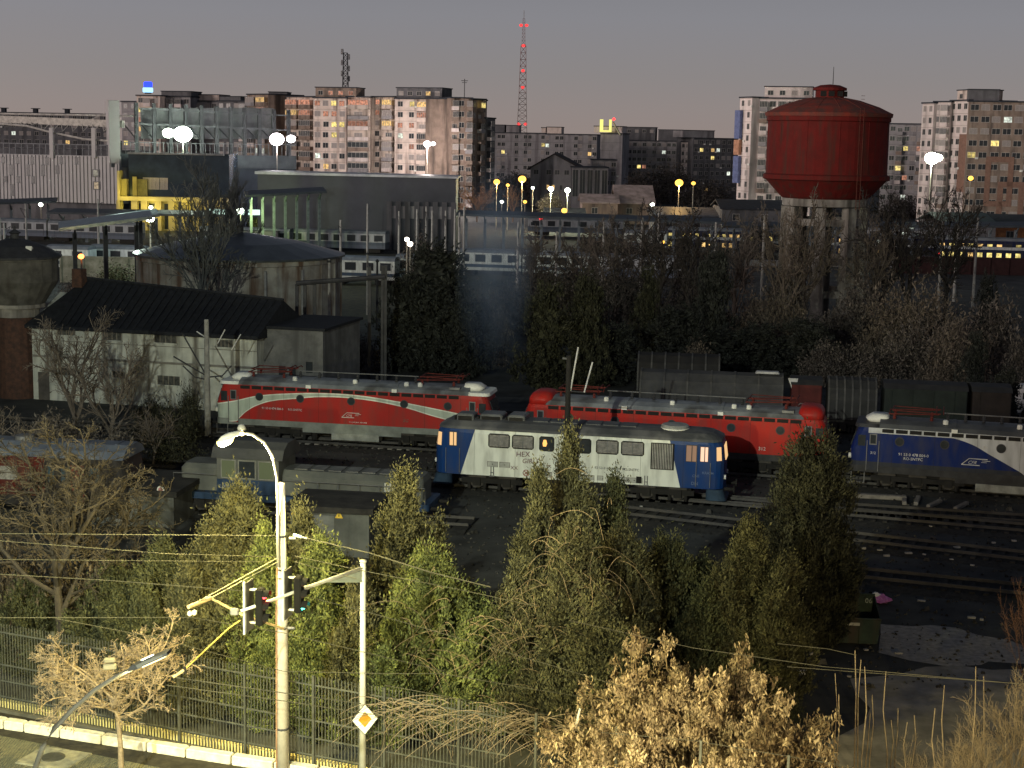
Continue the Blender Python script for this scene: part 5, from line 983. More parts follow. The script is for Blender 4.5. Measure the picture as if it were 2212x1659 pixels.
for x in (.9, 4): MB().disc(x, .42, .0, .38, .2).build('wheel', BLACK, t)
for x in (.6, 2, 3.4): MB().box(x, x + 1, -.0 + .02, .08, 1.45, 2.0).build('window', GLASS, t)
# --- sheds in front of the shunter
def shed(label, pl, pr, ytop, dep, xr, signs=(), name='equipment_shed'):
    p, q = G(*pl), G(*pr); a, L = frame(p, q); h = A(pl[0], ytop, p.y).z
    t = thing(name, label, 'shed', (p.x, p.y, 0), a)
    m = MB(); m.box(0, L, 0, dep, -.2, h)
    for i in range(1, 4): m.box(L * i / 4 - .03, L * i / 4 + .03, -.03, -.003, .1, h - .1)
    m.build('wall', mat('grey_plaster_shed', (.13, .135, .125), .9, c2=(.08, .085, .08), sc=.9, stain=((.07, .07, .065), 1.3), bump=.02), t)
    m = MB(); m.box(-.25, L + .25, -.25, dep + .25, h + .001, h + .28)
    rr = random.Random(5)
    m.build('roof', mat('black_felt_roof', (.045, .042, .038), .9, c2=(.02, .019, .018), sc=1.2, bump=.03), t)
    m = MB(); m.box(L * .3, L * .3 + 1, -.04, -.003, 0.05, 2.0); m.build('door', mat('grey_door', (.14, .145, .14), .7), t)
    for k, x, z in signs:
        m = MB()
        if k == 'tri': m.loft([[(L * x - .2, y, z), (L * x + .2, y, z), (L * x, y, z + .36)] for y in (-.045, -.02)]); m.mi = 1; m.loft([[(L * x - .03, y, z + .08), (L * x + .03, y, z + .08), (L * x, y, z + .26)] for y in (-.05, -.046)]); m.build('warning_sign', [mat('yellow_sign_paint', (.62, .42, .05), .6), BLACK], t)
        else: m.disc(L * x, z, -.02, .2, .02, 18); m.mi = 1; m.disc(L * x, z, -.042, .13, .005, 12); m.build('round_sign', [WHITE, mat('sign_pink', (.5, .2, .2), .6)], t)
    return t
shed('grey plaster shed with a round sign beside the shunting locomotive', (196, 1132), (376, 1142), 1063, 4.6, 0, (('o', .85, 2.0),))
shed('grey shed with two yellow warning triangles behind the concrete pole', (628, 1196), (797, 1206), 1101, 3.2, 0, (('tri', .06, 1.95), ('tri', .62, 1.9)))
# --- masts in the yard
def ymast(label, x, y0, yg, m1, r, arms):
    g = G(x, yg); b = A(x, y0, g.y); t = thing('catenary_mast', label, 'catenary mast', (b.x, b.y, 0), 0, 'masts among the locomotives')
    MB().tube([(0, 0, 0), (0, 0, b.z)], r * 1.15, 10, r * .8).build('post', m1, t)
    for pts, rr, mm in arms:
        m = MB(); m.tube([tuple(A(px, py, g.y + dy) - Vector((b.x, b.y, 0))) for px, py, dy in pts], rr, 6); m.build('bracket', mm, t)
    return t
PW = mat('pale_insulator_rod', (.5, .5, .5), .5)
ymast('round concrete catenary mast left of the red and white locomotive', 446, 690, 948, LCONC if False else mat('mast_concrete', (.24, .235, .22), .85, sc=2), .19,
      [([(446, 812, 0), (395, 722, 0)], .05, DSTEEL), ([(446, 812, 0), (375, 770, 0)], .05, DSTEEL), ([(446, 815, 0), (480, 812, 0), (500, 790, 0)], .05, DSTEEL), ([(446, 730, 0), (425, 716, 0)], .04, PW), ([(446, 820, 0), (420, 814, 0), (395, 790, 0)], .05, DSTEEL), ([(470, 742, 0), (486, 712, 0)], .035, PW), ([(500, 756, 0), (520, 722, 0)], .035, PW)])
ymast('black mast standing in front of the white diesel locomotive', 1229, 768, 1098, BLACK, .17,
      [([(1238, 750, -.5), (1249, 772, -.5)] if False else [(1232, 845, 0), (1249, 750, 0)], .045, PW), ([(1232, 920, 0), (1222, 870, 0), (1225, 850, 0)], .045, PW), ([(1262, 848, 0), (1280, 782, 0)], .045, PW), ([(1232, 845, 0), (1265, 848, 0)], .04, DSTEEL), ([(1215, 774, 0), (1232, 776, 0)], .06, STEEL)])
# --- items on the ground
def block_thing(name, label, cat, x, y, sz, m, rz=0, group=None, tilt=0):
    p = G(x, y); mb = MB(); mb.bbox(-sz[0] / 2, sz[0] / 2, -sz[1] / 2, sz[1] / 2, 0, sz[2], min(sz) * .15); o = mb.build(name, m, None, loc=(p.x, p.y, .14 if tilt else 0.01), rz=rz)
    o.rotation_euler = (0, 0, rz); return tag(o, label, cat, group)
CS = mat('grey_sleeper_concrete', (.20, .185, .165), .9, sc=3)
for (x, y, rz, lb) in ((1953, 1084, 1.35, 'concrete sleeper lying crosswise, leftmost of four below the blue locomotive'), (1981, 1085, 1.25, 'concrete sleeper, second of four below the blue locomotive'), (2018, 1092, .95, 'concrete sleeper lying slanted, third of four below the blue locomotive'), (2076, 1097, .95, 'concrete sleeper, rightmost of four below the blue locomotive')):
    block_thing('concrete_sleeper', lb, 'sleeper', x, y, (1.9, .25, .2), CS, rz, 'loose concrete sleepers')
block_thing('kerb_slab', 'long pale concrete slab left of the loose sleepers', 'slab', 1900, 1078, (3.0, .4, .25), CS, -.15)
for (x, y, w, lb) in ((648, 963, 3.6, 'pale slab under the left part of the arc locomotive'), (735, 966, 3.8, 'pale slab in the dark gap below the arc locomotive'), (845, 975, 2.5, 'thin pale slab right of the others on the dark ground'), (575, 958, 2.2, 'short slab by the lamp head below the arc locomotive')):
    block_thing('kerb_slab', lb, 'slab', x, y, (w, .35, .2), CS, -.12)
block_thing('white_block', 'small bright white block lying on the dark ground right of the brown tree', 'block', 1725, 1455, (.62, .22, .14), mat('bright_white', (.85, .85, .85), .6), -.1)
rr = random.Random(11)
LIT = [(1865, 1192), (1900, 1195), (1966, 1189), (2007, 1191), (1962, 1202), (1996, 1205), (2055, 1215), (2083, 1112), (2190, 1175), (2066, 1190), (2100, 1228), (1915, 1208), (1990, 1305), (2098, 1343), (2120, 1347), (1752, 1422), (1834, 1470), (1940, 1420), (1870, 1412), (1385, 1100), (1640, 1010), (2146, 1180), (2010, 1143)]
for i, (x, y) in enumerate(LIT):
    lo_ = 'by the track right of the dark cypress' if y < 1240 and x > 1800 else 'near the green container' if y > 1240 else 'between the locomotives'
    o = block_thing('litter_piece', 'small pale piece of litter ' + lo_, 'litter', x, y, (rr.uniform(.14, .36), rr.uniform(.1, .18), rr.uniform(.05, .1)), mat('pale_litter', (.30, .29, .27), .8, sc=6), rr.uniform(-.5, .5), 'pale litter ' + lo_, tilt=1)
# scatter of ballast stones
V = []; rr = np.random.RandomState(3); n = 14000
xs = rr.uniform(-35, 45, n); ys = rr.uniform(56, 110, n); s = rr.uniform(.03, .1, n) * (1 + (rr.rand(n) > .97) * 1.5)
for dx in (0, 1):
    ang = rr.uniform(0, PI, n); c_, s_ = np.cos(ang), np.sin(ang); h = s * rr.uniform(.5, 1.2, n)
    V.append(np.stack([np.stack([xs - c_ * s, ys - s_ * s, np.zeros(n)], 1), np.stack([xs + c_ * s, ys + s_ * s, np.zeros(n)], 1), np.stack([xs + c_ * s * .6, ys + s_ * s * .6, h], 1), np.stack([xs - c_ * s * .6, ys - s_ * s * .6, h], 1)], 1))
tag(quads('ground_rubble', np.concatenate(V), mat('rubble', (.05, .048, .044), .95, island=.7)), 'loose stones and rubbish scattered over the yard', 'rubble', kind='stuff')
# extra tracks at the lower right
for i, (pl, pr, lb) in enumerate((((1900, 1122), (2212, 1150), 'first empty track in front of the blue locomotive'), ((1900, 1176), (2212, 1212), 'empty track with litter right of the dark cypress'), ((1900, 1253), (2212, 1285), 'nearest rusty track right of the pink bag'))):
    p, q = G(*pl), G(*pr); a, L = frame(p, q); track(p, a, 0, -4 if i == 2 else -14, 26, lb)
# --- green skip
p, q = G(1784, 1392), G(1900, 1397); a, L = frame(p, q)
t = thing('skip_container', 'dull green steel rubbish container standing open in the yard', 'container', (p.x, p.y, 0), a)
GS = mat('dull_green_steel', (.040, .062, .044), .8, c2=(.022, .034, .026), sc=1.5, stain=((.05, .04, .03), 1.5))
m = MB(); h = 1.15; W_ = 1.9
def wall_(pts, th): m.loft([pts, [(x + th[0], y + th[1], z + th[2]) for x, y, z in pts]])
wall_([(.35, 0, .1), (L - .1, 0, .1), (L, -.05, h), (.1, -.05, h)], (0, .05, 0)); wall_([(.35, W_, .1), (L - .1, W_, .1), (L, W_, h + .45), (.1, W_, h + .45)], (0, .05, 0))
wall_([(L - .1, .05, .1), (L - .1, W_, .1), (L, W_, h + .45), (L, 0, h)], (-.05, 0, 0)); wall_([(-.2, .05, .5), (-.2, W_, .5), (.1, W_, h + .45), (.1, 0, h)], (.05, 0, 0)); wall_([(.35, .05, .1), (.35, W_, .1), (-.2, W_, .5), (-.2, .05, .5)], (.05, 0, 0)); m.box(.36, L - .15, .06, W_ - .01, .1, .16)
m.build('shell', GS, t)
m = MB(); m.tube([(.1, -.08, h), (L, -.08, h)], .05, 6); m.tube([(.1, W_, h + .46), (L, W_, h + .46)], .05, 6)
for f in (.3, .6): m.box(L * f, L * f + .08, -.09, -.003, .12, h - .05)
m.build('rim', GS, t); m = MB(); m.box(.5, 1.3, -.1, -.092, h - .28, h - .16); m.build('pale_strip', mat('pale_strip', (.45, .44, .38), .7), t)
word('06', .3, mat('container_number', (.35, .40, .36), .7), t, (1.75, W_ - .02, h + .1), 'number')
p = G(1900, 1303); t = thing('rubbish_bag', 'crumpled pink and white plastic bag behind the green container', 'bag', (p.x, p.y, 0.3), 0); t.scale = (.62, .62, .62)
m = MB(); rr = random.Random(2); N = 12; R0 = []
for z, r in ((0, .25), (.12, .52), (.3, .5), (.45, .34), (.6, .15)): R0.append([(r * rr.uniform(.75, 1.25) * math.cos(2 * PI * i / N) * 1.5, r * rr.uniform(.75, 1.25) * math.sin(2 * PI * i / N), z + rr.uniform(-.05, .05)) for i in range(N)])
m.loft(R0); m.build('bag', mat('pink_plastic', (.55, .22, .50), .5, c2=(.32, .08, .30), sc=4), t); t.location.z = .05
m = MB(); m.loft([[(x * .45 - .3, y * .45, z * .5 + .42) for x, y, z in r] for r in R0]); m.build('white_bag', WHITE, t)
m = MB(); m.bbox(-.9, .9, .3, 1.0, -.03, .25, .08); m.build('debris', BLACK, t)
# --- person in hi-vis
def person(loc, rz):
    sk = [('pelvis', (0, 0, .95), .15), ('waist', (0, 0, 1.1), .14), ('chest', (0, .02, 1.32), .17), ('neck', (0, .01, 1.5), .06), ('head', (0, .0, 1.6), .095), ('crown', (0, .0, 1.7), .09),
          ('sl', (-.2, 0, 1.42), .07), ('el', (-.3, -.05, 1.15), .05), ('wl', (-.25, -.28, 1.1), .038), ('sr', (.2, 0, 1.42), .07), ('er', (.27, .02, 1.13), .05), ('wr', (.27, -.1, .9), .038),
          ('hl', (-.1, 0, .86), .1), ('kl', (-.12, -.03, .48), .068), ('al', (-.12, .02, .1), .045), ('fl', (-.13, -.15, .05), .045), ('hr', (.1, 0, .86), .1), ('kr', (.12, .0, .48), .068), ('ar', (.12, .05, .1), .045), ('fr', (.13, -.12, .05), .045)]
    idx = {n: i for i, (n, _, _) in enumerate(sk)}
    E = [('pelvis', 'waist'), ('waist', 'chest'), ('chest', 'neck'), ('neck', 'head'), ('head', 'crown'), ('chest', 'sl'), ('sl', 'el'), ('el', 'wl'), ('chest', 'sr'), ('sr', 'er'), ('er', 'wr'), ('pelvis', 'hl'), ('hl', 'kl'), ('kl', 'al'), ('al', 'fl'), ('pelvis', 'hr'), ('hr', 'kr'), ('kr', 'ar'), ('ar', 'fr')]
    vs = [c for _, c, _ in sk]; rad = [r for _, _, r in sk]; ed = [(idx[a], idx[b]) for a, b in E]
    for s, w, d in ((-1, (-.25, -.28, 1.1), Vector((.02, -1, -.1))), (1, (.27, -.1, .9), Vector((0, -.35, -1)))):
        wi = idx['wl' if s < 0 else 'wr']; d.normalize(); sd = Vector((1, 0, 0))
        pi = len(vs); vs.append(tuple(Vector(w) + d * .07)); rad.append(.03); ed.append((wi, pi))
        for k, (o_, ln) in enumerate(((-.03, .075), (-.01, .085), (.012, .08), (.032, .06), (.045, .03))):
            b_ = Vector(w) + d * (.1 if k < 4 else .04) + sd * o_; c_ = b_ + d * ln + Vector((0, 0, -.02)); i0 = len(vs); vs += [tuple(b_), tuple(c_)]; rad += [.011, .009]; ed += [(pi if k < 4 else wi, i0), (i0, i0 + 1)]
    me = bpy.data.meshes.new('person'); me.from_pydata(vs, ed, []); o = bpy.data.objects.new('person', me); C.objects.link(o)
    sm = o.modifiers.new('skin', 'SKIN'); 
    for i, r in enumerate(rad): me.skin_vertices[0].data[i].radius = (r, r)
    me.skin_vertices[0].data[0].use_root = True
    ss = o.modifiers.new('sub', 'SUBSURF'); ss.levels = 2; ss.render_levels = 2
    bpy.context.view_layer.update()
    m2 = bpy.data.meshes.new_from_object(o.evaluated_get(bpy.context.evaluated_depsgraph_get())); bpy.data.objects.remove(o)
    skin, hv, tr = mat('skin', (.45, .28, .2), .6), mat('orange_workwear', (.60, .24, .05), .7), mat('dark_green_trousers', (.06, .08, .04), .8)
    for m_ in (skin, hv, tr): m2.materials.append(m_)
    for p_ in m2.polygons:
        c_ = p_.center; p_.material_index = 2 if c_.z < .95 and abs(c_.x) < .22 else (1 if c_.z < 1.5 and not (abs(c_.x) > .2 and (c_.y < -.26 or c_.z < .9)) else 0); p_.use_smooth = True
    b = put('person', m2, None, loc, rz)
    m = MB(); m.lathe([(.135, 1.63), (.14, 1.66), (.118, 1.67), (.115, 1.74), (.075, 1.80), (.02, 1.82)], 16); m.build('helmet', mat('yellow_green_helmet', (.55, .75, .08), .5, em=None), b, True)
    m = MB(); m.loft([ring(-.20, .20, -.17, .17, .98, .1), ring(-.22, .22, -.18, .19, 1.3, .1), ring(-.2, .2, -.14, .15, 1.45, .1)]); m.build('safety_vest', mat('green_vest', (.10, .16, .04), .6), b)
    m = MB(); m.box(-.05, -.02, -.11, -.09, 1.6, 1.615); m.box(.02, .05, -.11, -.09, 1.6, 1.615); m.tube([(0, -.09, 1.6), (0, -.12, 1.57)], .012, 5); m.box(-.03, .03, -.1, -.09, 1.54, 1.545); m.build('face', mat('face_features', (.15, .08, .06), .7), b)
    return tag(b, 'person in orange and green workwear with a yellow green helmet', 'person')
g = G(305, 1066); person((g.x, g.y, 0), R_(20))
# ================================================================ VEGETATION
def limb(m, rng, p, d, ln, r, lvl, cfg, tips):
    """one branch as a bent tapered tube, then its children"""
    seg = 4 if lvl < 2 else 3; pts = [p.copy()]; q = p.copy(); dd = d.copy()
    for i in range(seg):
        dd = (dd + Vector((rng.gauss(0, 1), rng.gauss(0, 1), rng.gauss(0, 1))) * cfg['wob'] + Vector((0, 0, cfg['lift'][min(lvl, len(cfg['lift']) - 1)]))).normalized()
        q = q + dd * ln / seg; pts.append(q.copy())
    m.tube(pts, r, 6 if lvl == 0 else (4 if lvl == 1 else 3), max(cfg['rmin'], r * .45), False)
    if lvl >= cfg['lv']: tips.append((pts[-1], dd)); return
    n = cfg['n'][lvl]
    for k in range(n):
        f = cfg['start'][lvl] + (1 - cfg['start'][lvl]) * (k + rng.random()) / n
        i = min(seg - 1, int(f * seg)); c = pts[i].lerp(pts[i + 1], f * seg - i)
        ax = (pts[i + 1] - pts[i]).normalized(); s = ax.cross(Vector((rng.gauss(0, 1), rng.gauss(0, 1), rng.gauss(0, 1)))).normalized(); an = cfg['ang'][lvl] * rng.uniform(.7, 1.25)
        limb(m, rng, c, (ax * math.cos(an) + s * math.sin(an)).normalized(), ln * cfg['len'][lvl] * rng.uniform(.65, 1.15) * (1.15 - .5 * f), max(cfg['rmin'], r * .5), lvl + 1, cfg, tips)
def bare(seed, h, cfg, mats, name_='bare'):
    """returns (trunk mesh, crown mesh, tips)"""
    rng = random.Random(seed); tr, cr_ = MB(), MB(); tips = []
    pts = [Vector((0, 0, -.1))]; d = Vector((rng.uniform(-.05, .05), rng.uniform(-.05, .05), 1)).normalized(); th = h * cfg['trunk']
    for i in range(4): d = (d + Vector((rng.gauss(0, .06), rng.gauss(0, .06), 0))).normalized(); pts.append(pts[-1] + d * th / 4)
    r = h * cfg['thick']; tr.tube(pts, r, 8, r * .6, False)
    n = cfg['main']
    for k in range(n):
        f = cfg['first'] + (1 - cfg['first']) * (k + 1) / n; i = min(3, int(f * 4 - 1e-6)); c = pts[i].lerp(pts[i + 1], f * 4 - i)
        an = 2 * PI * k / n * 1.618 + rng.uniform(-.5, .5); s = cfg['spread'] * rng.uniform(.6, 1.3); dd = Vector((math.cos(an) * s, math.sin(an) * s, 1)).normalized()
        limb(cr_, rng, c, dd, h * cfg['mlen'] * rng.uniform(.7, 1.1), r * .55, 0, cfg, tips)
    return tr.mesh('trunk', mats), cr_.mesh('branches', mats), tips
BARK = mat('grey_brown_bark', (.12, .10, .085), .9, sc=4); PBARK = mat('pale_bark', (.27, .21, .135), .85, c2=(.17, .13, .085), sc=6); DBARK = mat('dark_bark', (.05, .043, .038), .9, sc=4)
STD = dict(wob=.16, lift=(.10, .06, .05, .03), lv=3, n=(6, 5, 4), start=(.25, .2, .2), ang=(.7, .75, .8), len=(.55, .55, .5), rmin=.012, trunk=.35, thick=.018, main=7, first=.45, spread=.75, mlen=.45)
def leaves(rs, P, D, sz, asp, droop=0.0):
    """P (n,3) centres, D (n,3) long-axis directions -> quads"""
    n = len(P); D = D / (np.linalg.norm(D, axis=1, keepdims=True) + 1e-9); R = rs.normal(size=(n, 3)); U = np.cross(D, R); U /= (np.linalg.norm(U, axis=1, keepdims=True) + 1e-9)
    s = (sz * rs.uniform(.45, 1.5, n))[:, None]; a = D * s; b = U * s * asp
    return np.stack([P - a, P + b * .9 - a * .1, P + a, P - b * .9 - a * .1], 1)
FOL = {'green': mat('cypress_green', (.165, .185, .052), .8, c2=(.045, .055, .020), sc=2.2, island=.25), 'olive': mat('cypress_olive', (.105, .100, .045), .8, c2=(.032, .032, .016), sc=2.2, island=.25),
       'dark': mat('cypress_dark', (.072, .075, .032), .85, c2=(.030, .033, .016), sc=2, island=.25), 'black': mat('evergreen_dark', (.048, .052, .044), .9, c2=(.009, .010, .009), sc=1.5, island=.5),
       'shrub': mat('grey_brown_twigs', (.16, .138, .118), .9, c2=(.040, .034, .030), sc=1.2, island=.6), 'brown': mat('dry_brown_leaves', (.34, .262, .155), .75, c2=(.20, .145, .085), sc=1.2, island=.5), 'dry': mat('dry_seed_heads', (.16, .13, .10), .9, c2=(.08, .066, .052), sc=.8, island=.5), 'ivy': mat('ivy_green', (.060, .060, .034), .85, c2=(.009, .010, .006), sc=1.5, island=.5)}
def cyp_mesh(seed, h, R, nclump=330, per=46, lsz=.085, pw=.75, base=.04, lean=0.0, sprout=10, flat=1.0, sub=0):
    if sub > 0:      # a main leader with several lesser leaders leaning out round it
        r_ = random.Random(seed * 7 + 1); parts = [(0, 0, h, R * .82, 0)]
        for k in range(sub): a_ = r_.uniform(0, 2 * PI); parts.append((math.cos(a_) * R * r_.uniform(.45, .85), math.sin(a_) * R * .6, h * r_.uniform(.42, .82), R * r_.uniform(.42, .66), 0))
        Vs = []
        for k, (x_, y_, h_, R__, _) in enumerate(parts):
            f = h_ * R__ / (h * R); Vk = cyp_mesh(seed * 31 + k, h_, R__, max(70, int(nclump * f)), per, lsz, pw * r_.uniform(.8, 1.15), base, 0, max(3, int(sprout * f)), 1.0, -1); Vk[:, :, 0] += x_ * (.55 + .45 * Vk[:, :, 2] / h_); Vk[:, :, 1] += y_; Vs.append(Vk)
        return quads('crown', np.concatenate(Vs), [FOL['green']], False) if sub > 0 else Vs
    """flame-shaped evergreen crown: upward sprays of small scale-leaves, uneven outline"""
    rs = np.random.RandomState(seed); ph = rs.uniform(0, 6.28, 4)
    t = np.concatenate([rs.rand(nclump) ** 1.35 * .97 + base * .5, rs.uniform(.75, 1.02, sprout)]); an = rs.uniform(0, 2 * PI, len(t))
    lob = 1 + .20 * np.sin(2 * an + ph[0] + t * 3) + .14 * np.sin(3 * an + ph[1] - t * 7) + .10 * np.sin(5 * an + ph[2] + t * 11)
    prof = np.clip(1 - t, .015, 1) ** pw * np.clip((t + .12) / .28, .35, 1)
    rr = R * prof * lob * rs.uniform(.55, 1.08, len(t)) ** .6
    Cc = np.stack([np.cos(an) * rr, np.sin(an) * rr * flat, t * h * rs.uniform(.97, 1.03, len(t))], 1)
    cs = rs.uniform(.65, 1.35, len(t)) * (h / 7) ** .35
    idx = np.repeat(np.arange(len(t)), per); n = len(idx); k = cs[idx][:, None]
    g = rs.normal(size=(n, 3)); up_ = np.abs(g[:, 2:3]) * .42
    P = Cc[idx] + np.concatenate([g[:, :2] * (.12 if sub == -1 else .17), up_ * (.78 if sub == -1 else 1.0) - .12], 1) * k
    P[:, :2] *= 1
    out_ = np.stack([np.cos(an[idx]), np.sin(an[idx]), np.zeros(n)], 1)
    cd_ = rs.normal(size=(len(t), 3)) * .45; D = out_ * .35 + np.array([0, 0, 1.0]) + cd_[idx] + rs.normal(size=(n, 3)) * (.22 if sub == -1 else .35)
    if sub == -1: P = P + D * (rs.rand(n, 1) * .16 - .06)
    V = leaves(rs, P, D, lsz, .42)
    # inner foliage so that the crown closes
    m = int(n * (.13 if sub == -1 else .22)); t2 = rs.rand(m) ** 1.2 * .93; a2 = rs.uniform(0, 6.28, m); r2 = R * np.clip(1 - t2, .02, 1) ** pw * rs.uniform(.0, .62, m) * np.clip((t2 + .12) / .28, .35, 1)
    P2 = np.stack([np.cos(a2) * r2, np.sin(a2) * r2, t2 * h + .1], 1); V2 = leaves(rs, P2, rs.normal(size=(m, 3)) + np.array([0, 0, .6]), lsz * 2.3, .6)
    V = np.concatenate([V, V2]); V[:, :, 0] += lean * V[:, :, 2]
    if sub == -1: return V
    return quads('crown', V, [FOL['green']], False)
def evergreen(name, label, cat, g, mesh_, mt_, h, group=None, sc=1, rz=0, tr=.07):
    t = thing(name, label, cat, (g.x, g.y, 0), rz, group)
    o = put('crown', mesh_, t); o.scale = (sc, sc, sc) if not isinstance(sc, tuple) else sc
    if mesh_.materials[0] != mt_:
        o.material_slots[0].link = 'OBJECT'; o.material_slots[0].material = mt_
    MB().tube([(0, 0, -.05), (.03, .02, h * .4), (0, 0, h * .8)], tr, 6, tr * .3).build('trunk', DBARK, t)
    return t
# --- street-side cypress row: (x centre, y top, y base, half width px, kind, label)
CYP = [(872, 1040, 1500, 92, 'olive', 'tall brown tinged cypress with a pointed top right of the grey shed'),
      (925, 1212, 1560, 98, 'green', 'bright yellow green cypress right of the traffic light pole'),
      (845, 1330, 1585, 60, 'green', 'low bright cypress clump just right of the traffic light pole'),
      (700, 1185, 1560, 80, 'green', 'lit green cypress between the concrete pole and the traffic light pole'),
      (655, 1110, 1530, 90, 'olive', 'tall olive cypress immediately behind the concrete pole'),
      (520, 1062, 1500, 95, 'olive', 'pointed cypress in front of the shunting locomotive cab'),
      (455, 1150, 1520, 95, 'olive', 'olive cypress left of the concrete pole above the wires'),
      (575, 1160, 1550, 85, 'green', 'green cypress touching the left side of the concrete pole'),
      (350, 1190, 1490, 100, 'dark', 'dark cypress behind the bare tree by the fence'),
      (250, 1230, 1470, 90, 'dark', 'dark cypress mass right of the big bare tree trunk'),
      (60, 1270, 1440, 90, 'dark', 'dark low evergreen at the left edge behind the fence'),
      (775, 1260, 1580, 60, 'olive', 'shaded cypress just behind the priority sign pole'),
      (1225, 948, 1470, 88, 'olive', 'slender tall cypress growing up in front of the white locomotive'),
      (1160, 1035, 1500, 62, 'olive', 'narrow cypress spire left of the tallest one in the centre clump'),
      (1322, 1045, 1450, 58, 'dark', 'dark narrow cypress spire right of the tallest centre one'),
      (1130, 1230, 1560, 100, 'olive', 'broad olive cypress at the left of the centre clump'),
      (1230, 1150, 1590, 118, 'olive', 'broad twiggy cypress at the middle of the centre clump'),
      (1335, 1165, 1540, 112, 'olive', 'cypress at the right of the centre clump'),
      (1440, 1180, 1500, 112, 'dark', 'shorter dark green cypress between the centre clump and the pointed right one'),
      (1508, 1225, 1490, 95, 'dark', 'low cypress left of the pointed right one'),
      (1612, 1142, 1500, 88, 'olive', 'pointed lit cypress left of the big dark one'),
      (1060, 1330, 1560, 70, 'green', 'low green cypress over the gap left of the centre clump'),
      (1010, 1290, 1500, 60, 'olive', 'small cypress right of the bright yellow green one')]
for i, (x, yt, yb, hw, k, lb) in enumerate(CYP):
    g = G(x, yb); h = A(x, yt, g.y).z; slim = yt < 1052 and hw < 90; R = hw * g.y / F * (1.15 if slim else 1.65); g.x = A(x, (yt + yb) / 2, g.y).x
    me = cyp_mesh(100 + i, h, R, nclump=int(120 + 17 * h * R), per=96, lsz=.058, sub=(3 if slim else 6), pw=.62)
    evergreen('cypress_tree', lb, 'cypress', g, me, FOL[k], h, 'cypress row along the fence')
g = G(1740, 1368); h = A(1735, 962, g.y).z; me = cyp_mesh(200, h, 128 * g.y / F, nclump=560, per=100, lsz=.07, pw=.30, sprout=20, sub=5)
evergreen('cypress_tree', 'big dark broad evergreen between the red and the blue locomotives', 'cypress', g, me, FOL['ivy'], h, 'cypress row along the fence', tr=.15)
# --- bare trees
def btree(label, x, yt, yb, cfg, seed, mt_, group=None, name='bare_tree', foliage=None, fdens=0, fsz=.1, sxy=1.0):
    g = G(x, yb); h = A(x, yt, g.y).z; tm, cm_, tips = bare(seed, 10, cfg, mt_)
    zmax = max(v.co.z for v in cm_.vertices); s = h / zmax
    t = thing(name, label, 'tree' if 'tree' in name else 'shrub', (g.x, g.y, 0), 0, group)
    a = put('trunk', tm, t); b = put('branches', cm_, t); a.scale = b.scale = (s * sxy, s * sxy, s)
    if foliage:
        rs = np.random.RandomState(seed); P = np.array([tuple(p) for p, d in tips]) * np.array([s * sxy, s * sxy, s]); idx = np.repeat(np.arange(len(P)), fdens); n = len(idx)
        Q = P[idx] + rs.normal(size=(n, 3)) * np.array([.105, .105, .17]) * (fsz / .1) - np.array([0, 0, .06]); D = rs.normal(size=(n, 3)) * .5 + np.array([0, 0, -1.0])
        quads('leaves', leaves(rs, Q, D, fsz, .38), foliage, t)
    return t
BIG = dict(STD, lv=4, n=(7, 6, 5, 4), start=(.2, .2, .15, .15), ang=(.75, .8, .8, .8), len=(.62, .55, .5, .5), wob=.2, main=9, trunk=.45, thick=.016, mlen=.42, rmin=.0075, spread=.95)
btree('large bare tree with a thick trunk before the dark red locomotive', 150, 905, 1475, BIG, 31, mat('brown_lit_bark', (.045, .037, .027), .9, sc=4), 'bare trees', sxy=1.15)
UM = dict(STD, lv=4, n=(6, 6, 5, 4), wob=.26, lift=(.06, .03, .02, .0), start=(.3, .15, .1, .1), ang=(.75, .8, .8, .8), len=(.62, .58, .52, .5), main=11, trunk=.50, thick=.015, first=.78, spread=1.5, mlen=.40, rmin=.010)
btree('small umbrella shaped bare street tree with pale twigs by the fence', 262, 1335, 1690, UM, 61, PBARK, 'bare trees', sxy=1.25)
SM = dict(STD, lv=3, n=(6, 6, 5), mlen=.5)
btree('thin bare tree in front of the pale workshop wall', 165, 668, 985, SM, 33, BARK, 'bare trees', sxy=.8)
btree('bare tree right of the thin one against the workshop wall', 235, 730, 1010, SM, 34, BARK, 'bare trees', sxy=.85)
btree('spreading bare branches at the left edge under the small brick tower', 40, 850, 1100, SM, 35, BARK, 'bare trees', sxy=1.1)
btree('bare tree below the workshop, left of the round mast', 330, 870, 1010, SM, 36, BARK, 'bare trees', sxy=1.2)
POP = dict(STD, lv=3, n=(7, 6, 5), ang=(.35, .4, .5), lift=(.12, .1, .08), spread=.35, mlen=.5, main=9, first=.35, trunk=.5, thick=.012, rmin=.02)
btree('tall upright bare poplar in front of the round storage tank', 452, 380, 778, POP, 37, mat('blue_grey_bark', (.09, .095, .095), .9), 'bare trees', sxy=1.0)
btree('slim bare poplar above the bright floodlights', 480, 330, 700, POP, 38, MT['blue_grey_bark'], 'bare trees', sxy=.8)
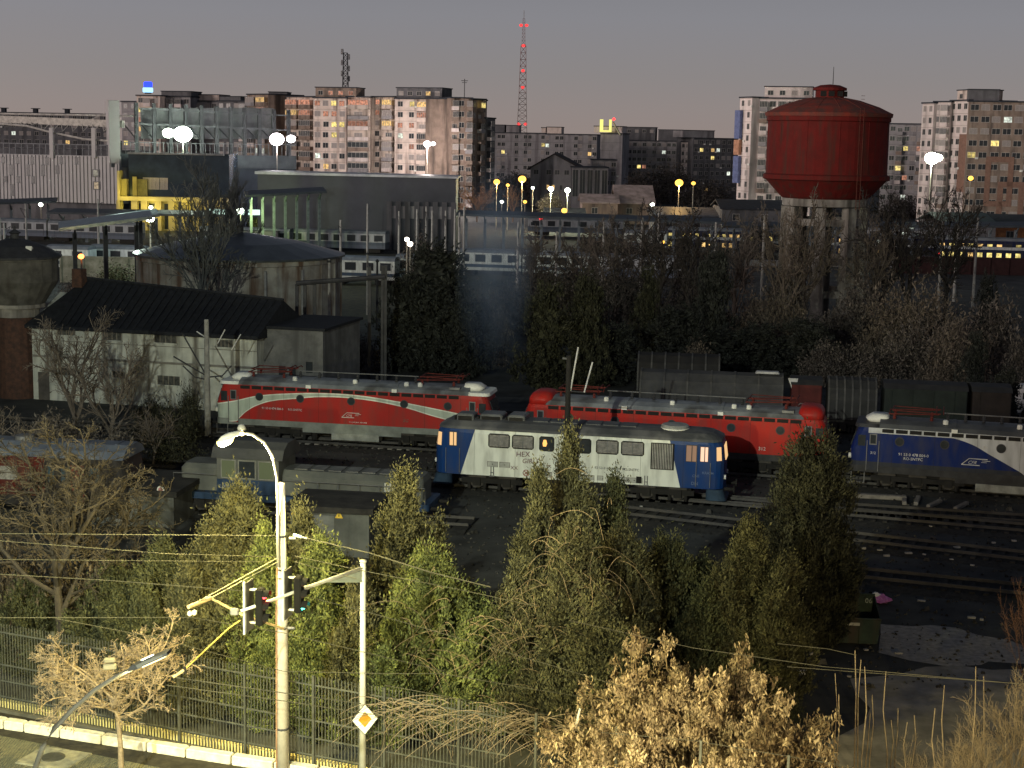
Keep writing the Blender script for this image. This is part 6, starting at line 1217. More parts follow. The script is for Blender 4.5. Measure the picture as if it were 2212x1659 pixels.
# brown-leaved tree in the lower middle
BR2 = dict(STD, lv=2, n=(7, 5), main=11, first=.2, spread=.85, mlen=.55, lift=(.03, .0, -.05), ang=(.7, .75), rmin=.014)
btree('tree full of dry light brown leaf clusters at the bottom centre', 1545, 1385, 1745, BR2, 41, mat('warm_bark', (.22, .16, .09), .9), None, 'brown_leaved_tree', FOL['brown'], 32, .072, sxy=.72)
btree('second tree of dry light brown leaves left of the main brown one', 1415, 1392, 1750, BR2, 42, MT['warm_bark'], None, 'brown_leaved_tree', FOL['brown'], 42, .072, sxy=.72)
btree('low spreading brown leaved tree at the bottom left of the brown group', 1325, 1560, 1790, BR2, 44, MT['warm_bark'], None, 'brown_leaved_tree', FOL['brown'], 34, .07, sxy=1.3)
btree('low brown leaved tree at the bottom middle of the brown group', 1500, 1540, 1790, BR2, 45, MT['warm_bark'], None, 'brown_leaved_tree', FOL['brown'], 36, .07, sxy=1.4)
btree('low outer brown leaved tree at the right by the saplings', 1668, 1560, 1770, BR2, 43, MT['warm_bark'], None, 'brown_leaved_tree', FOL['brown'], 26, .08, sxy=1.2)
# twiggy shrubs bottom right
TW = dict(STD, lv=3, n=(5, 5, 4), main=13, first=.05, trunk=.12, thick=.008, mlen=.7, spread=.5, ang=(.5, .55, .6), lift=(.1, .08, .05), rmin=.008)
for i, (x, yt, yb, lb, s) in enumerate(((2140, 1480, 1745, 'pale branching shrub at the bottom right corner', 1.1), (2085, 1560, 1770, 'thin pale shrub left of the corner one', .9), (2200, 1420, 1730, 'tall thin twiggy shrub cut by the right edge', .7), (1985, 1590, 1760, 'sparse brown shrub among the saplings', .9), (2215, 1180, 1480, 'reddish brown leafless shrub at the right edge above the path', .5))):
    btree(lb, x, yt, yb, TW, 50 + i, PBARK if i != 4 else mat('reddish_twig', (.12, .06, .04), .9), 'leafless shrubs at the lower right', 'leafless_shrub', sxy=s)
rr = random.Random(9)
ST = [(1703, 1500), (1729, 1553), (1744, 1540), (1757, 1548), (1804, 1455), (1812, 1500), (1847, 1405), (1860, 1425), (1868, 1440), (1880, 1540), (1914, 1450), (1884, 1500), (1940, 1530), (1925, 1555), (1960, 1560), (1975, 1545), (2040, 1480), (2020, 1530), (2108, 1440), (2125, 1460)]
for i, (x, y) in enumerate(ST):
    b = G(x - rr.uniform(2, 14), rr.uniform(1700, 1760)); tp = A(x, y, b.y - .3) - b
    m = MB(); m.tube([(0, 0, -.05), tuple(tp * .35 + Vector((rr.uniform(-.08, .08), 0, 0))), tuple(tp * .7 + Vector((rr.uniform(-.1, .1), 0, 0))), tuple(tp)], .026, 5, .012)
    o = m.build('sapling_stem', PBARK, None, loc=(b.x, b.y, 0)); tag(o, 'thin upright leafless stem ' + ('near the dry brown tree' if x < 1780 else 'in the tall group before the dirt road' if x < 1900 else 'in the sparse right hand group'), 'sapling', 'thin saplings at the lower right' + (' near the brown tree' if x < 1780 else ' before the road' if x < 1900 else ' right'))
# climbing vines over the fence
V = MB(); rr = random.Random(12)
for i in range(190):
    x = rr.uniform(830, 1270); y = 1530 + (x - 830) * .085 + rr.gauss(0, 14); g0 = G(x, 1700 + (x - 780) * .13); p = A(x, y, g0.y + rr.uniform(-.3, .5)); pts = [p]; d = Vector((rr.choice((-1, 1)) * rr.uniform(.3, 1), rr.uniform(-.2, .1), rr.uniform(-.3, .7)))
    for k in range(6): d = d + Vector((rr.gauss(0, .18), rr.gauss(0, .08), -.17)); q = pts[-1] + d * .28; pts.append(q)
    V.tube(pts, .014, 3, .007, False)
tag(V.build('climbing_vine', mat('dull_vine', (.19, .15, .10), .9)), 'tangle of dry leafless vines hanging over the fence', 'vine', kind='stuff')
V = MB()
for i in range(170):
    x, y = rr.choice(((1130, 1330), (1200, 1250), (1240, 1200), (1080, 1400), (930, 1350), (1180, 1420), (1290, 1280))); x += rr.gauss(0, 45); y += rr.gauss(0, 60); p = A(x, y, G(x, 1560).y - 1.6 + rr.uniform(-.5, .6)); pts = [p]; d = Vector((rr.uniform(-1, 1), rr.uniform(-.5, .1), rr.uniform(.1, 1)))
    for k in range(7): d = d + Vector((rr.gauss(0, .15), rr.gauss(0, .08), -.24)); pts.append(pts[-1] + d * .2)
    V.tube(pts, .011, 3, .006, False)
tag(V.build('climbing_vine', mat('dry_vine', (.20, .15, .09), .9)), 'arching dry creeper stems hanging over the centre cypresses', 'vine', kind='stuff')
# --- mid-distance vegetation: shared meshes, each plant its own object
EV = [cyp_mesh(300 + i, 10, 3.2 + i * .5, nclump=170, per=56, lsz=.15, pw=.36, sprout=5) for i in range(3)]
def bush_mesh(seed, R, h, n, lsz, lumpy=.35, holes=True):
    rs = np.random.RandomState(seed); K = 60; c = rs.normal(size=(K, 3)); c /= np.linalg.norm(c, axis=1, keepdims=True); c[:, 2] = np.abs(c[:, 2]); c *= rs.uniform(.45, 1.0, (K, 1)) * np.array([R, R, h]); idx = rs.randint(0, K, n)
    P = c[idx] + rs.normal(size=(n, 3)) * np.array([R * .16, R * .16, h * .12]); P[:, 2] = np.abs(P[:, 2]); return quads('foliage', leaves(rs, P, rs.normal(size=(n, 3)) + np.array([0, 0, .8]), lsz, .35), [FOL['shrub']], False)
BU = [bush_mesh(400 + i, 3.0, 4.2 + i * .6, 5200, .16) for i in range(4)]
MBT = [bare(500 + i, 10, dict(STD, lv=3, n=(6, 5, 5), rmin=.022, main=9, spread=.7 + .15 * i, mlen=.5, first=.3), BARK) for i in range(4)]
def mid(kind, x, yt, yb, w, label, mt_=None, group=None, i=0):
    g = G(x, yb); h = max(1.0, A(x, yt, g.y).z); R = w * g.y / F
    if kind == 'ev':
        t = thing('evergreen_tree', label, 'evergreen', (g.x, g.y, 0), i * 1.3, group); o = put('crown', EV[i % 3], t); o.scale = (R / 3.4, R / 3.4, h / 10.3)
        o.material_slots[0].link = 'OBJECT'; o.material_slots[0].material = mt_ or FOL['black']; MB().tube([(0, 0, -.05), (0, 0, h * .7)], .2, 6, .06).build('trunk', DBARK, t)
    elif kind == 'bu':
        t = thing('shrub', label, 'shrub', (g.x, g.y, 0), i * 1.3, group); o = put('foliage', BU[i % 4], t); o.scale = (R / 3.2, R / 3.2, h / 5.2)
        o.material_slots[0].link = 'OBJECT'; o.material_slots[0].material = mt_ or FOL['shrub']; m = MB(); [m.tube([(0, 0, 0), (math.cos(k) * R * .4, math.sin(k) * R * .4, h * .7)], .05, 4, .02) for k in range(5)]; m.build('stem', DBARK, t)
    else:
        t = thing('bare_tree', label, 'tree', (g.x, g.y, 0), i * 1.3, group); tm, cm_, _ = MBT[i % 4]; a = put('trunk', tm, t); b = put('branches', cm_, t); zm = max(v.co.z for v in cm_.vertices); s = h / zm; q = R / 4.2; a.scale = (s, s, s); b.scale = (q, q, s)
        if mt_:
            for o in (a, b): o.material_slots[0].link = 'OBJECT'; o.material_slots[0].material = mt_
    return t
GB = 'bare trees in the middle of the yard'
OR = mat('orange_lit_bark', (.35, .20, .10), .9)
MID = [('ev', 940, 528, 800, 118, 'broad dark evergreen behind the gap between the red locomotives', None), ('ev', 880, 590, 800, 70, 'dark evergreen left part of the broad clump by the pipe gantry', None), ('ev', 1000, 640, 815, 60, 'low dark evergreen beside the blue smoke', None),
       ('bu', 905, 520, 620, 45, 'bushy dark shrub below the two warm white lamps', 'sh'), ('bu', 1010, 600, 760, 60, 'greyish shrub right of the broad evergreen', 'dry'), ('bu', 1060, 610, 790, 50, 'thin grey shrub seen through the smoke', 'sh'),
       ('ev', 1180, 615, 845, 80, 'ivy covered evergreen left of the black mast', 'ivy'), ('ev', 1265, 600, 840, 62, 'dark ivy covered tree right of the black mast top', 'ivy'), ('ev', 1330, 700, 830, 70, 'very dark low evergreen beside the ivy covered trees', None),
       ('bu', 1120, 590, 720, 70, 'brown shrub above the ivy covered evergreen', 'sh'), ('bu', 1220, 580, 700, 80, 'brown shrub mass above the black mast', 'sh'), ('bu', 1310, 590, 720, 70, 'brown grey shrub in front of the white coach', 'sh'),
       ('ba', 1150, 480, 700, 80, 'bare tree in front of the white coaches at the centre', None), ('ba', 1240, 470, 700, 90, 'bare tree with thin twigs above the ivy covered trees', None), ('ba', 1330, 440, 720, 100, 'tall bare tree left of the lone amber lamp', None), ('ba', 1420, 420, 730, 110, 'spreading bare tree just below the lone amber lamp', 'db'),
       ('ba', 1500, 440, 740, 100, 'dark bare tree right below the lone amber lamp', 'db'), ('ba', 1580, 440, 740, 80, 'bare tree left of the water tower legs', None), ('ev', 1395, 580, 790, 38, 'slender dark evergreen spire in the bare tree group', 'ivy'), ('ev', 1535, 545, 800, 62, 'pointed dark conifer left of the water tower legs', None),
       ('ev', 1460, 660, 800, 80, 'dark low evergreen left of the pointed conifer', None), ('ev', 1640, 700, 810, 90, 'dark evergreen mass under the water tower', None), ('ev', 1740, 690, 815, 80, 'black green evergreen at the foot of the water tower', None), ('ev', 1560, 710, 812, 80, 'low dark evergreen with a broad crown by the tarpaulin wagon', None),
       ('bu', 1620, 600, 760, 70, 'seed head shrub left of the front tower leg', 'dry'), ('bu', 1680, 560, 740, 60, 'twiggy shrub climbing between the tower legs', 'sh'), ('ba', 1730, 390, 740, 90, 'bare tree standing in front of the red tank', 'pb'), ('ba', 1690, 430, 745, 70, 'lower bare tree before the concrete tower legs', 'pb'),
       ('bu', 1800, 640, 770, 70, 'shrub in front of the concrete tower legs', 'sh'), ('bu', 1850, 590, 760, 70, 'brown shrub right of the water tower legs', 'sh'), ('ba', 1905, 400, 720, 90, 'bare tree right of the red tank', 'db'), ('ba', 1960, 390, 700, 100, 'many branched dark bare tree before the double deck train', 'db'),
       ('ba', 2040, 400, 690, 90, 'bare tree below the bright right floodlights', 'db'), ('ba', 1870, 460, 730, 70, 'small bare tree leaning near the tower legs', 'pb'), ('bu', 1920, 620, 790, 80, 'brown shrub in the thicket right of the tower', 'dry'), ('bu', 2000, 630, 800, 85, 'grey brown shrub in the right thicket', 'dry'),
       ('bu', 2075, 650, 820, 80, 'pale tipped shrub in the right thicket', 'dry'), ('bu', 2150, 620, 810, 80, 'shrub at the right edge of the thicket', 'sh'), ('bu', 1960, 700, 830, 80, 'lower shrub in front of the right thicket', 'sh'), ('bu', 2060, 710, 850, 80, 'lowest shrub in front of the right thicket', 'dry'), ('bu', 1860, 720, 830, 70, 'dark shrub near the wagons under the tower', 'sh'),
       ('ev', 2125, 590, 760, 30, 'small dark pointed evergreen in the right thicket', None), ('ev', 2100, 720, 880, 40, 'dark evergreen near the wagon roofs on the right', None), ('ev', 2168, 800, 930, 48, 'round dark shrub tree in front of the pale van', None), ('bu', 2190, 700, 850, 60, 'reddish brown shrub at the far right edge', 'sh'),
       ('bu', 1500, 730, 830, 50, 'pale leaved shrub above the tarpaulin wagon', 'dry'), ('bu', 1780, 740, 830, 60, 'dim shrub above the dark red wagon', 'sh'), ('bu', 1690, 640, 790, 60, 'tan seed head shrub against the dark evergreens', 'dry'), ('bu', 1600, 660, 800, 50, 'tan seed head shrub left of the evergreen mass', 'dry'),
       ('bu', 250, 560, 640, 60, 'mossy shrub by the retaining wall left of the round tank', 'moss'), ('bu', 180, 590, 650, 50, 'low shrub under the white coach at the left', 'sh'), ('bu', 380, 900, 1000, 70, 'dark shrub below the workshop wall', 'ivy'), ('bu', 330, 830, 960, 50, 'ivy clump against the workshop wall', 'ivy'), ('bu', 410, 820, 950, 35, 'ivy hanging right of the workshop door', 'ivy'),
       ('bu', 120, 900, 1030, 100, 'dark undergrowth at the left below the workshop', 'sh'), ('bu', 230, 930, 1060, 100, 'dark undergrowth in front of the workshop', 'sh'), ('bu', 20, 930, 1060, 90, 'dark undergrowth at the left edge below the brick tower', 'sh'), ('bu', 780, 720, 800, 60, 'dim shrub behind the roof of the red and white locomotive', 'sh'),
       ('bu', 90, 1180, 1420, 120, 'brown undergrowth around the big bare tree', 'br'), ('bu', 210, 1200, 1440, 110, 'brown leafless bush right of the big bare tree', 'br'), ('bu', 300, 1140, 1400, 90, 'twiggy brown bush before the grey plaster shed', 'br'), ('bu', 10, 1120, 1400, 100, 'brown bush at the left edge below the red locomotive', 'br'), ('bu', 1690, 1480, 1560, 45, 'dark green low bush right of the brown tree', 'dk'),
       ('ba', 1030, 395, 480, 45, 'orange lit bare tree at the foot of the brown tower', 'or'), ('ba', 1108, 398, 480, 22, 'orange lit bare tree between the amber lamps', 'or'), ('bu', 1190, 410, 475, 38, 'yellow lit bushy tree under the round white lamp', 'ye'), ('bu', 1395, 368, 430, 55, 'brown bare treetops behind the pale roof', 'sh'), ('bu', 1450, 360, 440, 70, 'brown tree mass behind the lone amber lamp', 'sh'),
       ('bu', 1110, 355, 430, 60, 'dark trees left of the gabled house', 'sh'), ('bu', 1530, 380, 450, 60, 'dark trees before the darkest apartment block', 'sh'), ('bu', 1340, 372, 420, 45, 'dark trees between the grey building and the pale roof', 'sh'), ('ba', 1690, 380, 470, 70, 'bare trees behind the left of the red tank', None), ('bu', 1740, 420, 470, 80, 'dark bushes behind the tower legs', 'sh'),
       ('bu', 1950, 415, 470, 60, 'bare bushes before the right grey block', 'sh'), ('bu', 2060, 400, 470, 70, 'bare bushes lit pinkish before the right towers', 'dry'), ('bu', 2160, 405, 475, 70, 'dark bushes at the foot of the orange framed tower', 'sh'), ('bu', 562, 440, 490, 28, 'yellow green lit tree under the rising canopy', 'yg'), ('bu', 625, 450, 490, 26, 'second yellow green lit tree under the canopy', 'yg'),
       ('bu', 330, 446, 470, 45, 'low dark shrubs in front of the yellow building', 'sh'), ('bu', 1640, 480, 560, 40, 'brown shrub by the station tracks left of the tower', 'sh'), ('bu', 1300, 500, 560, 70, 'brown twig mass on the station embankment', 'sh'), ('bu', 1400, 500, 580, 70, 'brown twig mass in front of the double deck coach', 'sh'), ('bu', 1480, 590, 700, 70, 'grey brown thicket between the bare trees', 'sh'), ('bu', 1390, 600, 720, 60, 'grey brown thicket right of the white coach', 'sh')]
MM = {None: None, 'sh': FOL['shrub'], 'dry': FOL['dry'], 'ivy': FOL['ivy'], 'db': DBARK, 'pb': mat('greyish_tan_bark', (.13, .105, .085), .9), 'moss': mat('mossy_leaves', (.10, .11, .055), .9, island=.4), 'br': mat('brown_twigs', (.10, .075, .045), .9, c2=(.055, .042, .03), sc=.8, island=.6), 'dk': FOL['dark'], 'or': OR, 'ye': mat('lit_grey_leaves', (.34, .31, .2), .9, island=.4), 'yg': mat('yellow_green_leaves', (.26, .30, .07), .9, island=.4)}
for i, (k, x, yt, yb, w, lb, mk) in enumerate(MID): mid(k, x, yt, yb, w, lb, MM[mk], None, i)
# ================================================================ STREET FOREGROUND
# fence on a low plinth
f0, f1 = G(-60, 1522), G(590, 1648); fa, _ = frame(f0, f1); fd = Vector((math.cos(fa), math.sin(fa), 0)); FL = 20.5
t = thing('metal_fence', 'tall dark picket fence of steel bars on a low plinth', 'fence', (f0.x, f0.y, 0), fa)
FM = mat('fence_paint', (.060, .062, .050), .7, sc=3)
hf = A(530, 1436, G(530, 1640).y).z
m = MB(); m.box(0, FL, -.02, .2, .0, .36); m.mi = 1; m.box(0, FL, -.22, -.021, 0, .13); m.build('plinth', [mat('lamplit_plinth', (.62, .52, .22), .9, sc=2, var=.2), mat('dark_fence_base', (.09, .085, .065), .9, sc=2)], t)  # yellow lamplight is put into the plinth colour
m = MB(); n = int(FL / .118)
for i in range(n): x = .05 + i * .118; m.box(x, x + .028, -.10, -.075, .135, hf)
tag(m.build('picket_panel', FM, t), None, None)
m = MB()
for z in (.55, 1.12, 1.7, hf - .32): m.box(0, FL, -.125, -.1005, z, z + .05)
m.build('rail', FM, t)
for i in range(12): m = MB(); x = i * 2.52 + 1.2; m.box(x, x + .07, -.20, -.126, .135, hf + .05); m.build('post', FM, t)
# kerb stones painted white
k0, k1 = G(-60, 1560), G(590, 1662); ka, KL = frame(k0, k1); kd = Vector((math.cos(ka), math.sin(ka), 0)); kn = Vector((-math.sin(ka), math.cos(ka), 0))
KM = mat('whitewashed_kerb', (.74, .70, .56), .85, c2=(.50, .46, .36), sc=3, bump=.02)
KX = [0, 1.4, 1.9 + .3, 3.6, 5.2, 6.9, 8.35, 10.0, 11.5, 13.0, 14.4, 15.9, 17.3]
for i in range(len(KX) - 1):
    m = MB(); L = KX[i + 1] - KX[i]; m.bbox(.02, L - .03, -.22, .12, 0, .34, .035); p = k0 + kd * KX[i]
    o = m.build('kerb_stone', KM, None, loc=(p.x, p.y, 0), rz=ka); tag(o, 'whitewashed kerb stone in the row before the fence, left of the concrete pole' if i < 10 else 'whitewashed kerb stone in the row before the fence, right of the concrete pole', 'kerb stone', 'whitewashed kerb stones' + (' left of the pole' if i < 10 else ' right of the pole'))
a_, b_ = k0 - kd * 3, k0 + kd * 30
pts = [(a_ + kn * .0), b_, b_ - kn * 6, a_ - kn * 6]
pv = mat('textured_pavement', (.16, .155, .10), .9, c2=(.11, .105, .07), sc=6, bump=.02)
nt_ = pv.node_tree; wv = nt_.nodes.new('ShaderNodeTexWave'); wv.inputs['Scale'].default_value = 3.2; wv.inputs['Distortion'].default_value = .6; txc = nt_.nodes.new('ShaderNodeTexCoord'); nt_.links.new(txc.outputs['Object'], wv.inputs['Vector']); bp = nt_.nodes.new('ShaderNodeBump'); bp.inputs['Distance'].default_value = .03; nt_.links.new(wv.outputs['Fac'], bp.inputs['Height']); nt_.links.new(bp.outputs[0], nt_.nodes['Principled BSDF'].inputs['Normal'])
m = MB(); m.add([(p.x, p.y, .012) for p in pts], [(3, 2, 1, 0)]); tag(m.build('pavement', pv), 'grooved pavement under the street lamps', 'pavement', kind='structure')
g = G(115, 1640); m = MB(); m.slab([(-.9, -.75), (.9, -.75), (.95, .75), (-.85, .7)], .0, .05); o = m.build('manhole', mat('manhole_concrete', (.22, .21, .15), .9, sc=4), None, loc=(g.x, g.y, .013), rz=ka); tag(o, 'concrete framed round manhole in the pavement', 'manhole')
MB().lathe([(.38, .051), (.38, .075), (.3, .08)], 24).build('cover', mat('manhole_iron', (.06, .058, .045), .7, sc=8), o)
m = MB(); a_, b_ = f0 - fd * 3, f0 + fd * 32; fn = Vector((-math.sin(fa), math.cos(fa), 0)); m.add([(p.x, p.y, .02) for p in (a_ - fn * 1.9, b_ - fn * 1.9, b_ - fn * .1, a_ - fn * .1)], [(0, 1, 2, 3)]); tag(m.build('planting_strip', mat('bare_soil', (.040, .036, .026), .95, c2=(.02, .018, .013), sc=3, bump=.03)), 'narrow bare soil strip between kerb and fence', 'ground', kind='structure')
# concrete pole with curved lamp arm
YP = 47.2; g = A(611, 1720, YP); bx = A(612, 1400, YP).x
base = Vector((A(611, 1650, YP).x, YP, 0)); zt = A(614, 1043, YP).z; r = 13.5 * YP / F
t = thing('concrete_pole', 'thick pale round concrete pole lit yellow beside the fence', 'pole', base)
m = MB(); m.lathe([(r * 1.05, 0), (r * .92, zt * .6), (r * .62, zt)], 20); m.build('shaft', LCONC, t, True)
for y in (1160, 1232, 1250, 1358, 1575): z = A(612, y, YP).z; rr_ = r * (1.05 - .42 * z / zt) + .015; m = MB(); m.lathe([(rr_, z), (rr_ + .01, z + .03), (rr_, z + .07)], 16); m.build('metal_band', DSTEEL, t)
m = MB(); m.tube([(-r * .95, -.12, .2), (-r * .85, -.12, zt * .55), (-r * .62, -.1, zt * .8)], .03, 6); m.build('cable_pipe', mat('brownish_pipe', (.25, .15, .09), .7), t)
for y, xx in ((1357, 622), (1163, 625)): p = A(xx, y, YP - .2) - base; m = MB(); m.tube([p, p + Vector((.22, -.05, .02))], .05, 8); m.build('clamp', STEEL, t)
def rel(x, y, Y, b): return tuple(A(x, y, Y) - b)
arm = [(601, 1225, YP - .2), (600, 1150, YP - .2), (600, 1080, YP - .25), (598, 1030, YP - .3), (588, 985, YP - .5), (570, 955, YP - .8), (545, 938, YP - 1.1), (520, 935, YP - 1.3)]
tl = thing('street_lamp', 'curved arm street lamp glowing yellow at the top of the concrete pole', 'street lamp', base)
m = MB(); m.tube([rel(*p, base) for p in arm], .055, 10, .04); m.build('arm', mat('galvanised_arm', (.42, .40, .33), .5, .3), tl, True)
hp = A(478, 950, YP - 1.4) - base; hq = A(522, 936, YP - 1.3) - base
m = MB(); d = (hp - hq).normalized(); sd = Vector((d.y, -d.x, 0)).normalized()
def hsec(c, w, h): return [tuple(c + sd * w + Vector((0, 0, 0))), tuple(c + sd * w * .6 + Vector((0, 0, h))), tuple(c - sd * w * .6 + Vector((0, 0, h))), tuple(c - sd * w), tuple(c - sd * w * .8 - Vector((0, 0, h * .25))), tuple(c + sd * w * .8 - Vector((0, 0, h * .25)))]
m.loft([hsec(hq - d * .05, .05, .05), hsec(hq + d * .12, .12, .11), hsec(hq + d * .42, .16, .14), hsec(hp, .13, .1), hsec(hp + d * .08, .05, .04)]); m.build('lamp_head', mat('lamp_housing', (.3, .3, .28), .5), tl, True)
c = hq + d * .5 - Vector((0, 0, .02)); m = MB(); m.loft([[tuple(c + d * (math.cos(k * PI / 6) * .27 * s) + sd * (math.sin(k * PI / 6) * .17 * s) - Vector((0, 0, zz))) for k in range(12)] for s, zz in ((1, 0), (1, .05), (.85, .14), (.45, .2))]); m.build('diffuser', glow('sodium_glass', (1, .86, .22), 5), tl, True)
m = MB(); cc = hq + Vector((0, 0, .10)); m.lathe([(.12, cc.z), (.13, cc.z + .06), (.09, cc.z + .15), (.02, cc.z + .18)], 14, cc.x, cc.y); m.build('photocell_dome', mat('grey_dome', (.2, .2, .19), .4), tl, True)
m = MB(); cc = hq + Vector((.02, -.08, .0)); m.lathe([(.05, cc.z - .05), (.075, cc.z), (.05, cc.z + .05)], 10, cc.x, cc.y); m.build('small_lamp', glow('warm_small_lamp', (1, .75, .3), 8), tl)
LCOL = (1, .82, .30)
lamp('bulb', tuple(c - Vector((0, 0, .42))), 8500, LCOL, .15, tl)
# traffic-light pole and arm
YT = 46.4; bt = Vector((A(783, 1640, YT).x, YT, 0)); ztp = A(786, 1214, YT).z
t = thing('traffic_light_pole', 'pale grey steel pole with a rising cantilever arm for traffic lights', 'pole', bt)
PG = mat('pale_galvanised', (.50, .50, .44), .5, .2, sc=3, var=.1)
m = MB(); m.tube([(0, 0, 0), (0, 0, ztp)], .105, 14, .085); m.tube([(0, 0, ztp), (0, 0, ztp + .06)], .11, 14); m.build('post', PG, t, True)
armp = [(785, 1226, YT), (655, 1272, YT - 1.5), (600, 1292, YT - 2.2), (520, 1320, YT - 3.0)]
m = MB(); m.tube([rel(*p, bt) for p in armp], .06, 10, .045); m.build('arm', PG, t, True)
m = MB(); P1, P2, P3 = Vector(rel(783, 1232, YT - .05, bt)), Vector(rel(705, 1258, YT - .9, bt)), Vector(rel(783, 1258, YT - .05, bt)); w = Vector((0, .02, 0)); m.loft([[P1 - w, P2 - w, P3 - w], [P1 + w, P2 + w, P3 + w]]); m.build('gusset_plate', mat('gusset_grey', (.16, .18, .15), .6), t)
m = MB(); c = Vector(rel(507, 1322, YT - 3.05, bt)); m.bbox(c.x - .12, c.x + .12, c.y - .1, c.y + .1, c.z - .08, c.z + .1, .03); m.build('arm_end_box', STEEL, t)
def tlight(label, x, y, Y, col, which, rz):
    c = A(x, y, Y); t = thing('traffic_light', label, 'traffic light', (c.x, c.y, c.z), rz, 'traffic lights on the cantilever arm')
    HS = mat('black_signal_housing', (.004, .004, .0035), 1)
    # local frame: signal faces +x, back board is at x = -.1
    m = MB(); m.bbox(-.10, .12, -.17, .17, -.55, .55, .04); m.build('housing', HS, t)
    m = MB(); m.box(-.34, -.31, -.30, .30, -.74, .74); m.build('back_board', mat('board_grey', (.09, .09, .08), .7), t); m = MB(); m.box(-.40, -.345, -.32, -.25, -.78, .78); m.build('board_edge', PG, t)
    m = MB(); m.box(-.31, -.1, -.04, .04, .46, .52); m.box(-.31, -.1, -.04, .04, -.52, -.46); m.build('bracket', PG, t)
    for k in range(3):
        z = .35 - k * .35; m = MB()
        m.tube([(.12, 0, z), (.17, 0, z), (.20, 0, z)], .125, 16, .07); ln = m.build('lens', glow(col[0], col[1], 9) if k == which else mat('dark_lens', (.03, .02, .02), .3), t)
        m = MB(); 
        for j in range(7):
            a0, a1 = R_(-10 + j * 200 / 7), R_(-10 + (j + 1) * 200 / 7); m.loft([[(x_, .14 * math.cos(a), z + .14 * math.sin(a)) for x_, a in ((.12, a0), (.30, a0), (.30, a1), (.12, a1))], [(x_, .15 * math.cos(a), z + .15 * math.sin(a)) for x_, a in ((.12, a0), (.30, a0), (.30, a1), (.12, a1))]])
        m.build('visor', HS, t)
    lamp('signal_glow', (.26, 0, .35 - .35 * which), 9, col[1], .06, t)
    return t
tlight('traffic light showing red, seen from the side, left of the concrete pole', 562, 1310, YT - 2.6, ('red_signal', (1, .04, .05)), 0, R_(-12))
tlight('traffic light showing green, seen from the side, right of the concrete pole', 645, 1283, YT - 1.8, ('green_signal', (.08, 1, .72)), 2, R_(-12))
c = A(788, 1554, YT - .13); t = thing('priority_sign', 'white diamond priority road sign with a yellow centre', 'road sign', (c.x, c.y, c.z), R_(8))
m = MB(); s = .47; t.rotation_euler.z = R_(18)
def dia(s, y0, y1): return [[(0, y, -s * 1.03), (s * .86, y, 0), (0, y, s * 1.03), (-s * .86, y, 0)] for y in (y0, y1)]
MB().loft(dia(s + .015, -.01, .01)).build('plate', DSTEEL, t); MB().loft(dia(s - .01, -.016, -.0101)).build('white_border', mat('sign_white', (.75, .77, .66), .5, var=.05), t); MB().loft(dia(s * .52, -.022, -.0161)).build('yellow_centre', mat('sign_yellow', (.42, .22, .015), .6, var=.05), t)
# near curved lamp seen from above
YL = 35.5; bl = Vector((A(72, 1680, YL).x, YL, 0))
t = thing('street_lamp', 'dark curved street lamp seen from above at the lower left', 'street lamp', bl)
pts = [(66, 1760), (74, 1665), (92, 1615), (118, 1572), (160, 1530), (205, 1490), (250, 1462), (288, 1443)]
m = MB(); q0 = Vector(rel(66, 1760, YL, bl)); m.tube([(q0.x - .05, 0, 0), tuple(q0)] + [rel(x, y, YL + .0, bl) for x, y in pts[1:]], .075, 12, .045); m.build('pole', mat('dark_lamp_pole', (.022, .022, .024), .8), t, True)
a, b = Vector(rel(286, 1444, YL, bl)), Vector(rel(366, 1408, YL - .1, bl)); d = (b - a).normalized(); sd = Vector((-d.y, d.x, 0)).normalized() if abs(d.y) > .01 else Vector((0, 1, 0)); nn = d.cross(sd)
if nn.z < 0: nn = -nn
def hs(f, w, h): c = a.lerp(b, f); return [tuple(c + sd * w - nn * .03), tuple(c + sd * w * .9 + nn * h), tuple(c - sd * w * .9 + nn * h), tuple(c - sd * w - nn * .03)]
m = MB(); m.loft([hs(-.05, .06, .06), hs(.12, .13, .09), hs(.2, .20, .07), hs(.9, .22, .05), hs(1.0, .17, .03)]); m.build('lamp_head', mat('dark_head', (.012, .014, .02), .6), t)
m = MB(); c0, c1 = a.lerp(b, .28), a.lerp(b, .62); m.loft([[tuple(c + sd * .0 + nn * .075), tuple(c + sd * .05 + nn * .075), tuple(c + sd * .05 + nn * .105), tuple(c + nn * .105)] for c in (c0, c1)]); m.build('label_strip', mat('bright_strip', (.8, .85, .9), .3), t)
m = MB(); m.loft([[tuple(a.lerp(b, f) + sd * s_ * .15 - nn * z) for f, s_ in ((.3, -1), (.9, -1), (.9, 1), (.3, 1))] for z in (.035, .055)]); m.build('led_panel', glow('led_panel', (1, .9, .4), 6), t)
c = a.lerp(b, .6) - nn * .3; lamp('bulb', tuple(c), 4600, LCOL, .15, t)
# assumed lamps outside the view, added to light the trees, kerb and dirt road
lamp('assumed_unseen_lamp', A(1380, 1830, 38), 2900, (1, .88, .52), .2)
lamp('assumed_unseen_lamp', Vector((-12, 26, 9)), 24000, (1, .97, .52), .25)
lamp('assumed_unseen_lamp', Vector((13, 29, 6.5)), 8000, (1, .78, .36), .2)
lamp('added_fill_spot', Vector((-22, 2, 27)), 150000, (.93, 1, .84), .3, None, R_(50), Vector((10, 88, -24)))  # unseen spotlight added to brighten the locomotives and workshop wall
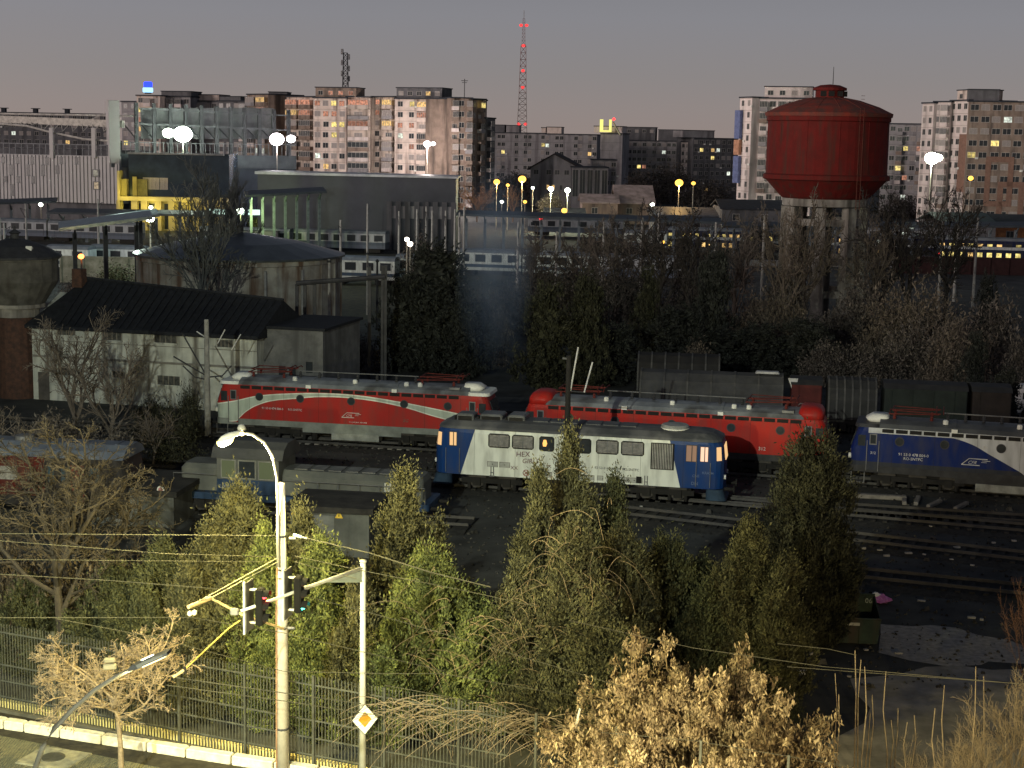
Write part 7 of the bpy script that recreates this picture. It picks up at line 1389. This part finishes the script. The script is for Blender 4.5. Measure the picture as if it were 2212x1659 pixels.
# tram wire fittings
YB = 46.0; pb = A(612, 1235, YP)
def fitting(name, label, lines, cat='bracket', grp=None):
    b = A(lines[0][0][0][0], lines[0][0][0][1], lines[0][0][0][2]); t = thing(name, label, cat, tuple(b), 0, grp)
    for pts, r_, m_, nm in lines: m = MB(); m.tube([rel(*p, b) for p in pts], r_, 8); m.build(nm, m_, t)
    return t
TN = mat('tan_insulator_rod', (.50, .38, .20), .6)
fitting('wire_bracket', 'tram wire bracket of tan rods hanging left of the traffic lights', [([(407, 1311, 43), (455, 1292, 44)], .06, TN, 'arm'), ([(455, 1292, 44), (523, 1328, 44.5), (612, 1358, 47)], .035, TN, 'strut'), ([(407, 1311, 43), (600, 1205, 47)], .016, mat('stay_wire', (.32, .30, .18), .6), 'stay'), ([(455, 1292, 44), (603, 1212, 47)], .016, MT['stay_wire'], 'stay')])
for i, (x, y) in enumerate(((410, 1322), (420, 1320))):
    b = A(x, y, 43); m = MB(); m.lathe([(.03, -.12), (.07, -.08), (.07, 0), (.02, .04)], 10); o = m.build('insulator', mat('cream_insulator', (.6, .55, .42), .5), None, loc=b); tag(o, ('left' if i == 0 else 'right') + ' one of the two cream insulators under the wire bracket end', 'insulator', 'insulators under the bracket')
fitting('registration_arm', 'yellow insulated wire arm reaching down from the traffic lights', [([(519, 1340, 44), (493, 1358, 43.8), (398, 1447, 42.6)], .021, mat('yellow_rod', (.45, .36, .08), .7), 'rod'), ([(398, 1447, 42.6), (385, 1456, 42.5), (374, 1463, 42.4)], .04, TN, 'clamp'), ([(398, 1440, 42.6), (400, 1455, 42.6)], .045, BLACK, 'joint')])
fitting('wire_insulator', 'pale insulator string at the start of the thick wire right of the pole', [([(634, 1155, 47), (652, 1160, 46.9)], .05, mat('greenish_glass_insulator', (.4, .5, .42), .4), 'insulator'), ([(652, 1160, 46.9), (664, 1163, 46.8)], .035, STEEL, 'clamp')])
# small plates hung in the bare tree
c = A(237, 1432, 45.2); t = thing('hanging_box', 'small pale junction box on the wire inside the bare tree', 'box', tuple(c), .2); m = MB(); m.bbox(-.17, .17, -.08, .08, .02, .16, .03); m.build('upper_box', mat('pale_box_paint', (.20, .185, .13), .7), t); m = MB(); m.bbox(-.19, .19, -.08, .08, -.2, -.03, .03); m.build('lower_box', MT['pale_box_paint'], t)
# wires
WI = mat('wire_metal', (.055, .053, .038), .9); WI2 = mat('dim_wire', (.07, .066, .05), .8)
WRS = [([(-40, 1152, 44), (300, 1155, 45.5), (601, 1157, 47)], .016, 0, 'straight thin wire reaching the pole from the left, uppermost'), ([(-40, 1165, 40), (360, 1196, 44), (600, 1203, 47)], .016, 0, 'wire meeting the pole from the left below the uppermost one'),
       ([(-40, 1208, 41), (400, 1212, 45), (600, 1214, 47)], .013, 0, 'third wire from the left meeting the pole'), ([(-40, 1238, 41), (240, 1254, 43), (520, 1276, 44)], .015, 0, 'wire crossing above the wire bracket at the left'),
       ([(-40, 1334, 40), (415, 1334, 43), (612, 1367, 45), (800, 1412, 46), (960, 1450, 47)], .015, 0, 'long contact wire passing behind the concrete pole'), ([(664, 1163, 46.8), (800, 1195, 46), (930, 1236, 45), (1060, 1268, 44)], .026, 0, 'thick bright wire descending right from the insulator'),
       ([(636, 1201, 47), (780, 1232, 46), (1000, 1275, 45), (1160, 1310, 44)], .014, 0, 'thin wire descending right under the thick one'), ([(636, 1213, 47), (700, 1232, 46), (770, 1250, 45.6)], .012, 0, 'short thin wire ending near the gusset plate'),
       ([(120, 1336, 41), (330, 1376, 43), (612, 1450, 46), (830, 1455, 46), (955, 1455, 46), (1160, 1490, 46), (1320, 1515, 46)], .014, 0, 'wire running from the bare tree past the pole to the right'), ([(640, 1283, 45), (780, 1318, 45.5), (900, 1352, 45.5), (1200, 1440, 45), (1340, 1482, 44)], .014, 0, 'long wire falling right behind the traffic light pole'),
       ([(374, 1463, 42.4), (600, 1495, 43), (780, 1520, 43.5)], .020, 0, 'lower bright wire starting at the yellow arm'), ([(360, 1480, 43), (620, 1515, 44), (780, 1540, 44.5), (1160, 1590, 44), (1240, 1600, 44)], .018, 0, 'lowest wire above the fence'),
       ([(830, 1480, 46), (1050, 1520, 46), (1230, 1552, 46), (1250, 1545, 46)], .013, 1, 'dim wire over the vines'), ([(1230, 1340, 44), (1500, 1400, 44), (1780, 1440, 43), (2212, 1478, 42)], .012, 1, 'dim upper wire crossing the right half to the edge'), ([(1680, 1390, 44), (1790, 1402, 44), (1850, 1415, 44)], .012, 1, 'short dim wire below the dark evergreen'),
       ([(1300, 1582, 43), (1500, 1600, 43), (1800, 1650, 42), (1900, 1668, 42)], .012, 1, 'dim wire through the brown leaves'), ([(1700, 1440, 44), (1830, 1450, 44), (2040, 1465, 43.5), (2240, 1480, 43)], .012, 1, 'dim lower wire above the dirt road')]
for pts, r_, k, lb in WRS:
    Q = [A(*p) for p in pts]; m = MB(); m.tube([tuple(q - Q[0]) for q in Q], r_ * .72, 5); o = m.build('overhead_wire', WI2 if k else WI, None, loc=Q[0]); tag(o, lb, 'wire', 'overhead wires over the street')
c = A(1243, 1570, 44); t = MB(); t.tube([(0, 0, 0), tuple(A(1253, 1530, 44) - c)], .035, 8); o = t.build('wire_insulator', PG, None, loc=c); tag(o, 'small pale insulator rod left of the brown tree', 'insulator')
# ================================================================ AIR
def volume(name, label, x0, x1, y0, y1, z0, z1, dens, col, noise=None):
    m = bpy.data.materials.new(name + '_air'); m.use_nodes = True; n = m.node_tree; n.nodes.clear(); o_ = n.nodes.new('ShaderNodeOutputMaterial'); v = n.nodes.new('ShaderNodeVolumePrincipled'); v.inputs['Density'].default_value = dens; v.inputs['Color'].default_value = (*col, 1); v.inputs['Anisotropy'].default_value = .2; n.links.new(v.outputs[0], o_.inputs['Volume'])
    mb = MB(); mb.box(x0, x1, y0, y1, z0, z1); o = mb.build(name, m); tag(o, label, name, kind='stuff'); return o, n, v
HAZE = .00007
# thin engine smoke rising between the locomotives
g0 = G(1085, 850); o, n, v = volume('smoke', 'faint bluish engine smoke rising between the two red locomotives', g0.x - 4.2, g0.x + 2.8, g0.y - 3, g0.y + 3, 1.5, 19, .03, (.5, .7, 1))
tx = n.nodes.new('ShaderNodeTexCoord'); mp = n.nodes.new('ShaderNodeMapping'); n.links.new(tx.outputs['Generated'], mp.inputs[0]); mp.inputs['Location'].default_value = (-.5, -.5, -.45); gd = n.nodes.new('ShaderNodeVectorMath'); gd.operation = 'LENGTH'; mp.inputs['Scale'].default_value = (1, 1, .95); n.links.new(mp.outputs[0], gd.inputs[0])
fo = n.nodes.new('ShaderNodeMapRange'); fo.inputs[1].default_value = .08; fo.inputs[2].default_value = .48; fo.inputs[3].default_value = 1; fo.inputs[4].default_value = 0; n.links.new(gd.outputs['Value'], fo.inputs[0]); nz = n.nodes.new('ShaderNodeTexNoise'); nz.inputs['Scale'].default_value = 4.5; n.links.new(tx.outputs['Generated'], nz.inputs['Vector'])
mu = n.nodes.new('ShaderNodeMath'); mu.operation = 'MULTIPLY'; n.links.new(fo.outputs[0], mu.inputs[0]); n.links.new(nz.outputs['Fac'], mu.inputs[1]); m2 = n.nodes.new('ShaderNodeMath'); m2.operation = 'MULTIPLY'; m2.inputs[1].default_value = .34; n.links.new(mu.outputs[0], m2.inputs[0]); n.links.new(m2.outputs[0], v.inputs['Density'])
